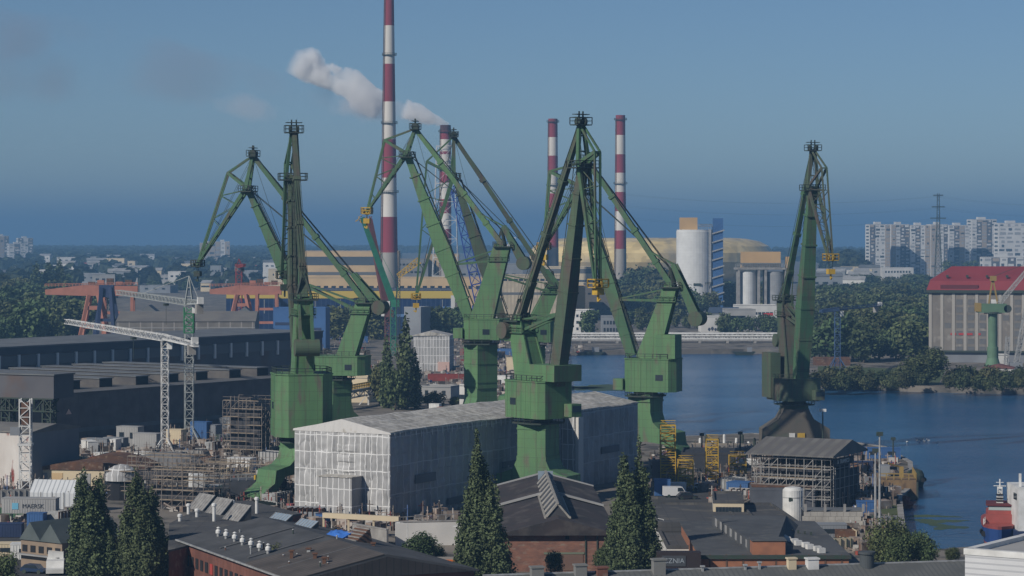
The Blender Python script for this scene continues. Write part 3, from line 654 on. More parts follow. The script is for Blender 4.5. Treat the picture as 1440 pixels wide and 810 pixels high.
    hk.rod(P3(AP,.7), P3(TP,.4), .05); hk.rod(P3(AP,-.7), P3(TP,-.4), .05); hk.rod(P3(AP,.4), P3(F,.4), .05); hk.rod(P3(AP,-.4), P3(MH,-.9), .05)
    hk.build('rope', GDARK, r)
    tb2 = MB(); tb2.box(hx-1.2,hx+1.2,-1.7,1.7,hzz-.6,hzz-.4); rail(tb2, [(hx-1.2,-1.7,hzz-.4),(hx+1.2,-1.7,hzz-.4),(hx+1.2,1.7,hzz-.4),(hx-1.2,1.7,hzz-.4),(hx-1.2,-1.7,hzz-.4)], 1.5, .12)
    for s in (-.6,.6): tb2.add(*disc((hx,s,hzz), .8, .3))
    tb2.build('tip_sheave_frame', YEL if hook == 'yellow' else GDARK, b_ob)
    hb = MB(); hb.box(hx-.8,hx+.8,-.9,.9,hkz,hkz+1.3); hb.beam((hx,0,hkz),(hx,0,hkz-1.3),.35,.35); hb.beam((hx,0,hkz-1.3),(hx+.7,0,hkz-.8),.3,.3)
    hb.build('hook_block', YEL if hook else GDARK, r)
    # driver's cab under the house edge
    cb = MB(); cu = u1+.2; cbz = hz0+.4; cb.box(cu, cu+2.4, ww-3.2, ww-.6, cbz, cbz+2.6); co = cb.build('driver_cab', mat, r)
    MB().box(cu+2.36, cu+2.46, ww-3.0, ww-.8, cbz+1.0, cbz+2.2).build('cab_window', GLASS, co)
    for fn in extra: fn(r, locals())
    if sign:
        s_ = MB().box(*sign[0]); s_.xf(rot).build('warning_board', YEL, r); s_ = MB().box(*sign[1]); s_.xf(rot).build('number_plate', WHITEP, r)
    return r
def disc(c, rad, th, n=18):
    c = Vector(c); vs = []
    for y in (-th/2, th/2):
        for k in range(n): a = 2*math.pi*k/n; vs.append((c.x+rad*math.cos(a), c.y+y, c.z+rad*math.sin(a)))
    return vs, [tuple(range(n)), tuple(range(n,2*n))[::-1]] + [(k,k+n,(k+1)%n+n,(k+1)%n) for k in range(n)]

HS = dict(u0=-7, u1=6.4, w=4.6)
# A: nearest on the left, boom edge-on pointing away over the yard
crane('big green crane at left, boom seen edge on above an octagonal house, curved leg lit', (xx(424,528),528), 103, dict(foot=(3,27,0),pivot=(13,67.5,0),apex=(11,76.6,0),tip=(25,46,0),knee=(20,70,0),mast=(-3.4,42,0),cw=(-7.5,32,0),lever=(-4,42.5,0)),
      dict(z=(13.6,26.3), u0=-5.9, u1=5.9, w=5.9, ch=2.4, win=[(.5,.5)]), portal_az=225, boom_mat=GREEN2, hook='', col_z=11.5, mast_w=(5.0,3.6), lat=3.4, sign=((7.4,9.6,-3.7,-3.2,4.9,5.8),(7.9,8.9,-3.7,-3.25,6.0,6.8)))
# B: behind A, boom and truss beak to the left
crane('green crane behind the edge on one, truss beak reaching down to the left', (xx(474,640),640), 168, dict(foot=(434,452),pivot=(348,264),apex=(356,219),tip=(278,372),knee=(321,243),mast=(514,424),cw=(535,432),lever=(497,385)),
      dict(z=(20.0,24.6), u0=-8, u1=5, w=4.4), portal_az=215, hook='', mast_foot=(488,503), col_w=5.4, mast_w=(4.2,3.2))
# C
crane('tall pale green crane centre left with a wide lit boom and yellow hook', (xx(676,660),660), 172, dict(foot=(661,450),pivot=(572,216),apex=(584,181),tip=(516,298),knee=(541,197),mast=(707,345),cw=(737,370),lever=(708,318)),
      dict(z=(28.0,33.2), u0=-7, u1=4, w=4.4, win=[(.45,.4)]), portal_az=215, mast_foot=(678,449), col_w=6.2, mast_w=(5.4,3.6), boom=(2.5,4.0,1.6), boom_mat=GREEN, lat=2.8)
# D: dirty olive one between C and F
crane('dull olive green crane with its dirty boom crossing behind the centre crane', (xx(745,740),740), 187, dict(foot=(706,447),pivot=(638,246),apex=(638,192),tip=(585,418),knee=(600,227),mast=(778,402),cw=(796,418),lever=(768,380)),
      dict(z=(24,30.5), u0=-7, u1=5, w=4.4), portal_az=215, mat=GREEN, boom_mat=GREEN2, mast_foot=(756,455), boom=(2.3,3.5,1.4))
# F: front centre on its flared base
crane('front centre green crane with dark boom, on a flared base behind the brick hall', (xx(757,525),525), -51.5, dict(foot=(6,24.4,0),pivot=(14.3,69.4,0),apex=(13.6,77.2,0),tip=(18.9,45,0),knee=(18.7,71.5,0),mast=(-6.0,37.5,0),cw=(-8.4,35.2,0),lever=(-4.5,38.5,0)),
      dict(z=(17.6,25.0), u0=-6.4, u1=6.4, w=4.6, ch=1.2, blocks=[(1.5,9.5,-3.6,3.6,25.3,28.6)], drop=2.0), portal_az=-27, boom_mat=GREEN2, mast_w=(5.2,3.4), lat=2.7, cwl=6.2, col_z=6.5, portal=False, boom=(2.6,3.2,1.6))
# G: at the basin edge
crane('green crane at the basin edge with a tall box beside its leaning mast', (xx(908,606),606), 162, dict(foot=(889,500),pivot=(815,262),apex=(827,226),tip=(765,348),knee=(773,241),mast=(945,402),cw=(981,448),lever=(948,372)),
      dict(z=(18.0,25.6), u0=-8.2, u1=4.4, w=4.4, blocks=[(-8.2,-3.6,-2.2,4.2,25.9,31.5)]), portal_az=-35, mast_foot=(912,500), mast_w=(4.8,2.6), col_w=6.0)
# E: far right
crane('lone dark green crane at right on a grey trapezoid base, yellow cage at its hook', (xx(1117,672),672), -74, dict(foot=(3.6,13,0),pivot=(12.4,67.4,0),apex=(12.6,76.8,0),tip=(24.2,49,0),knee=(20,72,0),mast=(-6.6,38,0),cw=(-7.6,27,0),lever=(-4.6,39,0)),
      dict(z=(11.6,17.2), u0=-7, u1=6.0, w=5.6, blocks=[(-7.4,-1.2,-6.2,-3.4,12.2,24.0)], drop=4.0), portal_az=3, mat=GREEN2, boom_mat=GREENU, mast_w=(5.0,3.0), col_z=7.6, portal=False, lat=3.8, boom=(3.0,3.8,1.6), hook='yellow')
# ================================================================ far side: power station, chimneys, stadium, silos, flats
def chimney(label, px, d, top, r0, r1, bands, rings, extra=None, base=None):
    zt = zz(top, d); X = xx(px, d); r = thing('chimney', label, 'chimney', (X, d, 0))
    RED = M('chimney_red', (.27,.045,.06), (.22,.04,.05), sc=.05, st=(1,1,.3), rough=.85); WH = M('chimney_white', (.66,.63,.58), (.54,.51,.46), sc=.08, st=(1,1,.25), rough=.85); CO = M('chimney_concrete', (.36,.34,.31), (.27,.26,.24), sc=.07, st=(1,1,.25), rough=.9); SOOT = M('sooty_lip', (.06,.035,.04), (.10,.04,.045), sc=.2, rough=.9)
    m = MB(); n = 28; idx = []; zs = [0] + [max(0, zz(y, d)) for y, c in bands]; cols = [c for y, c in bands]
    rad = lambda z: r0 + (r1-r0)*(z/zt)**.8
    for i in range(len(cols)):
        a, b = zs[i], zs[i+1]; st = max(1, int((b-a)/20)); pr = [(rad(a+(b-a)*k/st), a+(b-a)*k/st) for k in range(st+1)]
        f0 = len(m.f); m.lathe((0,0,0), pr, n, caps=False); idx += [cols[i]]*(len(m.f)-f0)
    f0 = len(m.f); m.lathe((0,0,0), [(rad(zt)*.8,zt-2),(rad(zt)*.8,zt)], n, caps=True); m.lathe((0,0,0), [(rad(zt)*.8,zt),(rad(zt),zt)], n, caps=False); idx += [3]*(len(m.f)-f0)
    o = m.build('shaft', RED, r, smooth=False)
    for q in (WH, CO, SOOT): o.data.materials.append(q)
    for p, i in zip(o.data.polygons, idx): p.material_index = i; p.use_smooth = len(p.vertices) == 4
    for y in rings:
        z = zz(y, d); g = MB(); q = rad(z); g.lathe((0,0,z), [(q+.05,0),(q+1.3,0),(q+1.3,.3),(q+.05,.3)], n, caps=False)
        for k in range(n):
            a = 2*math.pi*k/n; b_ = 2*math.pi*(k+1)/n
            p0 = Vector((math.cos(a)*(q+1.25), math.sin(a)*(q+1.25), z+.3)); p1 = Vector((math.cos(b_)*(q+1.25), math.sin(b_)*(q+1.25), z+.3))
            g.beam(p0, p0+Vector((0,0,1.3)), .15,.15); g.beam(p0+Vector((0,0,1.3)), p1+Vector((0,0,1.3)), .15,.15)
        g.build('platform', GDARK, r)
    la = MB(); a = R(215)
    for s in (-.5,.5): la.beam((math.cos(a)*(r0+.5)+s,math.sin(a)*(r0+.5),2),(math.cos(a)*(r1+.5)+s*.8,math.sin(a)*(r1+.5),zt-3),.22,.5)
    la.build('ladder', RUST, r)
    if extra: extra(r, rad, zt)
    return r
# band codes: 0 red, 1 white, 2 concrete, 3 soot; rows are photo rows of each band's top
chimney('tallest red and white chimney, rising out of the top of the picture', 547.5, 1800, -22, 6.9, 3.1, [(355,2),(305,0),(250,1),(196,0),(143,1),(90,0),(36,1),(-22,0)], [78,174,271])
def cage(r, rad, zt):
    m = MB()
    for k in range(9):
        z = 8+k*14.5; q = 10.5-.45*k; m.box(-q,q,-q-.15,-q+.15,z,z+.35); m.box(-q,q,q-.15,q+.15,z,z+.35); m.box(-q-.15,-q+.15,-q,q,z,z+.35); m.box(q-.15,q+.15,-q,q,z,z+.35)
        if k < 8:
            q2 = 10.5-.45*(k+1)
            for sx in (-1,1):
                for sy in (-1,1): m.beam((sx*q,sy*q,z),(sx*q2,sy*q2,z+14.5),.35,.35)
                m.beam((-q*sx,-q,z),(q2*sx,-q2,z+14.5),.22,.22); m.beam((sx*q,-q,z),(sx*q2,q2,z+14.5),.22,.22)
    m.build('scaffold_cage', WHITEP, r)
chimney('smoking red and white chimney with scaffold cage behind the crane beaks', 626.5, 2000, 176, 5.0, 4.2, [(343,2),(322,0),(300,1),(280,0),(257,1),(238,0),(217,1) ,(213,0),(196,1),(184,0),(176,3)], [186,240], cage)
chimney('left of two slim red and white chimneys right of centre', 777.5, 2150, 167, 5.2, 3.9, [(348,2),(322,0),(298,1),(272,0),(245,1),(219,0),(193,1),(167,0)], [172,261])
chimney('right of two slim red and white chimneys, nearest the white silo', 872.5, 2100, 162, 5.3, 3.9, [(350,2),(324,0),(297,1),(270,0),(243,1),(217,0),(190,1),(162,0)], [169,259])
# power station blocks
def bands(parent, w, dp, spec):
    for z0, z1, mt, nm in spec: win(parent, (0,-dp/2,(z0+z1)/2), w*.985, .14, z1-z0, mt, nm)
r, w_, dp_, h_ = bpx('wide beige boiler house of the power station with grey glazed bands', 424, 560, 425, 354, 40, wall=BEIGE, roof=LTROOF, name='power_station')
bands(r, w_, dp_, [(h_-11,h_-4,DKGLZ,'glazed_band'),(h_-19,h_-16.5,GYROOF,'glazed_band'),(h_-23,h_-21,DKGLZ,'glazed_band')])
r, w_, dp_, h_ = bpx('low beige turbine hall in front of the boiler house', 420, 700, 434, 391, 24, wall=BEIGE, roof=GYROOF, name='turbine_hall'); winrow(r,'f',w_,dp_,h_,1,22,(3.2,2.4),z0=h_-9,z1=h_-5)
r, w_, dp_, h_ = bpx('grey windowed annex between boiler house and beige tower', 556, 602, 422, 365, 30, wall=GREYW, roof=GYROOF); winrow(r,'f',w_,dp_,h_,5,7,(2.2,1.6))
r, w_, dp_, h_ = bpx('beige stair tower block with two dark slits at the power station', 599, 645, 421, 358, 24, wall=BEIGE, roof=LTROOF); winrow(r,'f',w_,dp_,h_,1,2,(1.4,12),z0=h_-18,z1=h_-4)
r, w_, dp_, h_ = bpx('grey conveyor house between the power station and the slim chimneys', 640, 735, 424, 372, 30, wall=GREYW, roof=GYROOF); winrow(r,'f',w_,dp_,h_,2,8,(3,1.4))
CORR = striped('corrugated_cream', (.55,.47,.34), (.40,.34,.25), 2.4, 'X', .62)
r, w_, dp_, h_ = bpx('cream corrugated hall behind the legs of the centre crane', 698, 805, 452, 388, 30, wall=CORR, roof=GYROOF, name='power_hall'); bands(r, w_, dp_, [(h_-12,h_-10.4,GYROOF,'roof_strip')]); winrow(r,'f',w_,dp_,h_,1,12,(2.6,1.4),z0=h_-4,z1=h_-1)
r, w_, dp_, h_ = bpx('upper cream hall with stepped grey roof in front of the slim chimneys', 748, 862, 432, 376, 26, wall=CREAM, roof=GYROOF, name='power_hall'); bands(r, w_, dp_, [(h_-4.6,h_-1.0,GYROOF,'roof_strip'),(h_-11,h_-9.5,DKGLZ,'glazed_band')])
r, w_, dp_, h_ = bpx('orange fronted block beside the dark grey bunker', 803, 823, 450, 403, 16, wall=M('ochre_render',(.55,.36,.17),(.48,.32,.16),sc=.1), roof=GYROOF)
r, w_, dp_, h_ = bpx('dark grey bunker block at the foot of the right slim chimney', 822, 868, 448, 400, 24, wall=M('dark_grey_render',(.15,.14,.13),(.12,.115,.11),sc=.1), roof=GYROOF); winrow(r,'f',w_,dp_,h_,2,6,(2,1.2))
r, w_, dp_, h_ = bpx('white fronted small house on the far bank beside a single tree', 796, 828, 470, 437, 14, rz=-16, wall=WHITEW, roof=GYROOF); winrow(r,'f',w_,dp_,h_,3,3,(1.3,1.5))
r, w_, dp_, h_ = bpx('grey windowed house on the far bank behind the pipe bridge', 846, 872, 472, 446, 14, wall=GREYW, roof=GYROOF); winrow(r,'f',w_,dp_,h_,2,5,(1.1,2))
# blue hall with yellow fascia
BGRID = striped('blue_glass_grid', (.022,.045,.12), (.05,.08,.15), 2.6, 'X', .86, rough=.25)
r, w_, dp_, h_ = bpx('long blue glazed shipbuilding hall with a yellow fascia', 318, 640, 472, 409, 50, wall=BGRID, roof=GYROOF, name='shipyard_hall')
win(r, (0,-dp_/2-.05,h_-2.1), w_*.998, .3, 4.0, YELW, 'fascia')
win(r, (w_/2-1.2,-dp_/2-.1,h_/2-.9), 2.2, .3, h_-3.2, WHITEW, 'end_post')
PBL = M('pale_blue_panel', (.12,.22,.42), rough=.5)
for (u, z, s) in ((.28,.45,9),(.38,.28,16),(.47,.62,6),(-.1,.3,10),(-.42,.4,8),(.13,.55,7),(.44,.12,12)): win(r, (u*w_,-dp_/2-.02,h_*z), s, .16, 1.5, PBL, 'light_panel')
for k in range(9): win(r, (-w_/2+w_*(k+.5)/9,-dp_/2-.02,h_-8.5), .35, .18, 7.5, GALV, 'mullion')
r, w_, dp_, h_ = bpx('small white and grey cabin before the blue hall', 568, 592, 480, 433, 12, rz=-24, wall=GREYW, roof=LTROOF)
r, w_, dp_, h_ = bpx('bright blue ship section standing behind the edge on crane, left half', 384, 412, 490, 434, 10, rz=-8, wall=BLUEC, roof=BLUEC, name='ship_section', cat='ship section'); win(r,(0,-dp_/2,h_*.62),w_*.8,.2,1.4,NAVY,'opening')
r, w_, dp_, h_ = bpx('bright blue ship section right of the edge on crane boom', 434, 458, 492, 434, 10, rz=-8, wall=BLUEC, roof=BLUEC, name='ship_section', cat='ship section'); win(r,(0,-dp_/2,h_*.5),w_*.5,.2,1.4,NAVY,'opening')
# stadium
AMB = M('amber_panels', (.66,.50,.21), (.74,.58,.28), sc=.05, rough=.35, c3=(.40,.33,.20), sc3=.03, lo3=.55, hi3=.7, spec=.5)
t = AMB.node_tree; bb = t.nodes['Principled BSDF']; src = bb.inputs['Base Color'].links[0].from_socket
tc = t.nodes.new('ShaderNodeTexCoord'); vo = t.nodes.new('ShaderNodeTexVoronoi'); vo.distance = 'CHEBYCHEV'; vo.inputs['Scale'].default_value = .11; t.links.new(tc.outputs['Object'], vo.inputs['Vector'])
hs = t.nodes.new('ShaderNodeHueSaturation'); sp = t.nodes.new('ShaderNodeSeparateColor'); mr = t.nodes.new('ShaderNodeMapRange'); mr.inputs[3].default_value = .78; mr.inputs[4].default_value = 1.15
t.links.new(vo.outputs['Color'], sp.inputs[0]); t.links.new(sp.outputs[0], mr.inputs[0]); t.links.new(mr.outputs[0], hs.inputs['Value']); t.links.new(src, hs.inputs['Color']); t.links.new(hs.outputs[0], bb.inputs['Base Color'])
d = 2900; st = thing('stadium', 'golden amber stadium bowl behind the chimneys and white silo', 'stadium', (xx(916,d),d,0))
s0 = MB().lathe((0,0,0), [(116,0),(130,12),(138,25),(138,35),(133,42),(122,47.5),(106,50.5),(88,51.5)], 72, caps=False); s0.xf(Matrix.Diagonal((1,.88,1,1))); s0.build('shell', AMB, st, smooth=False)
s1 = MB().lathe((0,0,0), [(87.8,51.4),(86,47),(60,44)], 72, caps=False); s1.xf(Matrix.Diagonal((1,.88,1,1))); s1.build('roof_rim', GALV, st)
# white silo with blue stair tower
d = 1800; so = thing('silo', 'huge white silo with an orange box on top', 'silo', (xx(977,d),d,0))
WS = striped('silo_white', (.66,.67,.66), (.57,.58,.58), 2.0, 'Z', .9, noise=.12)
MB().lathe((0,0,0), [(13,0),(13,zz(323,d)-1.2),(12.7,zz(323,d)-1.0),(12.7,zz(323,d))], 40).build('tank', WS, so)
z = zz(323,d); MB().box(-10.5,1.3,-8,4,z,zz(306,d)).build('head_house', M('ochre_render',(.55,.36,.17)), so)
MB().box(9.4,10.8,-9.6,-8.2,0,z+.3).build('pipe_duct', GALV, so)
g = MB(); rail(g, [(1.3,-11,z),(12,-6,z),(12.6,2,z)], 2.2, .12); lattice(g,(2,-9,z+3),(13,-5,z+3),1.6,1.6,7,.16); g.build('gangway', GALV, so)
g = MB(); g.box(-13.8+12.0,3.5,-13.3,-12.9,z*.33,z*.36); rail(g,[(6.5,-12.6,z*.34),(10.6,-10,z*.34),(13.4,-6,z*.34)],1.8,.14); g.build('side_platform', GDARK, so)
bt = thing('stair_tower', 'blue stair tower attached to the white silo', 'stair tower', (xx(1009.5,d-9),d-9,0))
MB().box(-3.4,3.4,-3,3,0,zz(307,d)).build('tower_wall', BLUEC, bt)
for k in range(9): MB().beam((-4.4,-3.6,6+k*6.2),(4.2,-3.6,8.6+k*6.2),.7,.9).build('stair_flight', GALV, bt)
# twin silo plant
d = 1750; tp = thing('cement_plant', 'twin silo plant with a long orange top house', 'silo plant', (xx(1069,d),d,0)); zt = zz(379,d)
for i, px in enumerate((1051,1090)):
    MB().lathe((xx(px,d)-xx(1069,d),0,6), [(5.8,0),(5.8,zt-7.5)], 28).build('silo_drum', WS if i == 0 else striped('silo_grey',(.30,.31,.32),(.24,.25,.26),1.6,'Z',.85), tp)
f = MB()
for px in (1038,1066,1075.5,1104): f.box(xx(px,d)-xx(1069,d)-.8,xx(px,d)-xx(1069,d)+.8,-6.6,6.6,0,zt)
f.build('frame', CONC, tp); MB().box(-17.5,17.5,-7,7,zt+.01,zt+1.4).build('deck', CONC, tp)
g = MB(); rail(g,[(-17.5,-7,zt+1.4),(17.5,-7,zt+1.4)],2.4,.14); lattice(g,(-13,-5.5,zt+2.6),(13,-5.5,zt+2.6),2,2,14,.16); g.build('gangway', GALV, tp)
MB().box(-13,13.6,-4,5,zt+1.42,zz(354,d)).build('head_house', M('ochre_render',(.55,.36,.17)), tp); MB().box(-13.6,14.2,-6,6,zz(370,d)-.6,zz(370,d)+.2).build('head_house_floor', GYROOF, tp)
MB().box(17.2,20.5,-3,3,zt+1,zz(361,d)).build('lift_house', M('ochre_render',(.55,.36,.17)), tp); MB().box(17.6,20.0,-2.4,2.4,0,zt+.98).build('lift_shaft', GALV, tp)
MB().box(-18,18,-11,-7.2,0,6.5).build('loading_shed', LTROOF, tp)
r, w_, dp_, h_ = bpx('white low depot before the twin silos', 1034, 1092, 452, 430, 16, wall=WHITEW, roof=GYROOF); winrow(r,'f',w_,dp_,h_,1,9,(2,1.6))
sg = inst('shop_sign', ubox(M('red_sign',(.5,.03,.03))), r, (w_*.3,-dp_/2,h_*.45), 0, (6,.2,1.6))
r, w_, dp_, h_ = bpx('two storey grey office on the far bank with a ribbon window', 1021, 1063, 466, 436, 14, rz=4, wall=LTROOF, roof=GYROOF); winrow(r,'f',w_,dp_,h_,1,6,(2.6,3),z0=h_*.42,z1=h_*.8,m=(.1,.62))
r, w_, dp_, h_ = bpx('white garage with dark graffiti on the far bank', 986, 1014, 467, 446, 12, rz=4, wall=WHITEW, roof=GYROOF)
GR = M('dark_graffiti', (.05,.06,.09)); g = MB()
for (x,y,s) in ((-2.6,1.6,1.5),(-.8,2.0,1.7),(1.0,1.5,1.4),(2.7,2.1,1.6)): g.add(*disc((x,-dp_/2-.04,y), s*.55, .05, 7)); g.box(x-s*.2,x+s*.25,-dp_/2-.07,-dp_/2-.02,y-s*.7,y+s*.6)
g.xf(Matrix.Translation((1.5,0,0))).build('graffiti', GR, r)
r, w_, dp_, h_ = bpx('dark blue roofed shed left of the grey office', 1000, 1040, 458, 440, 20, wall=GREYW, roof=M('slate_blue_roof',(.06,.085,.13)), kind='gx', rise=3)
for i,(px,lab) in enumerate(((1022,'left squat white tank beside the twin silo plant'),(1033,'right squat white tank beside the twin silo plant'))):
    rr = thing('storage_tank', lab, 'tank', (xx(px,1640),1640,0)); MB().lathe((0,0,0),[(2.6,0),(2.6,7.4),(.3,8.6)],20).build('tank', WHITEP, rr); MB().lathe((0,0,0),[(2.75,3.6),(2.75,3.9)],20,False).build('hoop', GALV, rr)
# granary
d = 1110; GRW = M('granary_brick', (.235,.215,.19), (.17,.155,.14), sc=.12, rough=.95, c3=(.30,.28,.25), sc3=.25, detail=6)
g0 = thing('granary', 'huge grey granary with a red mansard roof by the water', 'warehouse', (xx(1306,d),d,0), R(-9.3)); Wg, Dg = 66, 34; ze, zb, zr = zz(409,d), zz(395,d), zz(375,d)
MB().box(0,Wg,0,Dg,0,ze).build('wall', GRW, g0)
rf = MB().add([(-1,-1,ze),(Wg+1,-1,ze),(Wg+1,Dg+1,ze),(-1,Dg+1,ze),(.6,2,zb),(Wg-.6,2,zb),(Wg-.6,Dg-2,zb),(.6,Dg-2,zb),(10,Dg*.5,zr),(Wg-10,Dg*.5,zr)], [(0,3,2,1),(0,1,5,4),(1,2,6,5),(2,3,7,6),(3,0,4,7),(4,5,9,8),(5,6,9),(6,7,8,9),(7,4,8)])
rf.build('roof', RDROOF, g0); MB().box(-1.2,Wg+1.2,-1.3,-1.02,ze-.8,ze+.4).build('gutter', GDARK, g0)
MB().box(5,21,-.4,1.4,ze+.5,ze+2.6).build('dormer', M('dark_red_dormer',(.12,.03,.035)), g0)
for k in range(7): MB().cbox((8+k*8.5,4.2,zb+1.5),1.1,1.1,1.0).build('skylight', GDARK, g0)
for k in range(14):
    u = .7 + k*4.95; win(g0, (u,-.02,ze/2-.4), 1.25, .5, ze-.9, M('pilaster_concrete',(.42,.40,.36),(.34,.32,.29),sc=.2), 'pilaster')
for k in range(13):
    for i in range(8):
        if (k*7+i*3) % 5 < 3 or k in (2,5,7): win(g0, (3.2+k*4.95,-.03,4.2+i*3.2), 2.6, .14, 1.9, WHITEP if (k==5 and i in (0,1,3,5)) else GRAYWIN if (k+i)%3 else DARK, 'window') if False else None
GRAYWIN = M('grimy_window', (.10,.11,.12), (.16,.16,.16), sc=.4, rough=.4)
for k in range(13):
    for i in range(7):
        if k in (2,3,4,5,7,9) or (k*5+i*3) % 7 == 0: win(g0, (3.2+k*4.95,-.03,5.5+i*3.4), 2.7, .14, 2.2, WHITEP if (k==5 and i in (0,1,3,4,6)) else GRAYWIN, 'window')
MB().box(-.5,Wg,-6,-.3,0,4.4).build('loading_bay', GREYW, g0); MB().box(-1,Wg+.5,-7.4,-.28,4.42,4.9).build('canopy', GDARK, g0)
for k in range(4): win(g0,(10.5+k*3.5,-.05,12.0),2.4,.3,.9,M('red_letters',(.4,.05,.05)),'mounted_letter')
# apartment towers on the right
FLATWIN = M('flat_window',(.26,.28,.30),(.36,.37,.38),sc=.3,rough=.4)
APW = M('apartment_white', (.66,.66,.64), (.56,.56,.55), sc=.05, rough=.85); APT = M('apartment_tan', (.42,.36,.30), (.36,.31,.26), sc=.05, rough=.85); APD = M('apartment_dark', (.10,.115,.14), (.14,.15,.17), sc=.05, rough=.8)
def flat(label, px0, px1, base, top, stripes, rows=16, rz=7, dp=22):
    r, w, dpp, h = bpx(label, px0, px1, base, top, dp, rz=rz, wall=APW, roof=GYROOF, name='apartment_tower', cat='apartment tower')
    n = len(stripes); rr_ = random.Random(int(px0))
    for i, s in enumerate(stripes):
        u = -w/2 + w*(i+.5)/n
        if s in 'td': win(r, (u,-dpp/2-.25,h/2), w/n*.98, .5, h*.985, APT if s=='t' else APD, 'facade_strip')
        y = -dpp/2 - (.56 if s in 'td' else .02)
        for k in range(rows):
            if (i*5+k*3) % 11 == 4: continue
            if i*rows+k < 96: win(r, (u + (w/n*.08 if k%3 else -w/n*.08), y, h*(k+.55)/rows), w/n*rr_.choice((.34,.46,.7,.82)), .22, h/rows*rr_.choice((.36,.46,.62)), rr_.choice((FLATWIN,FLATWIN,FLATWIN,DKGLZ)) if s!='d' else rr_.choice((APW,APT)), 'window')
    for k in range(rows): win(r, (-w/2, 0, h*(k+.5)/rows), .3, dpp*.6, h/rows*.45, DKGLZ, 'side_window')
    MB().box(-w*.18,w*.12,-dpp*.2,dpp*.2,h+.65,h+3.6).build('lift_house', APW, r)
    return r
flat('leftmost white apartment tower of the row on the right, with dark corner balconies', 1223, 1252, 392, 316, 'dwwt')
flat('apartment tower with a tan strip, second in the row from the left', 1253, 1279, 391, 316, 'twdd')
flat('white and grey striped apartment tower, third in the row', 1280, 1308, 391, 317, 'wdwt')
flat('tan apartment tower behind the power pylon', 1309, 1333, 391, 316, 'ttwd')
flat('apartment tower with dark stepped panels left of the tall one', 1334, 1364, 390, 317, 'wdtw')
flat('tallest apartment tower with a tan front behind the granary roof', 1366, 1402, 389, 309, 'wdtdw', rows=17)
flat('white gridded apartment tower cut by the right edge of the picture', 1404, 1446, 390, 314, 'wwww', rows=13, rz=6)
flat('low white apartment wing at the foot of the tall tower', 1382, 1440, 399, 362, 'wdwdw', rows=5, rz=4, dp=14)
r, w_, dp_, h_ = bpx('low white hall at the foot of the leftmost apartment tower', 1240, 1285, 396, 377, 20, rz=5, wall=WHITEW, roof=LTROOF); winrow(r,'f',w_,dp_,h_,2,9,(2,2.4))
r, w_, dp_, h_ = bpx('small white pavilion on the road left of the apartment towers', 1204, 1217, 394, 382, 12, wall=WHITEW, roof=LTROOF)
r, w_, dp_, h_ = bpx('pale low terrace on the road left of the apartment towers', 1180, 1226, 398, 389, 12, wall=LTROOF, roof=GYROOF)
# left flats
flat('pale apartment block with white balconies at the far left', 13, 35, 372, 343, 'wdw', rows=8, rz=18, dp=24)
flat('dark apartment block behind the pale one at the far left', 26, 46, 368, 335, 'dwd', rows=8, rz=18, dp=30)
flat('dark apartment block cut by the left edge of the picture', -6, 12, 370, 332, 'dtd', rows=8, rz=18, dp=30)
r = flat('yellow apartment block on the horizon left of the crane cluster, left part', 281, 302, 376, 342, 'ttt', rows=6, rz=6, dp=16)
r = flat('yellow apartment block on the horizon left of the crane cluster, right part', 303, 323, 376, 340, 'twt', rows=6, rz=6, dp=16)
# low sheds across the far left plain
G_ = 'low warehouses on the far left plain'
rows_ = [(88,160,399,385,'GREYW','grey blue warehouse under the horizon left of the orange gantry'),(165,190,398,387,'GREYW','short grey warehouse right of the grey blue one'),(222,246,399,387,'LT','pale grey hall with a light roof on the left plain'),(248,280,399,389,'WHITEW','white hall left of the beak of the left crane'),(150,207,385,376,'WHITEW','long white shed with broken roofline on the left plain'),
 (112,128,365,357,'WHITEW','small white house in the far wood'),(128,143,364,357,'WHITEW','white house right of another in the far wood'),(182,194,367,360,'BEIGE','cream house in the far wood'),(218,238,364,356,'LT','pale shed in the far wood near the horizon'),(58,64,381,373,'WHITEW','tiny white house beside the columnar poplars'),(72,88,383,373,'WHITEW','white shed right of the tiny white house'),
 (295,318,392,379,'WHITEW','white shed under the yellow apartment block'),(300,330,406,394,'GREYW','grey shed before the white one under the yellow block'),(318,346,401,389,'LT','pale shed left of the edge on crane boom'),(340,363,401,381,'GREYW','grey clad block left of the edge on crane boom'),(363,383,399,384,'WHITEW','white cube building left of the edge on crane boom'),(282,296,410,398,'BEIGE','beige shed left of the second orange gantry'),
 (352,372,372,362,'LT','pale hall near the horizon left of the edge on crane'),(325,338,366,359,'WHITEW','white tower house on the plain left of the red roof'),(372,386,366,360,'WHITEW','white house near the horizon left of the edge on crane'),(115,150,410,400,'GREYW','grey shed partly behind the orange gantry girder'),(196,240,412,402,'GREYW','grey shed right of the orange gantry girder')]
for (a,b,bs,tp_,wc,lab) in rows_:
    wl = dict(GREYW=GREYW,LT=LTROOF,WHITEW=WHITEW,BEIGE=CREAM)[wc]
    r, w_, dp_, h_ = bpx(lab, a, b, bs, tp_, 22, rz=random.choice((-8,-5,4,-12)), wall=wl, roof=random.choice((GYROOF,LTROOF)), kind=random.choice(('flat','gx','flat')), rise=2.5, name='warehouse', cat='warehouse')
    winrow(r,'f',w_,dp_,h_,1,max(3,int(w_/9)),(3.2,1.6),z0=h_*.35,z1=h_*.85)
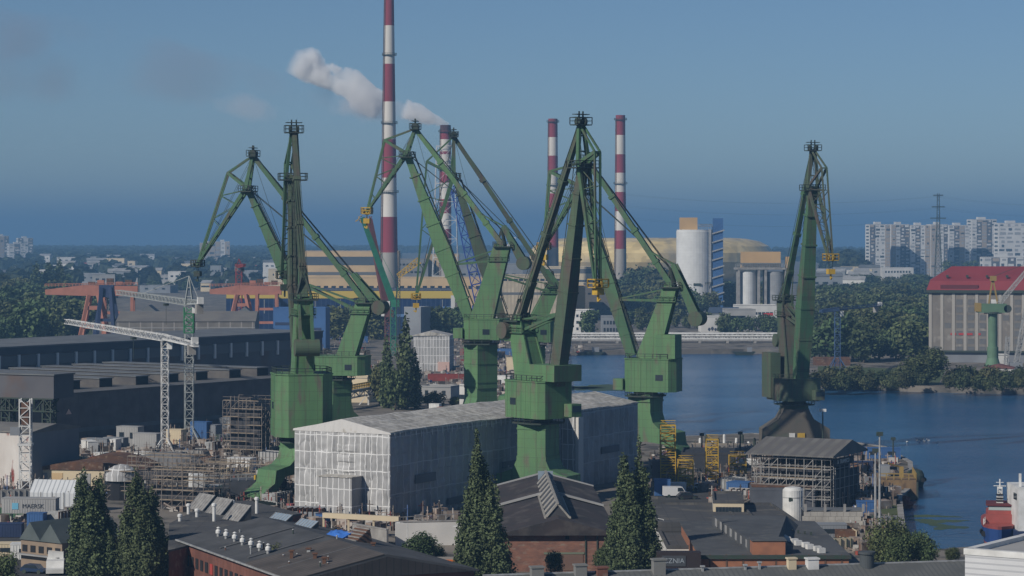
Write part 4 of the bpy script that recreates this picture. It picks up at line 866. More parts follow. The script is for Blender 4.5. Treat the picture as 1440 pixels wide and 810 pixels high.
for (a,b,bs,tp_,lab) in [(116,128,378,374,'red roofed house in the trees left of the orange gantry'),(333,360,384,378,'red roofed long hall left of the edge on crane boom')]:
    r, w_, dp_, h_ = bpx(lab, a, b, bs, tp_, 16, wall=WHITEW, roof=M('faded_red_roof',(.32,.07,.06)), kind='gx', rise=5, name='warehouse', cat='warehouse'); winrow(r,'f',w_,dp_,h_,1,4,(2.4,1.6),z0=.8,z1=h_-.4)
rnd = random.Random(31)
for k in range(46):
    a = rnd.uniform(60,425) if k < 34 else rnd.uniform(1150,1225); bs = rnd.uniform(368,408) if k < 34 else rnd.uniform(392,420); d = gd(bs); w_ = rnd.uniform(12,34); h_ = rnd.uniform(13,19)
    if k < 34: lab, gp_n = 'small pale hall half hidden by trees on the far left plain', 'small halls among the far left trees'
    else: lab, gp_n = 'small pale house half hidden by trees left of the apartment towers', 'small houses among the trees left of the apartment towers'
    r = bld(lab, (xx(a,d),d), w_, 14, h_, rnd.uniform(-15,10), wall=rnd.choice((WHITEW,CREAM,GREYW,LTROOF,WHITEW)), roof=rnd.choice((LTROOF,GYROOF,LTROOF)), kind=rnd.choice(('gx','flat')), rise=3, name='small_building', group=gp_n); winrow(r,'f',w_,14,h_,1,3,(w_*.14,2.0),z0=h_*.5,z1=h_*.9)
# pylon with lines
d = 2600; py_ = thing('power_pylon', 'grey lattice power pylon before the apartment towers', 'pylon', (xx(1319.5,d),d,0)); m = MB(); zt = zz(272,d)
lattice(m,(0,0,0),(0,0,zt*.6),8,8,8,.3,taper=.42); lattice(m,(0,0,zt*.6),(0,0,zt),3.2,3.2,8,.26,taper=.6)
m.build('mast', GDARK, py_)
for z, s in ((.74,8),(.86,6.5),(.98,5)):
    a = MB(); lattice(a,(-s,0,zt*z),(s,0,zt*z),1.0,1.0,8,.2); a.build('cross_arm', GDARK, py_)
for z, s in ((.74,8),(.86,6.5),(.98,5)):
    for sg_ in (-1,1):
        for dirx, dy in ((-330,-60),(240,120)):
            w0 = MB(); prev = None
            for k in range(13):
                f = k/12; p = Vector((sg_*s + dirx*f, dy*f, zt*z - 1 - 34*f*(1-f)*1.0 + (0 if dirx>0 else 2*f)))
                if prev: w0.beam(prev, p, .07,.07)
                prev = p
            w0.build('power_line', GDARK, py_)
# pipe bridge over the basin
d = 1300; pb = thing('pipe_bridge', 'long white pipe bridge crossing the far end of the basin', 'bridge', (xx(790,d),d,0)); L = xx(1100,d)-xx(790,d)
m = MB(); lattice(m,(0,0,zz(473,d)),(L,0,zz(473,d)),4,3.4,44,.28); m.build('truss', WHITEP, pb)
m = MB()
for k, yy in enumerate((469,472,476)):
    m.rod((-4,-2.2,zz(yy,d)),(L+4,-2.2,zz(yy,d)),.35,7)
m.build('pipe', WHITEP, pb)
MB().box(-6,L+8,-4.5,-2.8,zz(491,d)-.2,zz(488,d)).build('lower_deck', LTROOF, pb)
m = MB(); rail(m,[(-6,-4.5,zz(488,d)),(L+8,-4.5,zz(488,d))],1.5,.14); m.build('railing', WHITEP, pb)
for k in range(9): MB().box(L*k/8-.7,L*k/8+.7,-2,2,-2.2,zz(478,d)).build('pier', CONC, pb)
# moored barges at the far bank
for (a,b,py__,lab) in [(800,850,499,'dark barge moored under the pipe bridge, left'),(1030,1062,499,'dark work boat moored under the pipe bridge, right')]:
    dd = gd(py__,-2.2); r = thing('barge', lab, 'barge', (xx((a+b)/2,dd),dd,-2.2)); w = (b-a)*dd/FP
    MB().add([(-w/2+2,-2.5,-.3),(w/2-2,-2.5,-.3),(w/2-2,2.5,-.3),(-w/2+2,2.5,-.3),(-w/2,-3,1.5),(w/2,-3,1.5),(w/2,3,1.5),(-w/2,3,1.5)],[(0,3,2,1),(4,5,6,7),(0,1,5,4),(1,2,6,5),(2,3,7,6),(3,0,4,7)]).build('hull', GDARK, r)
    MB().box(w*.15,w*.35,-1.6,1.6,1.5,3.6).build('wheelhouse', GREYW, r)
# ================================================================ middle of the yard
HRZ = -math.degrees(math.atan2(.55,.835)); YRZ = -math.degrees(math.atan2(.402,.916))
BLK = striped('black_hall_cladding', (.15,.132,.133), (.11,.10,.106), 6.0, 'Y', .96, noise=.3); BLK2 = M('black_cladding', (.12,.12,.13), (.09,.09,.10), sc=.1, rough=.8, c3=(.12,.08,.065), sc3=.08, lo3=.52, hi3=.7)
# long black hall with roof monitors
h0 = thing('shipyard_hall', 'long low black hall with rows of roof monitors', 'hall', (-68,745,0), R(HRZ)); h0.scale = (1,1,.88)
MB().box(-80,0,-140,12,0,15).build('wall', BLK, h0); MB().box(-80.2,.3,-140.2,12.2,15.003,15.3).build('roof', M('hall_roof',(.14,.138,.135),(.095,.095,.098),sc=.06,rough=.9,detail=6), h0)
m = MB(); m.box(.02,.12,-140,12,3.4,4.6); m.build('light_band', GYROOF, h0)
for k in range(11):
    y = -132 + k*13.4; x1 = -9 - (k%3)*.6
    r_ = MB().box(-70,x1,y,y+5.2,15.3,17.9).build('roof_monitor', M('monitor_cladding',(.13,.12,.11),(.09,.085,.085),sc=.3,rough=.9), h0)
    MB().box(-70.3,x1+.3,y-.3,y+5.5,17.903,18.15).build('monitor_roof', GYROOF, r_); win(r_, (x1+.05,y+2.6,16.6), .12, 4.9, 2.3, DARK, 'end_panel')
inst('warning_sign', MB().add([(-.02,-1.1,.0),(-.02,0,1.6),(-.02,1.1,.0),(.05,-1.1,.0),(.05,0,1.6),(.05,1.1,.0)],[(0,1,2),(5,4,3),(0,3,4,1),(1,4,5,2),(2,5,3,0)]).mesh('warning_sign',M('sign_white',(.75,.5,.4))), h0, (.15,-88,9.0))
h1 = thing('shipyard_hall', 'higher black hall behind the low one, with a row of pale columns', 'hall', (-68,745,0), R(HRZ))
MB().box(-125,-82.5,-85,128,0,21).build('wall', BLK2, h1); MB().box(-125.3,-82.0,-85.3,128.3,21.003,21.4).build('roof', GYROOF, h1)
MB().box(-82.45,-82.2,-85,128,18.9,20.99).build('fascia', M('hall_fascia',(.06,.07,.09),(.045,.052,.07),sc=.1,rough=.6), h1)
win(h1, (-82.4,21,17.0), .2, 200, 3.0, M('hall_windows',(.09,.10,.115),(.13,.135,.14),sc=.2,rough=.4), 'window_band')
for k in range(25): win(h1, (-82.2,-80+k*8.3,16.4), .6, .9, 4.8, WHITEP, 'column')
# raised dark crane house in front of the hall at the far left
d = 574; gh = thing('crane_gantry', 'dark steel house on lattice legs at the left edge, in front of the black hall', 'gantry', (-103.6,d,0), R(YRZ))
MB().box(-40,1,0,8,18.2,23.4).build('house', BLK2, gh); MB().box(-40.2,1.3,-.3,8.3,23.403,23.7).build('roof', GYROOF, gh)
for x in (-36,-24,-12,-1):
    m = MB(); lattice(m,(x,1.2,0),(x,1.2,18.1),2.2,2.0,8,.22); m.build('lattice_leg', GDARK, gh)
m = MB(); lattice(m,(-40,1,16.7),(1,1,16.7),2.2,2.8,16,.2); m.build('girder', GDARK, gh)
# white building with rust runs
RUNS = M('rust_streaked_white', (.64,.61,.57), (.50,.46,.42), sc=.25, rough=.85, st=(1,1,.35), c3=(.22,.05,.04), sc3=.55, lo3=.58, hi3=.68)
wb = thing('paint_shed', 'white shed with red rust streaks on its lit side at the left edge', 'shed', (-102.8,548,0), R(YRZ))
MB().box(-40,0,0,18,0,12.6).build('wall', RUNS, wb); MB().box(.003,.12,.05,17.95,0,12.6).build('gable_wall', GREYW, wb)  # grey skin over the white end wall paints in its shade
MB().extr([(-.3,12.5),(18.3,12.5),(18.3,12.8),(9,14.0),(-.3,12.8)], -.35, 40.3).xf(Matrix.Rotation(R(90),4,'Z')).build('roof', M('dusty_roof',(.22,.21,.19),(.16,.155,.15),sc=.2), wb)
for x in (-8.5,-16.5,-26,-33): win(wb, (x,-.05,6), .35, .25, 11.6, RUST, 'down_pipe')
for x,z in ((-18.5,9.6),(-22,10.4),(-30,10)): win(wb, (x,-.03,z), 2.4, .14, .9, DARK, 'window')
# grey windowed shed with gable dormers behind the halls
r, w_, dp_, h_ = bpx('long grey shed with a grid of panes behind the black halls', 165, 358, 496, 452, 40, rz=3, wall=striped('pane_grid',(.20,.185,.165),(.32,.30,.28),5.2,'X',.90,rough=.6), roof=M('brown_grey_roof',(.21,.195,.17),(.16,.15,.14),sc=.1), kind='gx', rise=4, name='long_shed')
for k in range(4): win(r, (0,-dp_/2-.02,2+k*3.2), w_, .14, .4, LTROOF, 'sill_band')
for px,tp_,lab in ((211,432,'white gabled dormer house on the long grey shed, leftmost'),(275,436,'grey gabled dormer house behind the lattice crane mast'),(345,434,'pale gabled dormer house right on the long grey shed')):
    dd = 1290; hh = zz(tp_+9,dd); bld(lab, (xx(px,dd),dd), 9.5, 16, hh, 3, wall=WHITEW if px==211 else LTROOF, roof=GYROOF, kind='gy', rise=4.2, name='gabled_house')
# orange gantry cranes and blue A-frame
def gantry(label, px, base, x0, x1, top, d=None, mat=ORANGE, flip=1, trestle=True):
    d = d or gd(base); r = thing('gantry_crane', label, 'gantry crane', (xx(px,d),d,0)); a, b = xx(x0,d)-xx(px,d), xx(x1,d)-xx(px,d); z = zz(top,d); s = 1
    m = MB(); m.beam((a,0,z-3.0),(a+(b-a)*.42,0,z-2.2),2.0,2.4,2.6,5.2,side=(0,1,0)); m.beam((a+(b-a)*.42,0,z-2.2),(b,0,z-2.4),2.6,5.2,2.6,4.6,side=(0,1,0)); m.build('girder', mat, r)
    m = MB(); rail(m,[(a,-1.2,z-.4),(b,-1.2,z+.4)],1.3,.13); m.build('railing', mat, r)
    for k in range(5): MB().cbox((a+(b-a)*(.5+.1*k),0,z+.5),3.2,2.4,1.5+(k%3)*.8).build('winch', mat if k%2 else RUST, r)
    for sx in (-1,1):
        g = MB(); g.beam((sx*2.4,-3,z-4.4),(sx*7.6,-5,0),2.0,1.6,1.3,1.3); g.beam((sx*2.4,3,z-4.4),(sx*7.6,5,0),2.0,1.6,1.3,1.3); g.build('leg', mat, r)
    m = MB(); m.box(-5.4,5.4,-4,4,z*.32,z*.38); m.box(-3.6,3.6,-3.6,3.6,z*.62,z*.68); m.build('cross_beam', mat, r)
    if trestle:
        g = MB()
        for u in (b-a)*.5+a+6, b-2.5: g.beam((u,-2,z-4),(u,-2,0),1.6,1.6); g.beam((u,2,z-4),(u,2,0),1.6,1.6)
        for zz_ in (z*.3,z*.55): g.box((b-a)*.5+a+6,b-2.5,-2.3,-1.6,zz_,zz_+1.3)
        g.build('trestle_leg', mat, r)
    return r
gantry('salmon orange gantry crane left, arm reaching out over the dark wood', 133, 490, 64, 194, 402)
gantry('salmon orange gantry crane right, behind the red lattice tower', 340, 478, 295, 396, 402)
d = 1215; ba = thing('a_frame', 'dark blue A shaped crane frame in front of the left orange gantry', 'crane frame', (xx(150,d),d,0))
for sx in (-1,1):
    for s in (-.55,.55): MB().beam((sx*2.2,s*4,zz(404,d)),(sx*(7.4 if s>0 else 4.5),s*5,0),2.2,1.7,1.5,1.4).build('leg', NAVY, ba)
MB().box(-3.4,3.4,-2,2,zz(418,d),zz(401,d)).build('head', NAVY, ba); MB().box(-4.4,4.4,-2.4,2.4,zz(452,d),zz(448,d)).build('cross_beam', NAVY, ba)
# tower cranes
def tower(label, px, d, top, w, jib, cj, mat, apex=None, name='tower_crane', base=True, cabm=None, r_=.10, jh=1.6, ballast=True):
    """jib, cj: (world dx, dy, dz) from the mast head"""
    r = thing(name, label, 'tower crane', (xx(px,d),d,0), 0); zt = zz(top,d); n = max(4,int(zt/w)); m = MB(); lattice(m,(0,0,.3),(0,0,zt),w,w,n,r_); m.build('mast', mat, r)
    if base:
        b_ = MB()
        for i,j in ((-1,-1),(1,-1),(1,1),(-1,1)): b_.beam((i*w*1.5,j*w*1.5,.4),(i*w/2,j*w/2,w*2.0),.28,.28)
        b_.box(-w*1.6,w*1.6,-w*1.6,w*1.6,0,.4); b_.build('base_frame', mat, r)
    if jib:
        L = Vector(jib).length; m = MB(); lattice(m,(0,0,zt+.9),(jib[0],jib[1],zt+.9+jib[2]),jh,jh,max(6,int(L/1.9)),r_*.9,taper=.75); m.build('jib', mat, r)
        tr = MB(); p = Vector((jib[0]*.3,jib[1]*.3,zt+jib[2]*.3)); tr.cbox((p.x,p.y,p.z-.9),1.4,1.2,.6,math.atan2(jib[1],jib[0])); tr.beam(p-Vector((0,0,.8)),p-Vector((0,0,6)),.1,.1); tr.build('trolley', GDARK, r)
    if cj:
        m = MB(); e = Vector((cj[0],cj[1],zt+.9+cj[2])); m.beam((0,0,zt+.5),e,1.3,.35); lattice(m,(0,0,zt+1.2),e+Vector((0,0,.4)),1.2,.9,6,r_*.8); m.build('counter_jib', mat, r)
        if ballast: MB().cbox((cj[0]*.86,cj[1]*.86,zt-1.8),1.8,1.8,2.4,math.atan2(cj[1],cj[0])).build('ballast', CONC, r); MB().cbox((cj[0]*.96,cj[1]*.96,zt+.8),1.5,1.5,1.7,.3).build('winch_house', cabm or WHITEP, r)
    if apex:
        za = zz(apex,d); m = MB()
        for i,j in ((-1,-1),(1,-1),(1,1),(-1,1)): m.beam((i*w*.45,j*w*.45,zt+.4),(0,0,za),.24,.24)
        for f in (.3,.6): q=w*.45*(1-f); z=zt+(za-zt)*f; m.box(-q,q,-q-.06,-q+.06,z,z+.14); m.box(-q,q,q-.06,q+.06,z,z+.14)
        if jib: m.beam((0,0,za),(jib[0]*.62,jib[1]*.62,zt+1.6+jib[2]*.62),.12,.12)
        if cj: m.beam((0,0,za),(cj[0]*.9,cj[1]*.9,zt+1.2+cj[2]*.9),.12,.12)
        m.build('tower_top', mat, r)
    MB().cbox((w*.75,-w*.6,zt-1.9),1.3,1.4,2.1).build('driver_cab', cabm or WHITEP, r)
    return r
tower('white lattice tower crane in front of the black hall, jib reaching left', 232, 642, 480, 1.75, (-35.5,62,2.0), (12.5,-38,-.5), WHITEP)
tower('taller pale lattice tower crane with green upper mast beside the white one', 266, 668, 430, 2.2, (-30,74,1.0), (4.5,-12,0), M('pale_steel',(.40,.42,.41),(.30,.33,.32),sc=.6,rough=.6), apex=388)
gm = MB(); lattice(gm,(0,0,zz(468,668)),(0,0,zz(432,668)),2.36,2.36,4,.2); gm.build('green_mast_section', M('bright_green_paint',(.04,.20,.09)), bpy.data.objects['tower_crane.001'])
lt = thing('lattice_mast', 'short lattice mast with cable reel before the rust streaked shed', 'lattice mast', (xx(36,534),534,0)); m = MB(); lattice(m,(0,0,0),(0,0,20.8),2.2,2.2,11,.15); m.build('mast', WHITEP, lt)
MB().cbox((0,0,11),2.9,2.9,.5).build('cable_guide', WHITEP, lt); MB().cbox((-.2,0,15.4),1.9,1.9,4.6).build('cable_bundle', RUST, lt); MB().cbox((-2,-.5,13.2),2.0,1.6,1.7).build('control_cabin', GREYW, lt)
tower('red lattice tower crane in front of the right orange gantry', 336, 1360, 377, 3.2, (6,-30,1), (-3,14,0), M('red_steel',(.30,.05,.05),(.22,.05,.05),sc=.4), apex=364, r_=.24, cabm=GDARK)
tower('blue lattice tower crane with white cab on the island bank', 1177.5, 1045, 438, 2.2, (-14,-60,1), (26,55,0), M('dull_blue_steel',(.05,.10,.22),(.06,.10,.18),sc=.5), r_=.14, jh=1.5)
# slewing boom cranes between B and C
def luffer(label, px, base, top, hx, hy, mat, bw=2.0, d=None, jibmat=None, tipmat=None, latt=True, mw=2.4):
    d = d or gd(base); r = thing('luffing_crane', label, 'crane', (xx(px,d),d,0)); zt = zz(top,d); m = MB(); lattice(m,(0,0,0),(0,0,zt),mw,mw,max(4,int(zt/mw)),.26); m.build('mast', mat, r)
    MB().cbox((.6,0,zt+.02),mw*1.9,mw*1.3,3.4).build('machine_house', mat, r); MB().cbox((-mw*.9,-mw*.5,zt+.5),1.5,1.5,2.3).build('driver_cab', WHITEP, r)
    tip = Vector((xx(hx,d)-xx(px,d), -3, zz(hy,d))); m = MB()
    if latt: lattice(m,(0,0,zt+2),tip,bw,bw,max(8,int((tip.z-zt)/bw/1.1)),.3,taper=.4)
    else: m.beam((0,0,zt+2),tip,bw,bw*1.1,bw*.7,bw*.7)
    m.build('boom', jibmat or mat, r)
    m = MB(); m.beam((mw*.4,0,zt+3),(mw*.9,0,zt+9),.5,.5); m.beam((mw*.9,0,zt+9),tip,.16,.16); m.build('stay', mat, r)
    m = MB()
    for k in range(10): q = tip + Vector((random.uniform(-1.8,1.8),random.uniform(-1,1),random.uniform(-3.4,.6))); m.beam(q, q+Vector((random.uniform(-1.6,1.6),random.uniform(-.6,.6),random.uniform(-1.5,1.5))),.5,.4)
    m.build('tip_sheaves', tipmat or mat, r)
    return r
TEAL = M('teal_paint', (.03,.19,.11), (.03,.15,.09), sc=.3, rough=.6); BRNR = M('brown_red_paint', (.17,.06,.055), (.13,.055,.05), sc=.3, rough=.7)
luffer('teal green slewing crane with ochre tip left of the blue hall end', 553, 500, 432, 510, 306, TEAL, 2.6, tipmat=M('ochre_paint',(.36,.24,.06)), latt=False)
luffer('brown red slewing crane boom behind the teal one', 545, 492, 446, 520, 308, BRNR, 3.2, latt=False)
luffer('blue lattice luffing crane rising behind the centre crane booms', 678, 500, 440, 637, 262, M('strong_blue_paint',(.03,.07,.30),(.03,.06,.24),sc=.4), 5.2, mw=5.4)
luffer('white lattice derrick by the power station, behind the centre left crane', 700, 452, 385, 720, 335, WHITEP, 3.0)
yb = thing('conveyor_boom', 'yellow lattice boom lying before the beige stair tower', 'boom', (xx(560,1150),1150,0)); m = MB(); lattice(m,(0,0,zz(388,1150)),(9.5,0,zz(366,1150)),1.9,1.9,6,.24,taper=1.5); m.build('boom', YEL, yb); m = MB(); lattice(m,(0,0,0),(0,0,zz(389,1150)),1.6,1.6,20,.16); m.build('post', GDARK, yb)
# granary quay crane
d = 1048; qc = thing('quay_crane', 'pale green quay crane on a round column before the granary', 'crane', (xx(1396,d),d,0)); QG = M('pale_green_paint',(.12,.21,.13),(.10,.17,.11),sc=.3,rough=.7)
MB().lathe((0,0,0),[(3.6,0),(2.3,4.5),(2.3,9),(1.9,9.1),(1.9,zz(440,d))],20).build('column', QG, qc); MB().box(-6.4,5.2,-3,3,zz(439.5,d),zz(427,d)).build('machine_house', QG, qc); MB().box(-6.9,-5.2,-3.1,3.1,zz(438,d),zz(426,d)).build('yellow_end', M('dull_ochre',(.30,.21,.07)), qc)
MB().lathe((0,0,zz(441,d)),[(3.6,0),(3.6,.7)],20).build('slewing_ring', GDARK, qc)
m = MB(); m.beam((-1.6,0,zz(427,d)),(0,0,zz(390,d)),.6,.6); m.beam((2,0,zz(427,d)),(0,0,zz(390,d)),.6,.6); m.box(-1,1.4,-1,1,zz(395,d),zz(388,d)); m.build('gantry_top', M('dull_ochre',(.30,.21,.07)), qc)
m = MB(); lattice(m,(2.6,0,zz(427,d)),(17,-2,zz(366,d)),1.8,1.8,18,.2,taper=.6); m.build('boom', GALV, qc); m = MB(); m.beam((0,0,zz(389,d)),(17,-2,zz(366,d)),.16,.16); m.build('stay', GDARK, qc)
MB().add(*disc((5.6,-1.5,zz(434,d)),1.6,3)).build('rope_drum', GDARK, qc)
r2 = thing('lattice_crane', 'grey lattice crane boom cut by the right edge before the granary', 'crane', (xx(1428,1030),1030,0)); m = MB(); lattice(m,(0,0,2),(8,0,zz(372,1030)),1.7,1.7,24,.2); m.build('boom', GALV, r2); MB().cbox((0,0,0),5,4,3.6).build('house', GREYW, r2); m = MB(); lattice(m,(-4,0,0),(-3,0,14),1.4,1.4,9,.2); m.build('mast', GALV, r2)
r, w_, dp_, h_ = bpx('small red roofed boathouse at the foot of the green quay crane', 1384, 1424, 528, 518, 9, rz=-14, wall=WHITEW, roof=M('dull_red_roof',(.19,.075,.065),(.15,.07,.06),sc=.5), kind='gy', rise=1.3); winrow(r,'f',w_,dp_,h_,1,3,(1,1.4),z0=.2,z1=2.2)
r, w_, dp_, h_ = bpx('white cabin between granary and quay crane', 1403, 1418, 514, 500, 5, wall=WHITEW, roof=GYROOF)
r, w_, dp_, h_ = bpx('low concrete wall along the island quay, right', 1388, 1446, 541, 533, 2, rz=-4, wall=CONC, roof=CONC, name='quay_wall', cat='wall')
r, w_, dp_, h_ = bpx('brown scrap pontoon at the island edge beside the lone crane', 1146, 1196, 514, 505, 8, wall=RUST, roof=RUST, name='pontoon', cat='pontoon')
r, w_, dp_, h_ = bpx('low pale hut on the lawn by the blue tower crane', 1168, 1196, 531, 526, 4, wall=LTROOF, roof=LTROOF)
# small wrapped building and surroundings
def tarp(name, u, bw=1.25, bh=3.3, c1=(.40,.40,.395), c2=(.33,.33,.33), line=(.66,.66,.65)):
    m = M(name, c1, c2, sc=.5, rough=.6, st=(1.4,1.4,.35), bump=.9, bsc=.9, detail=6); t = m.node_tree; b = t.nodes['Principled BSDF']; src = b.inputs['Base Color'].links[0].from_socket
    tc = t.nodes.new('ShaderNodeTexCoord'); sp = t.nodes.new('ShaderNodeSeparateXYZ'); t.links.new(tc.outputs['Object'], sp.inputs[0]); cb = t.nodes.new('ShaderNodeCombineXYZ'); t.links.new(sp.outputs[u[0]], cb.inputs[0]); t.links.new(sp.outputs[u[1]], cb.inputs[1])
    nz = t.nodes.new('ShaderNodeTexNoise'); nz.inputs['Scale'].default_value = .35; t.links.new(tc.outputs['Object'], nz.inputs['Vector']); ad = t.nodes.new('ShaderNodeVectorMath'); ad.operation = 'MULTIPLY_ADD'; ad.inputs[1].default_value = (.5,.5,.5); t.links.new(nz.outputs['Color'], ad.inputs[0]); t.links.new(cb.outputs[0], ad.inputs[2])
    br = t.nodes.new('ShaderNodeTexBrick'); br.offset = 0; br.inputs['Scale'].default_value = 1; br.inputs['Brick Width'].default_value = bw; br.inputs['Row Height'].default_value = bh; br.inputs['Mortar Size'].default_value = .11; br.inputs['Mortar Smooth'].default_value = .3
    t.links.new(ad.outputs[0], br.inputs['Vector']); br.inputs['Color1'].default_value = (.8,.8,.8,1); br.inputs['Color2'].default_value = (1.08,1.08,1.08,1); br.inputs['Mortar'].default_value = (1,1,1,1)
    mu = t.nodes.new('ShaderNodeMix'); mu.data_type = 'RGBA'; mu.blend_type = 'MULTIPLY'; mu.inputs[0].default_value = 1; t.links.new(src, mu.inputs[6]); t.links.new(br.outputs['Color'], mu.inputs[7])
    mx = t.nodes.new('ShaderNodeMix'); mx.data_type = 'RGBA'; mx.inputs[7].default_value = (*line,1); t.links.new(br.outputs['Fac'], mx.inputs[0]); t.links.new(mu.outputs[2], mx.inputs[6]); t.links.new(mx.outputs[2], b.inputs['Base Color']); return m
TF, TS, TR = tarp('tarpaulin_front','XZ'), tarp('tarpaulin_side','YZ',2.6,5.5,(.36,.37,.38),(.28,.29,.30),(.44,.45,.46)), tarp('tarpaulin_roof','XY',3.4,4.6,(.56,.54,.49),(.32,.30,.265),(.58,.57,.55))
d = 1030; sw = thing('wrapped_building', 'small sheet wrapped building behind the poplar clump', 'wrapped ship section', (xx(632,d),d,0), R(-6)); W_ = 14.6
MB().box(-W_,0,0,14,0,14.4).build('sheeting', TF, sw); MB().add([(-W_-1.4,-.5,14.2),(.2,-.3,14.42),(.2,14,14.42),(-W_-1.4,14,14.2),(-W_*.55,-.5,16.0),(-W_*.55,14,16.2)],[(0,4,5,3),(4,1,2,5),(0,1,4),(3,5,2),(0,3,2,1)]).build('roof_sheet', TR, sw)
MB().box(-4.6,0.1,-1.2,-.01,0,3.8).build('porch', M('pink_render',(.55,.38,.33)), sw)
# ship under construction, dark red, with wrap
sh = thing('ship_hull', 'dark red ship hull under construction behind the black hall', 'ship', (xx(345,1120),1120,0)); HR = M('oxide_red',(.13,.035,.04),(.10,.035,.04),sc=.2,rough=.8)
MB().box(-22,14,-5,6,0,7.4).build('hull', HR, sh); MB().box(-10,6,-4,5,7.42,11.2).build('superstructure', HR, sh); MB().box(-6,3,-3.4,4,11.22,13).build('bridge', HR, sh); MB().box(-12,16,-6.4,-5.05,0,5.4).build('sheeting', TF, sh)
m = MB(); rail(m,[(-22,-5,7.42),(-10,-5,7.42)],1.2,.1); m.build('railing', GDARK, sh)
for (a,b,bs,tp_,lab,mt,kd) in [(482,517,566,532,'cream stepped building behind the raised walkway','CREAM','flat'),(498,516,562,527,'cream end gable behind the raised walkway, upper','CREAM','gx'),(293,312,505,488,'grey blue tank house at the ship hull, left','GREYW','flat'),(646,657,574,543,'white cabin with a window left of the pale green crane column','WHITEW','flat'),(590,634,560,545,'long grey barrier building right of the poplar clump','LT','flat'),(640,656,610,578,'white site cabin peeking over the wrapped ship roof','WHITEW','flat')]:
    r, w_, dp_, h_ = bpx(lab, a, b, bs, tp_, 8, rz=-20, wall=dict(CREAM=CREAM,GREYW=GREYW,WHITEW=WHITEW,LT=LTROOF)[mt], roof=GYROOF, kind=kd, rise=1.5); winrow(r,'f',w_,dp_,h_,1,3,(1.2,1.4))
# raised walkway with yellow railing
p0, p1 = at(474,556,800), at(568,545,860); wk = thing('raised_walkway', 'raised walkway with yellow railing behind the wrapped ship', 'walkway', (p0.x,p0.y,0)); D = p1-p0; zt = 55-222*800/FP
m = MB(); m.beam((0,0,zt-.4),(D.x,D.y,zt),2.2,.5); lattice(m,(0,0,zt-1.6),(D.x,D.y,zt-1.2),1.8,1.8,14,.16); m.build('deck', GALV, wk)
m = MB(); rail(m,[(-.3,-1.2,zt),(D.x-.3,D.y-1.2,zt+.3)],1.6,.13); rail(m,[(.3,1.2,zt),(D.x+.3,D.y+1.2,zt+.3)],1.6,.13); m.build('railing', YEL, wk)
for f in (.12,.45,.8): g = MB(); g.beam((D.x*f,D.y*f,0),(D.x*f,D.y*f,zt-1),.5,.5); g.beam((D.x*f-3,D.y*f,0),(D.x*f,D.y*f,zt-2),.3,.3); g.build('support', WHITEP, wk)
# ================================================================ wrapped ship, yard, quay
WRZ = -math.degrees(math.atan2(.467,.884))
wp = thing('wrapped_ship', 'long ship shaped building wrapped in pale sheeting, middle of the yard', 'wrapped ship', (-23.3,489,0), R(WRZ))
eh, rh = 17.2, 19.4
MB().box(-21.5,-.4,.35,71,0,eh).build('inner_frame', DARK, wp)
def crumple(nm, mat, P, U, V, nu, nv, amp, seed, sag):
    P, U, V = Vector(P), Vector(U), Vector(V); Nn = U.cross(V).normalized(); vs = []; fs = []; lu, lv = U.length, V.length
    for j in range(nv+1):
        for i in range(nu+1):
            u, v = i/nu, j/nv; pt = P+U*u+V*v; e = min(i,nu-i,j,nv-j); k = min(1,e/2)
            d = amp*mnoise.fractal(Vector((u*lu*.55+seed, v*lv*.22, seed*1.7)), 1.0, 2.0, 4) + amp*.8*mnoise.noise(Vector((u*lu*.9+v*lv*.7, v*lv*1.1-u*lu*.25, seed)))
            d += sag*abs(math.sin(math.pi*u*lu/2.45))*(.5+.5*abs(math.sin(math.pi*v*lv/4.2)))
            vs.append(pt + Nn*(d*k+.02))
    for j in range(nv):
        for i in range(nu): fs.append((j*(nu+1)+i,j*(nu+1)+i+1,(j+1)*(nu+1)+i+1,(j+1)*(nu+1)+i))
    return MB().add(vs,fs).build(nm, mat, wp, smooth=True)
crumple('front_sheet', TF, (-21.5,-.05,0), (21.55,0,0), (0,0,eh), 62, 50, .20, 1, .28); crumple('side_sheet', TS, (.03,-.05,0), (0,71.1,0), (0,0,eh), 170, 44, .26, 2, .22); crumple('rear_side_sheet', TS, (2.64,74,0), (0,32,0), (0,0,eh-.3), 80, 44, .24, 3, .2)
MB().box(-19,2.6,74,106,0,eh-.3).build('sheeting_rear_part', TS, wp); MB().box(-19,2.6,73.9,73.997,0,eh-.3).build('rear_end_sheet', TF, wp); MB().box(-20,-.6,71.01,73.85,0,eh-1).build('gap_sheet', TS, wp)
for x0,x1,y0,y1,k,nm in ((-21.5,0,-.25,71.2,0,'roof_sheet_front'),(-19,2.6,73.6,106.2,.3,'roof_sheet_rear')):
    xm = (x0+x1)/2; m = MB(); ny = 14; vs = []; fs = []
    rnd = random.Random(3)
    for j in range(ny+1):
        for i,(x,z) in enumerate(((x0-.35,eh-.25),(x0-.2,eh+.05),((x0+xm)/2,(eh+rh)/2),(xm,rh),((xm+x1)/2,(eh+rh)/2),(x1+.2,eh+.05),(x1+.35,eh-.25))): vs.append((x,y0+(y1-y0)*j/ny,z-k+rnd.uniform(-.14,.14)))
    for j in range(ny):
        for i in range(6): fs.append((j*7+i,j*7+i+1,(j+1)*7+i+1,(j+1)*7+i))
    fs += [tuple(range(7))[::-1], tuple(range(ny*7,ny*7+7))]
    m.add(vs,fs).build(nm, TR, wp)
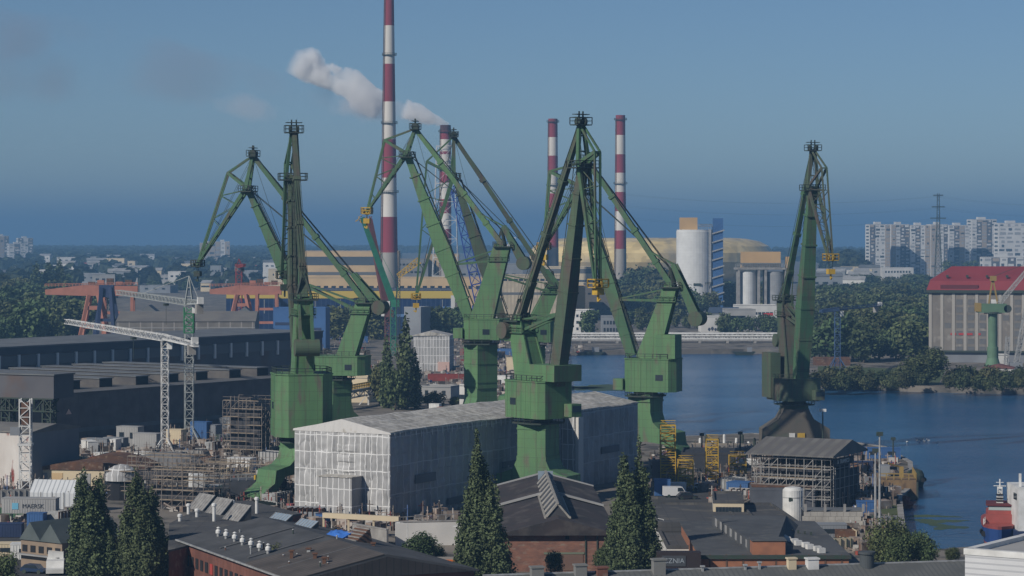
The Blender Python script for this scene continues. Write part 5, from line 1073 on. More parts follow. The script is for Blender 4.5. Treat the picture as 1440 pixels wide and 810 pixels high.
# loose wrinkled strips on the front, and the stair enclosure
rnd = random.Random(9); m = MB()
for k in range(12):
    x = -20.4+k*1.78
    m.box(x-.07,x+.07,-.16,-.06,.3,eh-.3)
m.build('batten_strips', M('white_tape',(.68,.68,.67)), wp)
for (x0,x1,z0,z1) in [(-16.6,-12.6,9.2,13.6),(-12.3,-6.8,9.0,10.6),(-12.3,-6.8,11.0,12.7),(-12.3,-6.8,13.0,14.8),(-5.8,-3.6,7.8,13.4),(-20.6,-17.2,10.0,15.2),(-20.6,-17.2,4.2,9.2),(-5.8,-1.4,1.0,6.6)]:
    n = 8; vs = []; fs = []
    for j in range(n+1):
        for i in range(n+1):
            e = min(i,n-i,j,n-j); vs.append((x0+(x1-x0)*i/n, -.07-(.42*min(1,e/1.5))*(.6+.5*rnd.random()), z0+(z1-z0)*j/n + (rnd.uniform(-.08,.08) if 0<i<n else 0)))
    for j in range(n):
        for i in range(n): fs.append((j*(n+1)+i,j*(n+1)+i+1,(j+1)*(n+1)+i+1,(j+1)*(n+1)+i))
    MB().add(vs,fs).build('bulging_sheet', TF, wp, smooth=True)
MB().box(-13.4,-6.0,-4.2,-.17,0,8.6).build('stair_enclosure', TF, wp); MB().box(-13.6,-5.8,-4.4,-.16,8.603,8.75).build('enclosure_roof', TR, wp); MB().box(-14.9,-13.45,-1.7,-.17,0,5.4).build('low_enclosure', TF, wp)
m = MB()
for z in (4.6,8.8,12.8): m.box(.003,.16,0,70.9,z,z+.22)
m.build('side_batten', M('grey_tape',(.30,.31,.32)), wp)
for y,z,s,hh in ((13,7.5,8,1.7),(50,7.4,10,1.3),(34,8.0,5,1.0),(91,7.4,9,1.5),(28,2.0,12,1.4)): win(wp, (.40 if y<72 else 3.0,y,z), .14, s, hh, M('dark_net',(.16,.17,.19),(.11,.12,.135),sc=.6), 'dark_opening')
gsm = MB()
for k in range(34): y = 1.2+k*2.05; gsm.beam((.35,y,eh-.3),(.35,y+rnd.uniform(-.3,.3),eh-.9-rnd.random()*.8),.14,.14)
gsm.build('rope_ties', WHITEP, wp)
# scaffolding wrapped end strip pale
bx = MB().box(2.62,3.4,74.2,76.6,1,15.5); bx.build('pale_end_strip', M('pale_strip',(.60,.58,.54)), wp)
br = thing('skip_container', 'small blue container at the foot of the wrapped ship front', 'container', (xx(455,486),484.5,0), R(WRZ)); MB().box(-1,1,-1,1,0,2.2).build('body', BLUEC, br); MB().box(-1.05,1.05,-1.05,1.05,2.203,2.35).build('lid', NAVY, br)
# flared bases of front centre crane and lone crane
def base_of(crane, nm, prof, half, az, mat, col=None):
    c = bpy.data.objects[crane]; m = MB().extr(prof, -half, half).xf(Matrix.Rotation(R(az)-c.rotation_euler[2],4,'Z')); return m.build(nm, mat, c)
for ob in bpy.data.objects:
    if ob.get('label','').startswith('front centre'): FC = ob.name
    if ob.get('label','').startswith('lone dark'): LC = ob.name
base_of(FC,'flared_base',[(-8.0,0),(8.0,0),(8.0,6.0),(6.6,6.3),(4.2,7.2),(3.35,9.0),(3.35,9.8),(-3.35,9.8),(-3.35,9.0),(-4.2,7.2),(-6.6,6.3),(-8.0,6.0)],3.3,-27,GREEN)
GB = M('grey_brown_base',(.13,.115,.095),(.10,.095,.085),sc=.2,rough=.9,c3=(.09,.11,.08),sc3=.2)
base_of(LC,'trapezoid_base',[(-8.8,0),(8.8,0),(8.8,4.2),(4.6,6.8),(3.6,8.6),(3.3,9.4),(-3.3,9.4),(-3.6,8.6),(-4.6,6.8),(-8.8,4.2)],3.6,3,GB)
for x,c_,s in ((-1.2,WHITEP,1.5),(1.2,YEL,1.9)): MB().box(x-s/2,x+s/2,-3.95,-3.62,1.9,3.2).xf(Matrix.Rotation(R(3)-bpy.data.objects[LC].rotation_euler[2],4,'Z')).build('notice_board', c_, bpy.data.objects[LC])
# ---------------------------------------------------------------- scrap, containers, cabins
SCR = M('scrap_mix', (.16,.11,.08), (.26,.24,.22), sc=.6, rough=.9, island=.85, c3=(.09,.06,.05), sc3=.4)
SCRB = M('scrap_pale', (.42,.41,.39), (.26,.22,.18), sc=.5, rough=.9, island=.6)
SCRC = M('scrap_colour', (.08,.13,.26), (.30,.07,.05), sc=.09, rough=.8, lo=.48, hi=.52, island=.4)
def debris(label, regions, seed, mat, n_per=1.0, smax=2.6, tall=1.4):
    rnd = random.Random(seed); m = MB()
    for (x0,x1,y0,y1,n) in regions:
        for _ in range(int(n*n_per)):
            y = rnd.uniform(y0,y1); p = gp(rnd.uniform(x0,x1), y); s = rnd.uniform(.3,1)**1.5*smax; k = rnd.random(); rz = rnd.uniform(0,3.1)
            if k < .5: m.cbox((p.x,p.y,0), s, s*rnd.uniform(.3,.9), s*rnd.uniform(.25,.8)*tall*.6, rz)
            elif k < .8:
                q = Vector((math.cos(rz),math.sin(rz),rnd.uniform(0,.5)*tall*.5))*s*1.2; m.beam((p.x,p.y,.15),Vector((p.x,p.y,.2))+q,.22,.22)
            else:
                h = rnd.uniform(.8,2.6)*tall; m.box(p.x-.09,p.x+.09,p.y-.09,p.y+.09,0,h); m.cbox((p.x,p.y,h*.8),s*.7,.12,.12,rz)
    return tag(m.build('yard_debris', mat), label, kind='stuff')
RG = [(100,240,640,700,120),(235,345,600,640,160),(240,350,655,720,240),(820,900,600,640,60),(190,420,640,700,360),(0,110,690,735,170),(100,240,622,650,90),(420,640,728,748,150),(480,540,500,560,60),(590,730,470,560,330),(690,735,480,560,120),(920,1070,640,690,420),(1000,1080,640,672,160),(1080,1140,660,700,120),(1180,1260,650,715,160),(1000,1240,700,712,160),(240,420,600,640,140),(350,430,700,728,120),(700,820,470,500,60),(400,520,470,500,60),(300,420,500,520,70),(1196,1250,735,780,70)]
debris('rusty scrap, plates and beams lying about the yard', RG, 1, SCR, 1.5, 3.2, 1.7); debris('pale offcuts and bags lying about the yard', RG, 2, SCRB, .9, 2.6, 1.5); debris('blue and red barrels and boxes lying about the yard', RG, 3, SCRC, .35, 2.1, 1.5)
def container(label, px, base, L, w, h, rz, mat, name='container', cat='container', z=0, door=True, wins=0, d=None):
    d = d or gd(base, z); r = thing(name, label, cat, (xx(px,d),d,z), R(rz)); m = MB().box(-L/2,L/2,-w/2,w/2,.1,h)
    k = -L/2+.4
    while k < L/2-.3:
        m.box(k,k+.14,-w/2-.05,w/2+.05,.25,h-.1); k += .5
    m.build('body', mat, r); MB().box(-L/2-.08,L/2+.08,-w/2-.08,w/2+.08,h+.003,h+.14).build('roof', mat, r)
    if door: win(r, (-L/2-.02,0,h*.45), .1, w*.8, h*.8, GYROOF, 'door')
    for j in range(wins): win(r, (-L/2+L*(j+.5)/wins,-w/2-.06,h*.58), L/wins*.42, .12, h*.3, GLASS, 'window')
    return r
C_ = dict(w=WHITEP, g=GREYW, l=LTROOF, b=BLUEC, r=M('container_red',(.26,.05,.04),(.2,.05,.04),sc=.4), n=NAVY, y=YEL, gr=M('container_green',(.06,.13,.07)), cr=CREAM, o=M('container_orange',(.50,.14,.05)))
for (lab,px,bs,L,w_,h_,rz,c,z,wn) in [
 ('white site cabin with end door below the black hall, leftmost of its row',126,637,6,2.6,3.0,-64,'w',0,0),('grey site cabin second in the row below the black hall',140,634,6,2.6,3.1,-24,'g',0,2),('white site cabin with windows, third in the row below the black hall',152,634,6.2,2.6,3.0,-24,'w',0,3),
 ('grey blue site cabin beside the windowed white one below the black hall',163,632,6,2.6,3.0,-24,'g',0,2),('pale cabin stacked high in the row below the black hall',183,628,6.5,3,5.2,-24,'l',0,2),('large grey container left of the white tower crane foot',208,635,7,3.2,4.6,-24,'l',0,0),('low white box container at the foot of the grey one',204,647,5,2.4,1.9,-20,'w',0,0),('small white van sized box below the cabin row',142,645,3,2,1.4,-20,'w',0,0),
 ('yellow brown container right of the white tower crane mast',248,628,4.5,2.8,4.4,-24,'cr',0,0),('blue container tower behind the pale lattice crane',283,622,5,3,5.4,-24,'b',0,0),('pale blue container behind the pale lattice crane, right',299,622,4,3,4.6,-24,'g',0,0),('grey white cabin left of the tall scaffold by the black hall',336,612,5.5,3,4,-24,'l',0,1),('blue grey container against the black hall wall',322,606,5,3,3.6,-24,'g',0,0),
 ('white container with blue sign among the scrap left of the crane leg',340,669,6,3,4.0,-24,'w',0,0),('white box standing on the scaffold left of crane leg',302,712,2.4,2,4.2,-24,'w',0,0),('grey shipping container with lettering at lower left',43,722,10.5,2.6,2.9,-6,'l',1.9,0),('green flat rack under the lettered container',38,729,12,2.6,1.8,-6,'gr',0,0),
 ('blue skip left of the striped tent, front',52,741,3.2,2.2,2.6,-10,'b',0,0),('blue skip left of the striped tent, behind the front one',62,734,2.2,2.0,2.8,-10,'b',0,0),('navy container at the lower left edge',5,755,7,2.6,2.4,0,'n',0,0),('white roofed kiosk at the lower left, left one',12,782,6,3,2.2,4,'cr',0,1),('white fronted kiosk with red end at the lower left',37,786,5,3,2.6,4,'w',0,1),
 ('blue container under the yellow stair tower',931,697,3.4,2.6,3.4,0,'b',0,0),('white lorry box beside the blue container by the stair tower',944,694,6,2.4,2.2,8,'w',0,0),('blue tarpaulin hut on the worn yard near the dock',1042,694,5,4,2.4,-30,'b',0,0),('blue container right of the block wall',1218,733,3.6,2.6,3.8,-4,'b',0,0),('navy container on the pier deck beside the tall mast',1203,664,8,3,2.4,-6,'n',0,0),
 ('bright blue deck house at the pier end',1240,645,9,3,2.6,-4,'b',0,2),('grey pump cabin below the block wall',1166,757,6,3.4,2.6,0,'g',0,1),('dark red container in the scrap right of the small wrapped building',660,500,8,3,3,-20,'r',0,0),('dark red container left of the pale crane column',676,520,7,3,3,-20,'r',0,0),('white tipped container right of the pale crane column',708,540,6,3,3,-20,'w',0,0),('pale container stack right of the pale crane column',722,522,5,3,5.5,-20,'cr',0,0),
 ('blue container behind the pale crane column',712,500,8,3,3,-20,'b',0,0),('orange van sized box beyond the wrapped ship roof',624,583,3.4,2,2.2,-20,'o',0,0),('white van sized box beyond the wrapped ship roof',612,578,3.4,2,2.2,-20,'w',0,0),('red brown steel section left of the wrapped building rear',632,536,16,3,2.6,-6,'r',0,0),('blue container on the yard behind the blue ship sections',505,482,9,3,3.2,0,'b',0,0)]:
    container(lab,px,bs,L,w_,h_,rz,C_[c],z=z,wins=wn)
for ob in list(bpy.data.objects):
    if ob.get('label','').startswith('grey shipping container with lettering'): sign_text(ob,'MAERSK',1.15,(.9,-1.37,1.5),(R(90),0,0),M('dark_letter',(.05,.06,.08))); win(ob,(-2.6,-1.36,1.5),1.2,.06,1.2,M('sky_logo',(.15,.40,.55)),'emblem')
# steel sections and plate stacks, each a thing
rnd = random.Random(21)
for k, (px,bs) in enumerate([(250,650),(272,655),(292,662),(318,655),(330,672),(372,668),(262,676),(285,690),(310,702),(255,708),(228,655),(385,655),(300,640),(318,628),(280,642),(400,706),(390,712),(372,722),(985,664),(1010,672),(940,672),(1030,690),(1048,700),(1075,700),(1092,706),(1225,680),(1232,700),(1215,664),(1180,700),(1205,708),(500,545),(640,520),(652,533),(700,505),(716,560),(690,545),(428,735),(440,728),(20,712),(85,738),(110,650),(1170,772),(1190,760),(1222,752),(1240,745)]):
    d = gd(bs); L = rnd.uniform(3,8); w_ = rnd.uniform(2,3.6); h_ = rnd.uniform(1.2,3.6); mt = rnd.choice((RUST,GREYW,LTROOF,CONC,GALV,CREAM)); r = thing('steel_section','ribbed steel hull section or plate stack lying among the yard scrap','steel section',(xx(px,d),d,0),rnd.uniform(0,3.1),'steel sections in the yard scrap')
    m = MB(); m.box(-L/2,L/2,-w_/2,-w_/2+.15,0,h_); m.box(-L/2,L/2,w_/2-.15,w_/2,0,h_*rnd.uniform(.5,1)); m.box(-L/2,L/2,-w_/2+.151,w_/2-.151,0,h_*.4); m.build('plating', mt, r); m = MB(); q = -L/2+.3
    while q < L/2-.2: m.box(q,q+.12,-w_/2-.25,w_/2+.25,.01,h_*.95); q += rnd.uniform(.8,1.4)
    m.build('rib', rnd.choice((RUST,GDARK,GALV)), r)
# ---------------------------------------------------------------- scaffolds
for (lab,px,bs,w_,dp_,h_,rz,sd_) in [('tall pipe scaffold block against the black hall wall',352,642,11,8,14.5,-24,1),('low wide scaffold left of the crane leg',352,690,18,7,6,-24,2),('scaffold with blue sheet left of the low wide one',268,716,14,7,7.5,-20,3),('scaffold around the arched rusty shed end',236,694,15,8,7.0,-20,4),('scaffold beside the dome tent',178,702,7,6,6.4,-20,5),('scaffold at the right of the arched shed above the dark barge',300,690,12,6,6.5,-24,6),('low scaffold tower left of the octagonal crane house foot',392,632,7,6,9,-24,7),
 ('open scaffold frame on the far side of the small wrapped building',668,506,12,8,10,-6,8),('scaffold on the slip beside the dark red ship hull',405,500,14,6,9,0,9)]:
    d = gd(bs); scaffold(lab,(xx(px,d),d),w_,dp_,h_,rz,seed=sd_,core={1:.8,3:.55,4:.7,5:.6,8:.85}.get(sd_,0))
# dark barge / hull block left of crane A leg
p = gp(345,705); bg_ = thing('hull_block', 'dark grey hull block with sheeted side left of the curved crane leg', 'hull block', (p.x,p.y,0), R(20)); MB().box(-9,8,-3,3,.2,4.6).build('plating', M('grey_hull',(.10,.105,.12),(.07,.075,.085),sc=.3), bg_); MB().box(-11.4,-9.05,-2.4,2.4,.2,6.0).build('white_end', WHITEP, bg_); m = MB(); rail(m,[(-9,-3,4.6),(8,-3,4.6)],1.2,.1); m.build('railing', GALV, bg_)
# striped tent
p = gp(84,719); tn = thing('tent', 'white striped ridge tent at the lower left', 'tent', (p.x,p.y,0), R(-14)); ST = striped('tent_stripes',(.60,.62,.63),(.36,.38,.40),.95,'X',.72,rough=.6,noise=.12)
MB().extr([(-3.6,0),(3.6,0),(3.6,3.6),(2.3,5.6),(-1.2,6.4),(-3.6,4.0)],-4.9,4.9).xf(Matrix.Rotation(R(90),4,'Z')).build('canvas', ST, tn)
m = MB()
for x in (-4.9,-2.45,0,2.45,4.9): m.beam((x,-3.66,0),(x,-3.66,4.0),.12,.12); m.beam((x,-3.66,4.0),(x,1.2,6.45),.12,.12)
m.build('frame', GALV, tn)
p = gp(171,702); dm = thing('dome_tent', 'white rounded sheeted dome on scaffold behind the dark poplars', 'sheeted dome', (p.x,p.y,0)); MB().lathe((0,0,4.0),[(3.6,0),(3.4,1.2),(2.7,2.3),(1.5,3.0),(.2,3.3)],18).build('sheet', TF, dm); MB().lathe((0,0,0),[(3.0,0),(3.0,3.99)],12).build('drum', DARK, dm)
# arched rusty shed and mounded roofs
p = gp(135,690); ar = thing('arched_shed', 'cream walled shed with a low rusty arched roof', 'shed', (p.x,p.y,0), R(-8)); MB().box(-14,8.6,0,17,0,4.4).build('wall', CREAM, ar)
for j,(x0,x1,y0,y1,rz_) in enumerate(((-14.4,10.4,-.3,9,1.5),(-9,9,9,17.5,2.2))):
    n = 10; pr = [(x0+(x1-x0)*i/n, 4.42+.25+rz_*math.sin(math.pi*i/n)) for i in range(n+1)]; MB().extr([(x0,4.42),(x1,4.42)]+pr[::-1], y0, y1).build('arched_roof', RUST, ar)
for x in (-12,-8.6,-2.4): win(ar,(x,-.03,2.0),2.4,.12,3.4,LTROOF if x!=-8.6 else BEIGE,'door')
p = gp(234,676); mr_ = thing('mound_shelter', 'low grey mounded roof beside the white tower crane foot', 'shelter', (p.x,p.y,0), R(-10)); MB().lathe((0,0,0),[(9,0),(9,3.2),(8.2,4.4),(6,5.6),(3,6.3),(.1,6.5)],24).xf(Matrix.Diagonal((1,.8,1,1))).build('roof', M('grey_mound',(.20,.20,.20),(.15,.15,.15),sc=.3), mr_); m = MB(); m.lathe((0,0,3.3),[(9.3,0),(9.3,.3)],24,False); m.xf(Matrix.Diagonal((1,.8,1,1))).build('rim', GDARK, mr_)
# truck, cars, vans
def car(label, px, base, L, rz, col, van=False, name='car', cat='car'):
    d = gd(base); r = thing(name,label,cat,(xx(px,d),d,0),R(rz)); w = L*.4; h = .75 if not van else .9
    pr = [(-L/2,.35),(L/2,.35),(L/2,h),(L*.3,h+.08),(L*.16,1.45),(-L*.3,1.48),(-L*.46,h+.15),(-L/2,h)] if not van else [(-L/2,.4),(L/2,.4),(L/2,1.05),(L*.36,1.2),(L*.24,2.2),(-L/2,2.3)]
    MB().extr(pr,-w/2,w/2).build('body', col, r)
    g = [(L*.27,h+.12),(L*.155,1.4),(-L*.28,1.42),(-L*.4,h+.2)] if not van else [(L*.33,1.25),(L*.23,2.05),(L*.05,2.05),(L*.05,1.25)]
    MB().extr(g,-w/2-.02,w/2+.02).build('window', GLASS, r)
    for sx in (-1,1):
        for sy in (-1,1): MB().add(*disc((sx*L*.31,sy*w*.46,.34),.34,.24,12)).build('wheel', GDARK, r)
    return r
CP = lambda n,c: M('car_'+n, c, rough=.3, spec=.6)
for a in [('white box truck cab end parked at the lower left',78,806,7.0,-82,WHITEP,True,'box_truck','truck'),('dark blue car beside the box truck',48,806,4.3,-20,CP('blue',(.02,.04,.09)),False,'car','car'),('grey car behind the dark blue one at the lower left',52,796,4.2,-20,CP('grey',(.2,.2,.2)),False,'car','car'),('white van parked by the blue container at the stair tower',950,699,5.2,8,CP('white',(.7,.7,.7)),True,'van','van'),('dark car beside the white van at the stair tower',966,702,4.3,12,CP('black',(.03,.03,.035)),False,'car','car'),('white car on the worn yard near the dock',985,689,4.2,10,CP('white',(.7,.7,.7)),False,'car','car'),('silver car right of the white one on the worn yard',998,687,4.2,10,CP('silver',(.4,.4,.42)),False,'car','car'),('dark pickup by the block wall',1206,751,4.6,60,CP('black',(.03,.03,.035)),False,'car','car')]:
    car(*a[:7], name=a[7], cat=a[8])
# box body on the truck
for ob in list(bpy.data.objects):
    if ob.get('label','').startswith('white box truck'): MB().box(-6.2,-1.0,-1.25,1.25,.7,3.3).build('cargo_box', WHITEP, ob)
p = gp(172,812); 
# ---------------------------------------------------------------- quay on the right
def stair_tower(label, px, base, top, w, d=None):
    d = d or gd(base); r = thing('stair_tower', label, 'stair tower', (xx(px,d),d,0)); h = zz(top,d); n = max(3,round(h/1.75)); f = MB(); st = MB(); gm_ = MB(); t = .2
    for i in (-1,1):
        for j in (-1,1): f.box(i*w/2-t/2,i*w/2+t/2,j*w*.4-t/2,j*w*.4+t/2,0,h)
    for k in range(1,n+1):
        z = h*k/n; gm_.box(-w/2,w/2,-w*.4,w*.4,z-.28,z); f.box(-w/2,w/2,-w*.4-.05,-w*.4+.05,z+.9,z+1.02); f.box(-w/2,w/2,-w*.4-.05,-w*.4+.05,z+.45,z+.53)
        s = 1 if k%2 else -1; st.beam((-s*w*.42,-w*.2 if k%2 else w*.2,z-h/n),(s*w*.42,-w*.2 if k%2 else w*.2,z),.8,.2); f.beam((-s*w*.42,-w*.42,z-h/n+.9),(s*w*.42,-w*.42,z+.9),.1,.1)
    f.build('frame', YEL, r); st.build('stair_flight', YEL, r); gm_.build('landing', YEL, r); return r
stair_tower('tallest yellow stair tower, against the crane leg at the basin', 939, 686, 597, 3.2); stair_tower('short yellow stair tower right of the tallest', 964, 690, 646, 3.2); stair_tower('slim yellow stair tower standing by the dock wall', 1001, 682, 617, 2.6); stair_tower('low yellow stair tower left of the roofed scaffold shed', 1037, 676, 640, 3.6)
# dry dock wall and boats
def boxat(name,label,cat,px0,px1,base,top,dp,mat,rz=0,z=0):
    r, w_, dp_, h_ = bpx(label,px0,px1,base,top,dp,rz=rz,wall=mat,roof=mat,name=name,cat=cat); return r,w_,dp_,h_
r,w_,dp_,h_ = boxat('dock_wall','dark dock gate wall behind the slim yellow stair tower','dock wall',958,1032,672,640,14,M('dark_dock',(.035,.04,.05),(.05,.05,.055),sc=.3),-6)
r,w_,dp_,h_ = boxat('hull_section','violet grey hull plates behind the tallest stair tower','hull section',917,958,686,652,9,M('violet_grey',(.17,.14,.14),(.12,.11,.115),sc=.3,st=(3,1,1)),-4)
r,w_,dp_,h_ = boxat('pier_deck','sandy pier deck beyond the slim stair tower','pier',972,1060,645,634,16,SAND,-3)
for k in range(11): d = 645; rr = thing('bollard','short pale bollard post standing on the pier deck','bollard',(xx(976+k*8.5,d),d,0),0,'posts along the pier deck'); MB().lathe((0,0,0),[(.35,0),(.35,2.6+(k%3)*.9),(.2,2.9+(k%3)*.9)],8).build('post', WHITEP if k%2 else GDARK, rr)
r,w_,dp_,h_ = boxat('work_boat','white wheelhouse boat left of the roofed scaffold shed','boat',1040,1066,668,652,7,WHITEW,-4); winrow(r,'f',w_,dp_,h_,1,4,(.7,.7),z0=h_*.5,z1=h_)
r,w_,dp_,h_ = boxat('hull_section','grey ship hull on the slip before the roofed scaffold shed','hull section',1058,1146,716,690,9,M('slip_hull',(.11,.12,.14),(.08,.085,.10),sc=.3),-2); MB().box(-w_/2,w_/2,-dp_/2+.4,dp_/2-.2,h_+.62,h_+.9).build('rusty_deck', RUST, r)
# roofed scaffold shed
W_ = 17; D_ = 18; ez = 10.9; sd0 = thing('scaffold_shed', 'scaffold shed with a grey sheet roof over a dark hull, front right', 'shed', (63.5,510,0), R(-28))
RS = striped('patched_sheet_roof',(.17,.165,.155),(.125,.12,.118),2.4,'X',.5,rough=.8)
MB().extr([(-.9,ez-.3),(D_+.9,ez-.3),(D_+.9,ez),(D_*.55,ez+2.6),(-.9,ez)],-.9,W_+.9).xf(Matrix.Rotation(R(90),4,'Z')).build('roof', RS, sd0)
win(sd0,(-4.5,3.6,ez+.98),4.2,4.6,.06,LTROOF,'pale_roof_sheet').rotation_euler = (math.atan2(2.6,D_*.55+.9),0,0)
MB().box(-W_+1.5,-1.6,3,D_-3,.3,ez-1.8).build('hull_inside', M('dark_hull',(.035,.04,.055),(.05,.05,.055),sc=.3), sd0); MB().box(-W_+2.5,-4,2.4,2.98,5.4,6.0).build('pale_band', LTROOF, sd0); MB().box(-W_+3.5,-7,2.4,2.98,2.6,3.1).build('pale_band', LTROOF, sd0)
MB().box(-.5,-.3,1,D_-1,.5,ez-3.4).build('side_net', M('dark_side_net',(.04,.045,.055),(.06,.065,.07),sc=.5), sd0)
m = MB(); t = .14; nb = 9
for i in range(nb+1):
    x = -W_+W_*i/nb
    for y in (0,1.6,D_): m.box(x-t/2,x+t/2,y-t/2,y+t/2,0,ez-.35)
    for k in range(5):
        if i < nb and random.random()<.35: m.beam((x,0,k*2.0),(x+W_/nb,0,k*2.0+2),t*.8,t*.8)
for k in range(1,6):
    for y in (0,1.6): m.box(-W_,0,y-.06,y+.06,k*2.0,k*2.0+.12); m.box(-W_,0,y-.05,y+.05,k*2.0+.6,k*2.0+.68)
    for x in (-W_,0): m.box(x-.06,x+.06,0,D_,k*2.0,k*2.0+.12)
for j in range(8):
    for x in (-W_,0): m.box(x-t/2,x+t/2,D_*j/7-t/2,D_*j/7+t/2,0,ez-.35)
m.build('tube_frame', M('dull_scaffold',(.30,.30,.29),(.22,.21,.20),sc=1), sd0)
for k in range(1,6): MB().box(-W_+.3+(k*37%5),-(k*53%6)-.3,.1,1.5,k*2.0+.13,k*2.0+.2).build('deck_board', PLANK, sd0)
bn = MB().box(.1,.18,1.0,12.5,ez-2.3,ez-.7).build('banner', M('dark_banner',(.05,.05,.055)), sd0)
sign_text(bn, 'X  TRANSCO', 1.15, (.22,6.5,ez-1.5), (R(90),0,R(90)), WHITEP)
# tank, block wall, small works
p = gp(1115,738); tk = thing('storage_tank', 'white upright storage tank by the dark flat roofs', 'tank', (p.x,p.y,0)); MB().lathe((0,0,0),[(1.1,0),(1.1,.7),(1.95,.9),(1.95,6.6),(1.5,7.1),(.2,7.3)],24).build('tank', WHITEP, tk); m = MB(); m.beam((1.2,-2.0,0),(1.2,-2.0,7),.1,.1); m.beam((1.7,-1.8,0),(1.7,-1.8,7),.1,.1); m.lathe((0,0,5.2),[(1.99,0),(1.99,.14)],24,False); m.build('ladder', GALV, tk); win(tk,(-.6,-1.86,5.0),.8,.15,.7,GDARK,'stencil')
BLKW = M('concrete_blocks',(.42,.40,.36),(.33,.31,.28),sc=.5,rough=.95); t=BLKW.node_tree; bb=t.nodes['Principled BSDF']; src=bb.inputs['Base Color'].links[0].from_socket
d = gd(751); bw = thing('block_wall','big block concrete wall with dark bays on top, right of the tank','wall',(xx(1168,d),d,0),R(0)); n = 0
for j in range(5):
    for i in range(9): MB().box(-4.6+i*1.2+(.0 if j%2 else .3)-.58+.0,-4.6+i*1.2+(.0 if j%2 else .3)+.58,-.4,.4,j*.82+.01,j*.82+.8).build('block', BLKW, bw)
MB().box(-4.9,6.3,.5,6,4.15,4.3).build('shelter_roof', GYROOF, bw); MB().box(-4.7,6.1,.9,5.8,2.0,4.1).build('dark_bay', DARK, bw)
for x in (-4.6,-1.0,2.6,6.0): MB().box(x-.2,x+.2,-.3,.3,4.12,5.5).build('post', CONC, bw)
# tall masts
for (lab,px,bs,tp_) in [('tall grey light mast on the quay, right and higher one',1237,770,613),('thinner grey light mast left of the tall one on the quay',1231,750,636),('lamp mast with a square head beside the lone crane base',1157,640,579),('slim dark mast on the pier beyond the slim stair tower',987,646,613),('dark signal mast with a lantern on the pier deck',1041,648,611),('slim mast at the far corner of the pier',1256,650,619)]:
    d = gd(bs); r = thing('light_mast', lab, 'mast', (xx(px,d),d,0)); h = zz(tp_,d); MB().lathe((0,0,0),[(.28,0),(.14,h)],8).build('pole', GALV if px in (1237,1231) else GDARK, r); MB().cbox((0,0,h),1.1 if px!=1157 else 1.7,.6,.7).build('lamp_head', WHITEP if px==1157 else GDARK, r)
# pier end block with fenders, pontoon, red boats
p = gp(1268,686); pe = thing('floating_pontoon', 'rusty yellow floating pontoon at the tip of the quay', 'pontoon', (p.x,p.y,-2.2), R(-6)); MB().box(-5,3.0,-3,13,0,4.2).build('hull', M('ochre_rust',(.24,.16,.08),(.15,.10,.065),sc=.3,c3=(.10,.07,.05),sc3=.5), pe); m = MB(); rail(m,[(-5,-3,4.2),(3.0,-3,4.2),(3.0,13,4.2)],1.3,.1); m.build('railing', M('dull_ochre',(.30,.21,.07)), pe)
MB().box(-.4,.5,2,3,4.21,6.6).build('crane_post', M('dull_ochre',(.30,.21,.07)), pe); MB().beam((0,3,6.4),(-2.8,1,7.4),.3,.35).build('crane_arm', M('dull_ochre',(.30,.21,.07)), pe); MB().box(-4.6,-2.4,4,8,4.21,6.6).build('cabin', GREYW, pe); m=MB()
for k in range(6): m.box(3.02,3.4,-3+k*2.8,-1.8+k*2.8,.2,3.8)
m.build('fender_strip', GDARK, pe)
p = gp(1287,684,-2.2); bu = thing('fender_buoy', 'big dark round fender floating beside the pontoon', 'fender', (p.x,p.y,-2.2)); MB().lathe((0,0,-.6),[(.4,0),(1.7,.5),(2.1,1.8),(2.1,3.2),(1.6,4.2),(.4,4.6)],16).build('drum', GDARK, bu); m=MB()
for k in range(8): a=k*.785; m.add(*disc((math.cos(a)*2.1,math.sin(a)*2.1,1.6),.5,.5,8))
m.build('tyre_net', M('tyre_black',(.02,.02,.022),rough=.9), bu)
for lab,px,bs in (('small red boat moored under the green verge, far one',1273,707),('small red boat moored under the green verge, near one',1277,714)):
    p = gp(px,bs,-2.2); r = thing('rowing_boat', lab, 'boat', (p.x,p.y,-2.2), R(70)); MB().add([(-1.8,-.6,0),(1.6,-.6,0),(1.6,.6,0),(-1.8,.6,0),(-2.1,-.95,.9),(1.7,-1,.9),(2.9,0,1.1),(1.7,1,.9),(-2.1,.95,.9)],[(3,2,1,0),(4,5,6,7,8),(0,1,5,4),(1,6,5),(1,2,6),(2,7,6),(2,3,8,7),(3,0,4,8)]).build('hull', C_['r'], r); MB().box(-1.5,-.3,-.5,.5,.92,1.6).build('cuddy', C_['r'], r)
# tug at the right
d = 470; tg = thing('tug_boat', 'blue and red tug boat bow on, moored at the right edge', 'tug boat', (xx(1406,d),d,-2.2), R(-10.8)); tg.scale = (.88,.88,.94); HB = M('tug_blue',(.03,.07,.22),(.025,.06,.18),sc=.4,rough=.5); HRd = M('tug_red',(.33,.08,.07),(.26,.07,.06),sc=.5,rough=.6)
def hull_loft(z0,z1,f0,f1,mat,nm):
    st = [(-6,.1),(-4,.62),(-1.5,.9),(3,1),(14,1),(18,.85)]; vs=[]; fs=[]; n=len(st)
    for z,f in ((z0,f0),(z1,f1)):
        for y,k in st: vs += [(-3.6*k*f,y*(1 if y>0 else f*1.02),z),(3.6*k*f,y*(1 if y>0 else f*1.02),z)]
    for i in range(n-1): a=2*i; b=2*n+2*i; fs += [(a,b,b+2,a+2),(a+1,a+3,b+3,b+1),(b,b+1,b+3,b+2),(a,a+2,a+3,a+1)]
    fs += [(0,1,2*n+1,2*n),(2*n-2,4*n-2,4*n-1,2*n-1)]
    return MB().add(vs,fs).build(nm,mat,tg)
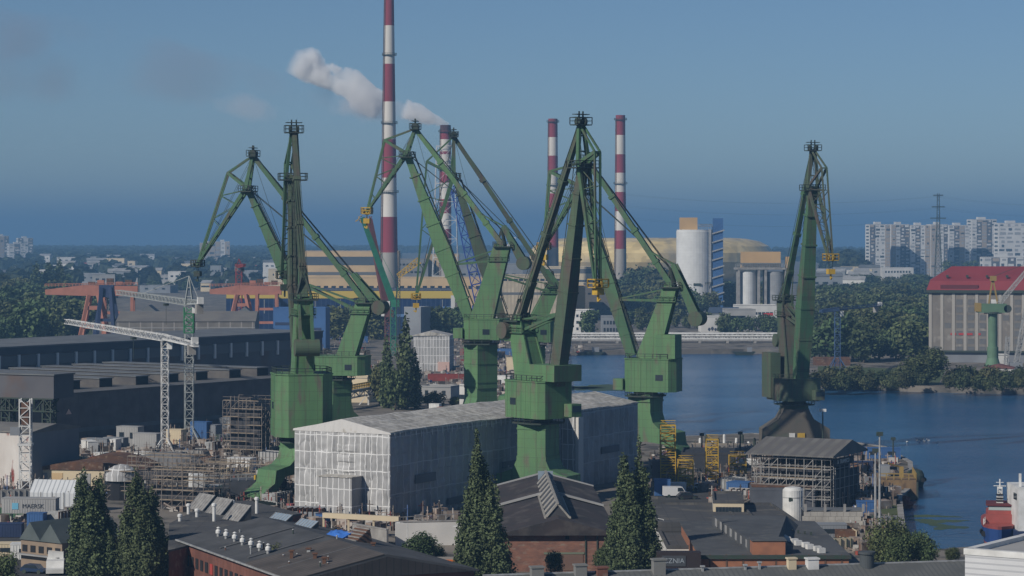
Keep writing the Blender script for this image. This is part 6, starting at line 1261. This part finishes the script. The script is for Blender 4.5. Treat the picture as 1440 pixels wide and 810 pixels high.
hull_loft(-.4,1.0,.86,.93,HRd,'lower_hull'); hull_loft(1.003,3.9,.93,1.06,HB,'hull'); hull_loft(3.903,4.5,1.06,1.1,HRd,'bulwark')
MB().box(-2.9,2.9,-.5,12,4.51,6.3).build('deck_house', HRd, tg); wh = MB().box(-2.5,2.5,.3,8,6.303,7.9).build('wheelhouse', HRd, tg); win(wh,(0,.3,7.35),4.6,.12,.7,M('pale_glass',(.35,.42,.42),rough=.2),'window'); MB().box(-2.9,2.9,-.2,8.4,7.903,8.15).build('wheelhouse_roof', M('dark_red_dormer',(.12,.03,.035)), tg)
m = MB(); m.box(-.7,.7,3,4.4,8.16,9.4); lattice(m,(0,3.7,9.4),(0,3.7,10.8),.9,.8,3,.12); m.box(-.12,.12,3.6,3.84,10.8,12.8); m.box(-1.3,1.3,3.65,3.78,11.4,11.52); m.box(-.8,.8,3.65,3.78,12.1,12.2); m.cbox((0,3.5,10.9),1.1,.3,.4); m.build('mast', WHITEP, tg)
for z in (8.5,9.0,9.7): MB().box(-.75,.75,2.75,2.96,z,z+.25).build('mast_band', DARK, tg)
m = MB(); rail(m,[(-3.3,-3,4.5),(-2.9,1,4.5)],1.0,.08); rail(m,[(3.3,-3,4.5),(2.9,1,4.5)],1.0,.08); m.build('railing', WHITEP, tg)
for sx in (-1,1):
    for k in range(3): MB().add(*disc((sx*(3.3+k*.18),-2+k*2.4,2.6),.55,.35,10)).build('tyre_fender', M('tyre_black',(.02,.02,.022),rough=.9), tg)
d = 462; wt = thing('ship_bow', 'white ship superstructure cut by the right edge beside the tug', 'ship', (xx(1441,d),d,-2.2)); MB().box(-1.3,5,0,14,0,3.6).build('hull', NAVY, wt); MB().box(-.9,5,1,12,3.603,11.4).build('superstructure', WHITEP, wt); win(wt,(-.9,4,9.6),.14,3,1.2,GLASS,'window'); MB().box(-.4,.0,3,3.4,11.41,13.8).build('mast', WHITEP, wt)
# gulls on the water
gl = MB().add([(-.28,0,0),(.28,0,0),(.35,.14,.12),(0,.2,.26),(-.5,.1,.16),(.35,-.14,.12),(0,-.2,.26),(-.5,-.1,.16),(.5,0,.38),(.38,0,.2)],[(0,1,2,3,4),(1,0,7,6,5),(4,3,6,7),(3,2,9,5,6),(2,8,9),(9,8,5),(0,4,7),(1,5,9,2)]).mesh('gull_body', WHITEP)
for px,py in ((1276,622),(1289,618),(1291,620),(1294,619),(1297,618),(1300,621),(1303,619),(1318,623),(1293,622),(1306,620)):
    p = gp(px,py,-2.2); g = inst('gull', gl, None, (p.x,p.y,-2.2), random.uniform(0,6.2), (1.3,1.3,1.3)); tag(g,'white gull resting on the open water right of the pier','gull','gulls resting on the water')
# ================================================================ foreground roofs
def poly_bld(label, px, h, mat, roof, name='workshop', cat='workshop', base=None, over=.35, rise=0):
    """flat roofed building whose roof corners sit at the given photo points on height h"""
    P = [((x-CX)*gd(y,h)/FP, gd(y,h)) for x, y in px]; c = (sum(p[0] for p in P)/len(P), sum(p[1] for p in P)/len(P))
    ar = sum(P[i][0]*P[(i+1)%len(P)][1]-P[(i+1)%len(P)][0]*P[i][1] for i in range(len(P)))
    if ar < 0: P = P[::-1]
    L = [(p[0]-c[0],p[1]-c[1]) for p in P]; r = thing(name, label, cat, (c[0],c[1],0))
    MB().prism([(x*.985,y*.985) for x,y in L], 0, h-.3).build('wall', mat, r); MB().prism(L, h-.297, h).build('roof', roof, r); return r, L, c
OBR = M('orange_brick',(.34,.15,.085),(.26,.12,.075),sc=.7,rough=.95,detail=6)
ROOF1 = striped('felt_roof_strips',(.092,.094,.098),(.070,.072,.077),1.9,'X',.93,rough=.9,noise=.35)
# red brick workshop with grey felt gable roof
AX = math.degrees(math.atan2(.42,.907)); hw = 14.2
w1 = thing('workshop', 'red brick workshop with a wide grey felt roof and white cowl vents, lower left', 'workshop', (-17.6,360.5,0), R(AX)); Ld = 53
REDW = striped('red_plank_wall',(.21,.092,.068),(.13,.06,.05),1.5,'Y',.88,rough=.9,noise=.4)
MB().box(-hw+.6,hw-.6,.4,Ld-.4,0,6.9).build('wall', REDW, w1)
MB().extr([(-hw,6.85),(hw,6.85),(hw,7.1),(0,10.0),(-hw,7.1)],0,Ld).build('roof', ROOF1, w1)
MB().add([(-hw+.02,-.05,7.13),(-.4,-.05,9.95),(-.4,20,9.95),(-hw+.02,20,7.13),(-hw+.02,-.05,7.25),(-.4,-.05,10.07),(-.4,20,10.07),(-hw+.02,20,7.25)],[(0,3,2,1),(4,5,6,7),(0,1,5,4),(1,2,6,5),(2,3,7,6),(3,0,4,7)]).build('board_roof', striped('brown_board_roof',(.115,.10,.09),(.065,.06,.057),1.15,'Y',.78,rough=.9,noise=.4), w1)
MB().extr([(-hw+.7,6.9),(hw-.7,6.9),(0,9.65)],-.06,-.003).build('gable_boards', striped('dark_gable_boards',(.055,.05,.05),(.03,.03,.03),1.1,'X',.85), w1)
MB().beam((-hw-.1,0,7.02),(-hw-.1,Ld,7.02),.28,.22).build('gutter', GALV, w1)
for k in range(22): win(w1,(-hw+.55,2+k*2.35,4.2),.14,1.2,1.6,DARK if k!=15 else M('red_panel',(.38,.06,.05)),'window')
roofz = lambda x: 7.1+2.9*(1-abs(x)/hw)+.02
def w1_px(px,py):                     # point on the left roof slope under a photo pixel
    ca, sa = math.cos(R(AX)), math.sin(R(AX)); best=None
    for it in range(60):
        z = 7+3*it/59; d = gd(py,z); X = (px-CX)*d/FP; dx, dy = X+17.6, d-360.5; lx, ly = dx*ca+dy*sa, -dx*sa+dy*ca; e = abs(roofz(lx)-z)
        if best is None or e < best[0]: best = (e,lx,ly)
    return best[1], best[2], roofz(best[1])
for i,(px,py) in enumerate([(307,754),(318,757),(330,761),(341,766),(353,770),(365,774),(377,778)]):
    x,y,z = w1_px(px,py); v = thing('cowl_vent', 'white cowl vent in the row of seven along the grey felt roof', 'roof vent', (-17.6+x*math.cos(R(AX))-y*math.sin(R(AX)),360.5+x*math.sin(R(AX))+y*math.cos(R(AX)),z-.05),0,'row of seven roof cowls'); v.scale = (.8,.8,.74)
    MB().lathe((0,0,0),[(.30,0),(.30,.55)],12).build('stub', GALV, v); MB().lathe((0,0,.553),[(.34,0),(.52,.15),(.52,.7),(.3,.95)],12).build('drum', WHITEP, v); MB().lathe((0,0,1.51),[(.2,0),(.2,.25),(.42,.3),(.1,.55)],12).build('cap', WHITEP, v)
def onroof(parent, c, **k): pass
def wedge(label, px, py, d, z, L, W, H, rz, glass, side, name='roof_skylight'):
    r = thing(name, label, 'roof skylight', (xx(px,d),d,z), R(rz)); MB().add([(-W/2,-L/2,0),(W/2,-L/2,0),(W/2,L/2,0),(-W/2,L/2,0),(W/2,-L/2,H),(W/2,L/2,H)],[(0,3,2,1),(1,2,5,4),(0,1,4),(3,5,2),(0,4,5,3)]).build('casing', side, r)
    g = MB(); n = 6
    for k in range(n+1): y = -L/2+L*k/n; g.beam((-W/2,y,.05),(W/2,y,H+.05),.12,.12)
    g.build('glazing_bar', GALV, r); MB().add([(-W/2+.05,-L/2+.1,.07),(W/2-.05,-L/2+.1,H+.03),(W/2-.05,L/2-.1,H+.03),(-W/2+.05,L/2-.1,.07)],[(0,1,2,3)]).build('glazing', glass, r); return r
# flat black roofed workshop behind it
r, L, c = poly_bld('brick workshop with a flat black roof behind the felt roofed one', [(236,774),(268,766),(372,729),(425,722),(352,704),(300,704),(238,736)], 6.6, BRICK, DKROOF)
SKG = M('sky_glazing',(.22,.30,.38),(.28,.34,.40),sc=.5,rough=.25,spec=.6); LEADG = M('old_glazing',(.30,.29,.27),(.20,.19,.18),sc=1.2,rough=.6)
for i,(px,py,lab) in enumerate([(283,716,'leaning skylight with old panes on the flat black roof, left of three'),(308,722,'leaning skylight with old panes on the flat black roof, middle of three'),(333,731,'leaning skylight with old panes on the flat black roof, right of three')]):
    d = gd(py,6.6); wedge(lab,px,py,d,6.55,5.2,2.6,2.6,AX+12,LEADG,DKROOF)
for px,py,lab in [(388,741,'blue glazed skylight left on the grey felt roof'),(424,750,'blue glazed skylight right on the grey felt roof')]:
    d = gd(py,8.2); wedge(lab,px,py,d,7.9,5.0,3.2,2.3,AX+12,SKG,DKROOF)
for px,py,hh,lab in [(265,723,1.4,'short white pipe vent, leftmost on the flat black roof'),(277,727,1.0,'small white pipe vent beside the leftmost one'),(301,733,2.6,'tall white pipe vent between skylights on the flat black roof'),(327,716,1.2,'white pipe vent behind the right skylight'),(361,722,2.4,'tall white pipe vent at the right end of the flat black roof'),(253,733,.8,'stub vent at the left of the flat black roof')]:
    d = gd(py,6.6); r = thing('pipe_vent', lab, 'roof vent', (xx(px,d),d,6.55)); MB().lathe((0,0,0),[(.28,0),(.28,hh)],10).build('pipe', WHITEP, r); MB().lathe((0,0,hh+.01),[(.42,0),(.42,.35),(.2,.5)],10).build('cap', WHITEP, r)
d = gd(762,8.6); bt_ = thing('blue_tarpaulin','crumpled bright blue tarpaulin draped on the felt roof ridge','tarpaulin',(xx(470,d),d,8.3),R(AX+15)); bt_.scale = (1.0,1.5,1.25); rnd = random.Random(4); vs=[]; fs=[]
for j in range(9):
    for i in range(9): vs.append((-2.2+4.4*i/8+rnd.uniform(-.1,.1),-1.6+3.2*j/8+rnd.uniform(-.1,.1),.15+ (1.5*i/8 if i<7 else 1.2)+rnd.uniform(0,.22)))
vs += [(-2.2,-1.6,-.2),(2.2,-1.6,-.2),(2.2,1.6,-.2),(-2.2,1.6,-.2)]
for j in range(8):
    for i in range(8): fs.append((j*9+i,j*9+i+1,(j+1)*9+i+1,(j+1)*9+i))
fs += [tuple([81]+list(range(0,9))+[82]), tuple([83]+list(range(80,71,-1))+[84])]
MB().add(vs,fs).build('sheet', M('tarp_blue',(.06,.20,.62),(.05,.16,.50),sc=1,rough=.5), bt_)
d = gd(766,8.4); sl = thing('roof_hatch','weathered slatted roof hatch beside the blue tarpaulin','roof hatch',(xx(497,d),d,8.1),R(AX+12)); sl.scale = (1.1,1.5,1.3); MB().add([(-2,-1.4,0),(2,-1.4,0),(2,1.4,0),(-2,1.4,0),(1.6,-1.2,2.2),(1.6,1.2,2.2)],[(0,3,2,1),(1,2,5,4),(0,1,4),(3,5,2),(0,4,5,3)]).build('casing', RUST, sl)
for k in range(7): MB().beam((-1.9+k*.55,-1.45,.3+k*.3),(-1.9+k*.55,1.45,.3+k*.3),.2,.14).build('slat', LEADG, sl)
for px,py,lab in [(410,782,'small brick chimney stub left on the felt roof'),(434,779,'small pale vent stub on the felt roof'),(443,786,'rusty twin vent stub on the felt roof'),(456,792,'rusty vent stub nearest the gable of the felt roof'),(525,771,'rusty vent box at the ridge end of the felt roof'),(398,750,'thin pipe rising between blue skylights')]:
    d = gd(py,8.6); r = thing('vent_stub', lab, 'roof vent', (xx(px,d),d,8.0)); MB().cbox((0,0,0),.5,.5,1.3).build('stack', RUST if px!=434 else GALV, r); MB().cbox((0,0,1.303),.8,.8,.2).build('cap', RUST, r)
rnd = random.Random(77)
for k in range(26):
    px, py = rnd.uniform(290,520), rnd.uniform(735,805); lx, ly, lz = w1_px(px,py)
    if abs(lx) > hw-1 or not 1 < ly < Ld-2: continue
    X, Y = -17.6+lx*math.cos(R(AX))-ly*math.sin(R(AX)), 360.5+lx*math.sin(R(AX))+ly*math.cos(R(AX)); r = thing('roof_pipe','thin stub pipe poking through the grey felt roof','roof vent',(X,Y,lz-.1),0,'stub pipes on the grey felt roof'); h_ = rnd.uniform(.3,1.2); MB().lathe((0,0,0),[(.11,0),(.11,h_)],7).build('pipe', rnd.choice((GALV,RUST,GDARK)), r); MB().lathe((0,0,h_+.003),[(.18,0),(.10,.12)],7).build('cap', GALV, r)
for k in range(3): MB().beam((-hw+1.5,10+k*13,roofz(-hw+1.5)+.12),(-.6,10.8+k*13,roofz(-.6)+.12),.35,.10).build('roof_strip', M('felt_patch',(.14,.14,.14),(.11,.11,.112),sc=.6), w1)
# sawtooth shed at left
p = gp(84,797); ss = thing('sawtooth_shed','cream shed with two pointed grey gables at the lower left','shed',(p.x,p.y,0),R(-38)); MB().box(-5,5,-4,9,0,4.6).build('wall', M('ochre_wall',(.29,.22,.155),(.24,.185,.14),sc=.4), ss)
for k in (-2.5,2.5): MB().extr([(k-2.6,4.61),(k+2.6,4.61),(k,7.6)],-4.3,9.3).build('gable_roof', M('slate_green_roof',(.11,.13,.13),(.08,.10,.10),sc=.3), ss)
for k in range(5): win(ss,(-4+k*2,-4.02,3.2),1.2,.12,1.1,DARK,'window')
MB().box(-5.2,5.2,-5.2,-4.35,2.2,2.4).build('canopy', LTROOF, ss)
# small buildings left
p = gp(250,812); r = bld('brick gatehouse between poplars and red brick workshop', (p.x,p.y), 5.5, 6, 5.6, -10, wall=BRICK, roof=DKROOF); winrow(r,'f',5.5,6,5.6,1,2,(1.4,2))
p = gp(268,808); tg_ = thing('gate_door','teal metal gate beside the brick gatehouse','gate',(p.x,p.y,0),R(-6)); MB().box(-1.6,1.6,-.1,.1,.1,3.2).build('panel', M('teal_gate',(.04,.14,.14)), tg_); m=MB()
for x in (-1.7,1.7): m.box(x-.12,x+.12,-.15,.15,0,3.5)
m.build('post', GDARK, tg_)
# rails, walls and fence before the wrapped ship
def wallpx(label, x0,y0,x1,y1,h,th,mat,name='boundary_wall',cat='wall'):
    a, b = gp(x0,y0), gp(x1,y1); r = thing(name,label,cat,(a.x,a.y,0)); d = b-a; MB().beam((0,0,h/2),(d.x,d.y,h/2),th,h).build('panel', mat, r); MB().beam((0,0,h+.09),(d.x,d.y,h+.09),th+.2,.17).build('coping', CONC, r); return r
wallpx('long white wall with graffiti behind the scruffy bush', 556,768,650,766,4.2,.5,WHITEW); wallpx('grey concrete wall left of the white graffiti wall', 545,771,497,762,3.2,.4,CONC)
cb = thing('pipe_bridge','cream covered pipe beam on posts before the wrapped ship','pipe bridge',(gp(455,752).x,gp(455,752).y,0)); e = gp(562,758)-gp(455,752); m=MB(); m.beam((0,0,3.6),(e.x,e.y,3.6),.9,.9); m.build('beam', CREAM, cb)
for f in (0,.33,.66,.98): MB().box(e.x*f-.18,e.x*f+.18,e.y*f-.18,e.y*f+.18,0,3.14).build('post', CREAM, cb)
fn = thing('fence','long thin railing fence along the foot of the wrapped ship','fence',(gp(560,744).x,gp(560,744).y,0)); e = gp(660,738)-gp(560,744); m=MB(); rail(m,[(0,0,0),(e.x,e.y,0)],2.2,.07); m.build('rails', GALV, fn)
gp_ = gp(628,803); gf = thing('graffiti_panel','orange graffiti letters on the white wall left of the tall poplar','graffiti',(xx(627,398),398.5,0),R(3)); OG = M('graffiti_orange',(.65,.17,.03)); m=MB()
m.box(-1.25,1.3,0,.12,1.2,4.4); m.build('orange_fill', OG, gf); m=MB()
for (x,z) in ((-.8,2.2),(.1,2.6),(.85,2.0),(-.3,3.6),(.7,3.5)): m.add(*disc((x,-.03,z),.26,.05,9))
m.build('letter_shape', M('graffiti_red',(.45,.04,.02)), gf); MB().box(-1.6,1.6,.13,.5,0,4.8).build('backing_wall', CONC, gf)
for (lab,px,bs,h) in [('thin white lamp post left of the brick hall',653,812,8.0),('thin lamp post at the right of the felt roof gable',573,800,7.4),('lamp post before the white wall of the dark flat roofs',933,775,5.5)]:
    d = gd(bs); r = thing('street_lamp',lab,'street lamp',(xx(px,d),d,0)); MB().lathe((0,0,0),[(.12,0),(.07,h)],8).build('pole', WHITEP, r); MB().beam((0,0,h),(-1.3,0,h+.25),.1,.1).build('arm', WHITEP, r); MB().cbox((-1.5,0,h+.12),.7,.3,.18).build('lamp_head', WHITEP, r)
# brick hall in the middle
bh = thing('brick_hall','dark roofed brick hall with a glazed ridge lantern, front centre','hall',(7.6,418,0),R(1.2)); hw=9.3; Ld=74; eave=6.1; ri=2.5
BRK = M('hall_brick',(.27,.135,.095),(.17,.095,.075),sc=.9,st=(.6,.6,1.8),rough=.95,c3=(.26,.20,.16),sc3=1.1,lo3=.56,hi3=.72,detail=8,bump=.25)
MB().box(-hw+.5,hw-.5,.3,Ld,0,eave).build('wall', BRK, bh); MB().extr([(-hw+.5,0),(hw-.5,0),(hw-.5,eave),(0,eave+ri-.25),(-hw+.5,eave)],-.1,.297).build('gable_wall', BRK, bh)
DR = M('dark_tar_roof',(.055,.045,.046),(.036,.034,.037),sc=.2,rough=.95,st=(1,.5,1),c3=(.095,.085,.08),sc3=.35,lo3=.52,hi3=.7,detail=7)
MB().extr([(-hw-.4,eave-.1),(hw+.4,eave-.1),(hw+.4,eave+.15),(0,eave+ri+.15),(-hw-.4,eave+.15)],-1.2,40).build('lower_roof', DR, bh)
MB().extr([(-hw-.2,eave+.05),(hw+.2,eave+.05),(hw+.2,eave+.55),(0,eave+ri+.55),(-hw-.2,eave+.55)],40.05,Ld+.4).build('upper_roof', DR, bh)
m = MB()
for y in (39.2,Ld+.2):
    for s in (-1,1): m.beam((s*(hw+.3),y,eave+.55),(0,y,eave+ri+.62),.9,.35)
m.build('roof_parapet', LTROOF, bh)
ln = MB().extr([(-1.9,eave+ri-.3),(1.9,eave+ri-.3),(0,eave+ri+2.0)],4,62).build('ridge_lantern', M('lantern_dark',(.07,.07,.075),rough=.4), bh)
m = MB()
for k in range(9):
    y = 5.2+k*6.6
    for s in (-1,1): m.beam((s*1.98,y,eave+ri-.25),(0,y,eave+ri+2.08),2.3,.10)
m.build('lantern_frame', M('pale_timber',(.36,.34,.30),(.26,.25,.23),sc=.8), ln); m = MB(); m.beam((0,3.6,eave+ri+2.1),(0,62.4,eave+ri+2.1),.4,.25)
for s in (-1,1): m.beam((s*2.05,3.6,eave+ri-.2),(s*2.05,62.4,eave+ri-.2),.3,.3); m.beam((s*2.0,3.9,eave+ri-.25),(0,3.9,eave+ri+2.1),.3,.3)
m.build('lantern_edge', M('pale_timber',(.36,.34,.30)), ln)
win(ln,(0,63,eave+ri+1.2),2.8,.3,1.6,SKG,'end_pane')
win(bh,(.9,-.13,1.5),6.2,.12,2.6,M('brown_gate',(.20,.13,.09),(.16,.10,.08),sc=.8),'gate'); win(bh,(.9,-.15,3.0),6.6,.12,.3,M('greenish_lintel',(.16,.19,.14)),'lintel'); win(bh,(1.4,-.13,5.6),.6,.1,.7,DARK,'vent_hole')
MB().box(4.3,4.5,-.3,-.11,0,7.2).build('down_pipe', GDARK, bh); MB().box(6.2,6.4,-.3,-.11,0,6.8).build('down_pipe', GDARK, bh)
# right hand factory roofs
r, w_, dp_, h_ = bpx('white walled depot with a broad flat dark roof beside the right poplar', 925, 1068, 772, 740, 34, wall=WHITEW, roof=DKROOF, name='depot'); winrow(r,'f',w_,dp_,h_,1,5,(1.2,1.4),mat=GREYW)
r, w_, dp_, h_ = bpx('glazed clerestory pavilion with a dark roof on the depot', 1003, 1046, 752, 708, 17, rz=-4, wall=CREAM, roof=DKROOF, over=.8, name='pavilion'); winrow(r,'f',w_,dp_,h_,1,8,(.55,1.7),z0=h_-2.6,z1=h_-.4); winrow(r,'l',w_,dp_,h_,1,7,(1.2,1.7),z0=h_-2.6,z1=h_-.4,mat=LTROOF)
r, w_, dp_, h_ = bpx('flat dark roofed store left of the white tank', 1044, 1124, 768, 738, 32, rz=3, wall=CREAM, roof=DKROOF, name='store')
r, w_, dp_, h_ = bpx('low flat dark roofed shed at the left of the orange brick factory', 938, 1030, 805, 772, 34, rz=0, wall=WHITEW, roof=DKROOF, name='store'); MB().cbox((-w_*.2,dp_*.18,h_+.3),7.2,3,1.6).build('roof_housing', DKROOF, r); MB().cbox((w_*.22,-dp_*.3,h_+.3),3.6,2.4,1.3).build('roof_housing', GYROOF, r)
for k in range(5): MB().cbox((-w_*.05+k*.9,dp_*.05+(k%2)*1.2,h_+.3),.5,.5,.6+.3*(k%3)).build('roof_vent', GALV, r)
fc = thing('factory','orange brick factory with a stepped grey roof, lower right','factory',(xx(1090,389),389,0)); FW=22.4; FD=46; FH=6.0
MB().box(-FW/2,FW/2,0,FD,0,FH).build('wall', OBR, fc); GR2 = M('grey_felt_roof',(.095,.10,.105),(.070,.073,.078),sc=.15,rough=.9,detail=6,c3=(.12,.12,.115),sc3=.5); MB().box(-FW/2-.3,FW/2+.3,-.3,FD+.3,FH+.003,FH+.3).build('roof', GR2, fc)
MB().box(-FW/2-.35,FW/2+.35,-.4,-.303,FH-.25,FH+.34).build('gutter', GDARK, fc)
for k in range(9): win(fc,(-FW/2+1.3+k*2.5,-.05,3.4),.22,.12,6.0,RUST,'pilaster')
rs = MB().box(-3.4,1.6,.4,4.4,FH+.31,FH+2.4).build('brick_penthouse', OBR, fc); MB().box(-3.6,1.8,.2,4.6,FH+2.403,FH+2.55).build('penthouse_roof', GR2, rs)
MB().add([(-3.6,4.6,FH+.31),(1.7,4.6,FH+.31),(8,40,FH+.31),(-6.5,40,FH+.31),(-3.6,4.6,FH+2.2),(1.0,4.6,FH+2.5),(6,40,FH+1.9),(-6.5,40,FH+2.0)],[(0,3,2,1),(4,5,6,7),(0,1,5,4),(1,2,6,5),(2,3,7,6),(3,0,4,7)]).build('raised_roof', GR2, fc)
for k in range(7): win(fc,(-3.75-.40*k*1.0,8+k*4.6,FH+1.3),.16,3.6,1.2,LTROOF,'clerestory')
for k in range(9): MB().cbox((2.4+k*.62+(k%2)*.3,22-k*2.4,FH+.31),1.05,.85,.75,.3).build('roof_box', WHITEP, fc)
for k in range(6): MB().cbox((4+k*.9,32-k*1.2,FH+.31),.3,.3,.5).build('roof_vent', GDARK, fc)
sb = thing('sign_wall','dark wall block carrying white letters beside the right poplar','sign wall',(xx(955,386),386,0)); MB().box(-3.3,3.3,0,2.2,0,7.1).build('wall', M('dark_brown_wall',(.035,.026,.028)), sb); bd = MB().box(-2.6,1.0,-.09,-.003,5.0,6.6).build('sign_board', M('sign_grey',(.06,.065,.075)), sb); sign_text(bd,'CZNIA',1.05,(-.8,-.13,5.8),(R(90),0,0),M('sign_letter',(.30,.34,.38)))
# long grey roof along the bottom edge
p0 = at(700,810,330); br_ = thing('long_roof','long ribbed grey roof along the bottom right edge','building',(-1.8,331,0),R(13)); RB = striped('ribbed_grey_roof',(.145,.15,.145),(.10,.105,.105),.7,'X',.7,rough=.7,noise=.3)
MB().extr([(-9,7.4),(9,7.4),(9,7.6),(0,11.0),(-9,7.6)],-70,2).xf(Matrix.Rotation(R(90),4,'Z')).build('roof', RB, br_); MB().box(-1.5,69.5,-8.6,8.6,0,7.39).build('wall', BRICK, br_); MB().beam((-2,0,11.02),(70,0,11.02),.5,.16).build('ridge_cap', GALV, br_)
for (px,w_,h_,mt,lab) in [(755,1.6,1.5,'GR','grey chimney stub left at the bottom of the brick hall'),(816,1.5,1.6,'GR','grey chimney stub below the right part of the brick hall'),(846,1.4,1.2,'BR','red brick chimney stub at the foot of the right poplar'),(926,1.6,2.0,'GR','grey chimney box under the dark sign wall'),(1113,1.1,1.6,'CR','cream chimney on the long ribbed roof'),(1142,1.5,1.5,'WH','white chimney box on the long ribbed roof'),(1219,1.9,2.2,'RD','fat round dark vent on the long ribbed roof'),(988,.3,.9,'GV','thin grey pipe on the long ribbed roof, left'),(1048,.3,.9,'GV','thin white pipe on the long ribbed roof, middle'),(1068,.3,1.2,'GV','thin grey pipe near the middle of the long ribbed roof')]:
    t_ = (px-700)/(1357-700); d = 331+15*t_-1.0; z = 10.4; r = thing('chimney_stub',lab,'chimney',(xx(px,d),d,z),R(13)); mt = dict(GR=M('grey_stone',(.20,.20,.19)),BR=BRICK,CR=CREAM,WH=WHITEP,RD=M('dark_vent_metal',(.07,.08,.085)),GV=GALV)[mt]
    if px == 1219: MB().lathe((0,0,0),[(.95,0),(.95,1.9),(1.15,2.0),(1.15,2.3)],20).build('stack', mt, r)
    else: MB().cbox((0,0,0),w_,w_*.8,h_).build('stack', mt, r); MB().cbox((0,0,h_+.003),w_+.25,w_*.8+.25,.2).build('cap', mt, r)
# white slatted building at the corner
wc = thing('white_building','white slatted office block cutting the lower right corner','building',(xx(1357,250),250,0),R(-34)); SL = striped('white_slats',(.60,.61,.62),(.42,.43,.45),.55,'Z',.68,rough=.6,noise=.08); zt = zz(771,250)
MB().box(0,22,0,18,0,zt-.6).build('wall', SL, wc)
for e in ((0,22,0,.6),(0,22,17.4,18),(0,.6,.603,17.397),(21.4,22,.603,17.397)): MB().box(e[0]-.1,e[1]+.1,e[2]-.1,e[3]+.1,zt-.597,zt).build('parapet', WHITEP, wc)
MB().box(.61,21.39,.61,17.39,zt-.596,zt-.45).build('roof', LTROOF, wc); MB().cbox((9,9,zt-.44),2.4,2.0,1.6).build('roof_unit', GREYW, wc); MB().cbox((8.4,3.0,zt-.44),.1,.1,2.2).build('roof_post', GALV, wc)
# ================================================================ smoke from the scaffolded chimney
def plume(name, label, A, B, r0, r1, col, dens, thr, sc, seed, wob=.35, sharp=1.0):
    A, B = Vector(A), Vector(B); D = B-A; L = D.length; rot = D.to_track_quat('X','Z'); rm = max(r0,r1)*1.45
    me = MB().box(-r0*.8,L,-rm,rm,-rm,rm).mesh(name); mat = bpy.data.materials.new(name); mat.use_nodes = True; t = mat.node_tree; t.nodes.remove(t.nodes['Principled BSDF']); L_ = t.links; N = t.nodes.new
    def mth(op, a, b=None, c=None):
        n = N('ShaderNodeMath'); n.operation = op
        for i, v in enumerate((a,b,c)):
            if v is None: continue
            if isinstance(v,(int,float)): n.inputs[i].default_value = v
            else: L_.new(v, n.inputs[i])
        return n.outputs[0]
    tc = N('ShaderNodeTexCoord'); sp = N('ShaderNodeSeparateXYZ'); L_.new(tc.outputs['Object'], sp.inputs[0])
    f = mth('DIVIDE', sp.outputs[0], L); fcl = mth('MAXIMUM', mth('MINIMUM', f, 1.0), 0.0)
    nl = N('ShaderNodeTexNoise'); nl.inputs['Scale'].default_value = sc*.4; nl.inputs['Detail'].default_value = 1; mp = N('ShaderNodeMapping'); mp.inputs['Location'].default_value = (seed*7.1,seed,0); L_.new(tc.outputs['Object'], mp.inputs[0]); L_.new(mp.outputs[0], nl.inputs['Vector'])
    ns = N('ShaderNodeTexNoise'); ns.inputs['Scale'].default_value = sc; ns.inputs['Detail'].default_value = 8; ns.inputs['Roughness'].default_value = .62; L_.new(mp.outputs[0], ns.inputs['Vector'])
    rr = mth('MULTIPLY_ADD', fcl, r1-r0, r0); rad = mth('SQRT', mth('ADD', mth('POWER', sp.outputs[1], 2.0), mth('POWER', sp.outputs[2], 2.0)))
    q = mth('DIVIDE', rad, rr); fall = mth('SUBTRACT', 1.0, mth('POWER', q, 2.0))
    end = mth('MINIMUM', mth('MULTIPLY', mth('SUBTRACT', 1.0, f), 5.0), 1.0)
    big = mth('MULTIPLY', mth('SUBTRACT', nl.outputs[0], .5), 2.6); fine = mth('MULTIPLY', mth('SUBTRACT', ns.outputs[0], .5), 3.0)
    v = mth('SUBTRACT', mth('ADD', mth('ADD', mth('MULTIPLY', fall, 1.0), mth('MULTIPLY', big, wob*2)), mth('MULTIPLY', fine, .55)), thr)
    v = mth('MULTIPLY', mth('MULTIPLY', mth('MINIMUM', mth('MAXIMUM', mth('MULTIPLY', v, sharp), 0), .6), dens), mth('MAXIMUM', end, 0))
    v = mth('MULTIPLY', v, mth('LESS_THAN', q, 1.4))
    pv = N('ShaderNodeVolumePrincipled'); pv.inputs['Color'].default_value = (*col,1); pv.inputs['Anisotropy'].default_value = -.35; L_.new(v, pv.inputs['Density'])
    L_.new(pv.outputs[0], t.nodes['Material Output'].inputs['Volume']); me.materials.append(mat)
    o = inst(name, me); o.location = A; o.rotation_mode = 'QUATERNION'; o.rotation_quaternion = rot; return tag(o, label, kind='stuff')
cx_, cz_ = xx(626,2000), zz(176,2000)
plume('smoke', 'bright white smoke leaving the chimney mouth', (cx_,2000,cz_+1), at(566,154,2006), 3.2, 11, (1,1,1), .42, .34, .16, 1, .3, 3.0)
plume('smoke', 'grey smoke behind the tallest chimney', at(590,164,2006), at(462,142,2025), 9, 19, (.78,.79,.84), .10, .46, .07, 2, .5)
plume('smoke', 'white smoke cloud left of the tallest chimney', at(520,140,2016), at(412,86,2035), 13, 15, (1,1,1), .34, .44, .085, 5, .55, 3.0)
plume('smoke', 'small pale smoke puff above the left cranes', at(372,160,2050), at(268,136,2060), 12, 16, (.9,.88,.9), .035, .56, .055, 8, .6)
plume('smoke', 'thin grey smoke drifting off to the left', at(430,120,2035), at(-60,100,2100), 24, 42, (.50,.51,.58), .014, .62, .03, 3, .7)
plume('smoke', 'thin dark smoke patch high at the left', at(130,40,2035), at(-60,70,2100), 20, 30, (.5,.51,.58), .012, .6, .035, 4, .7)
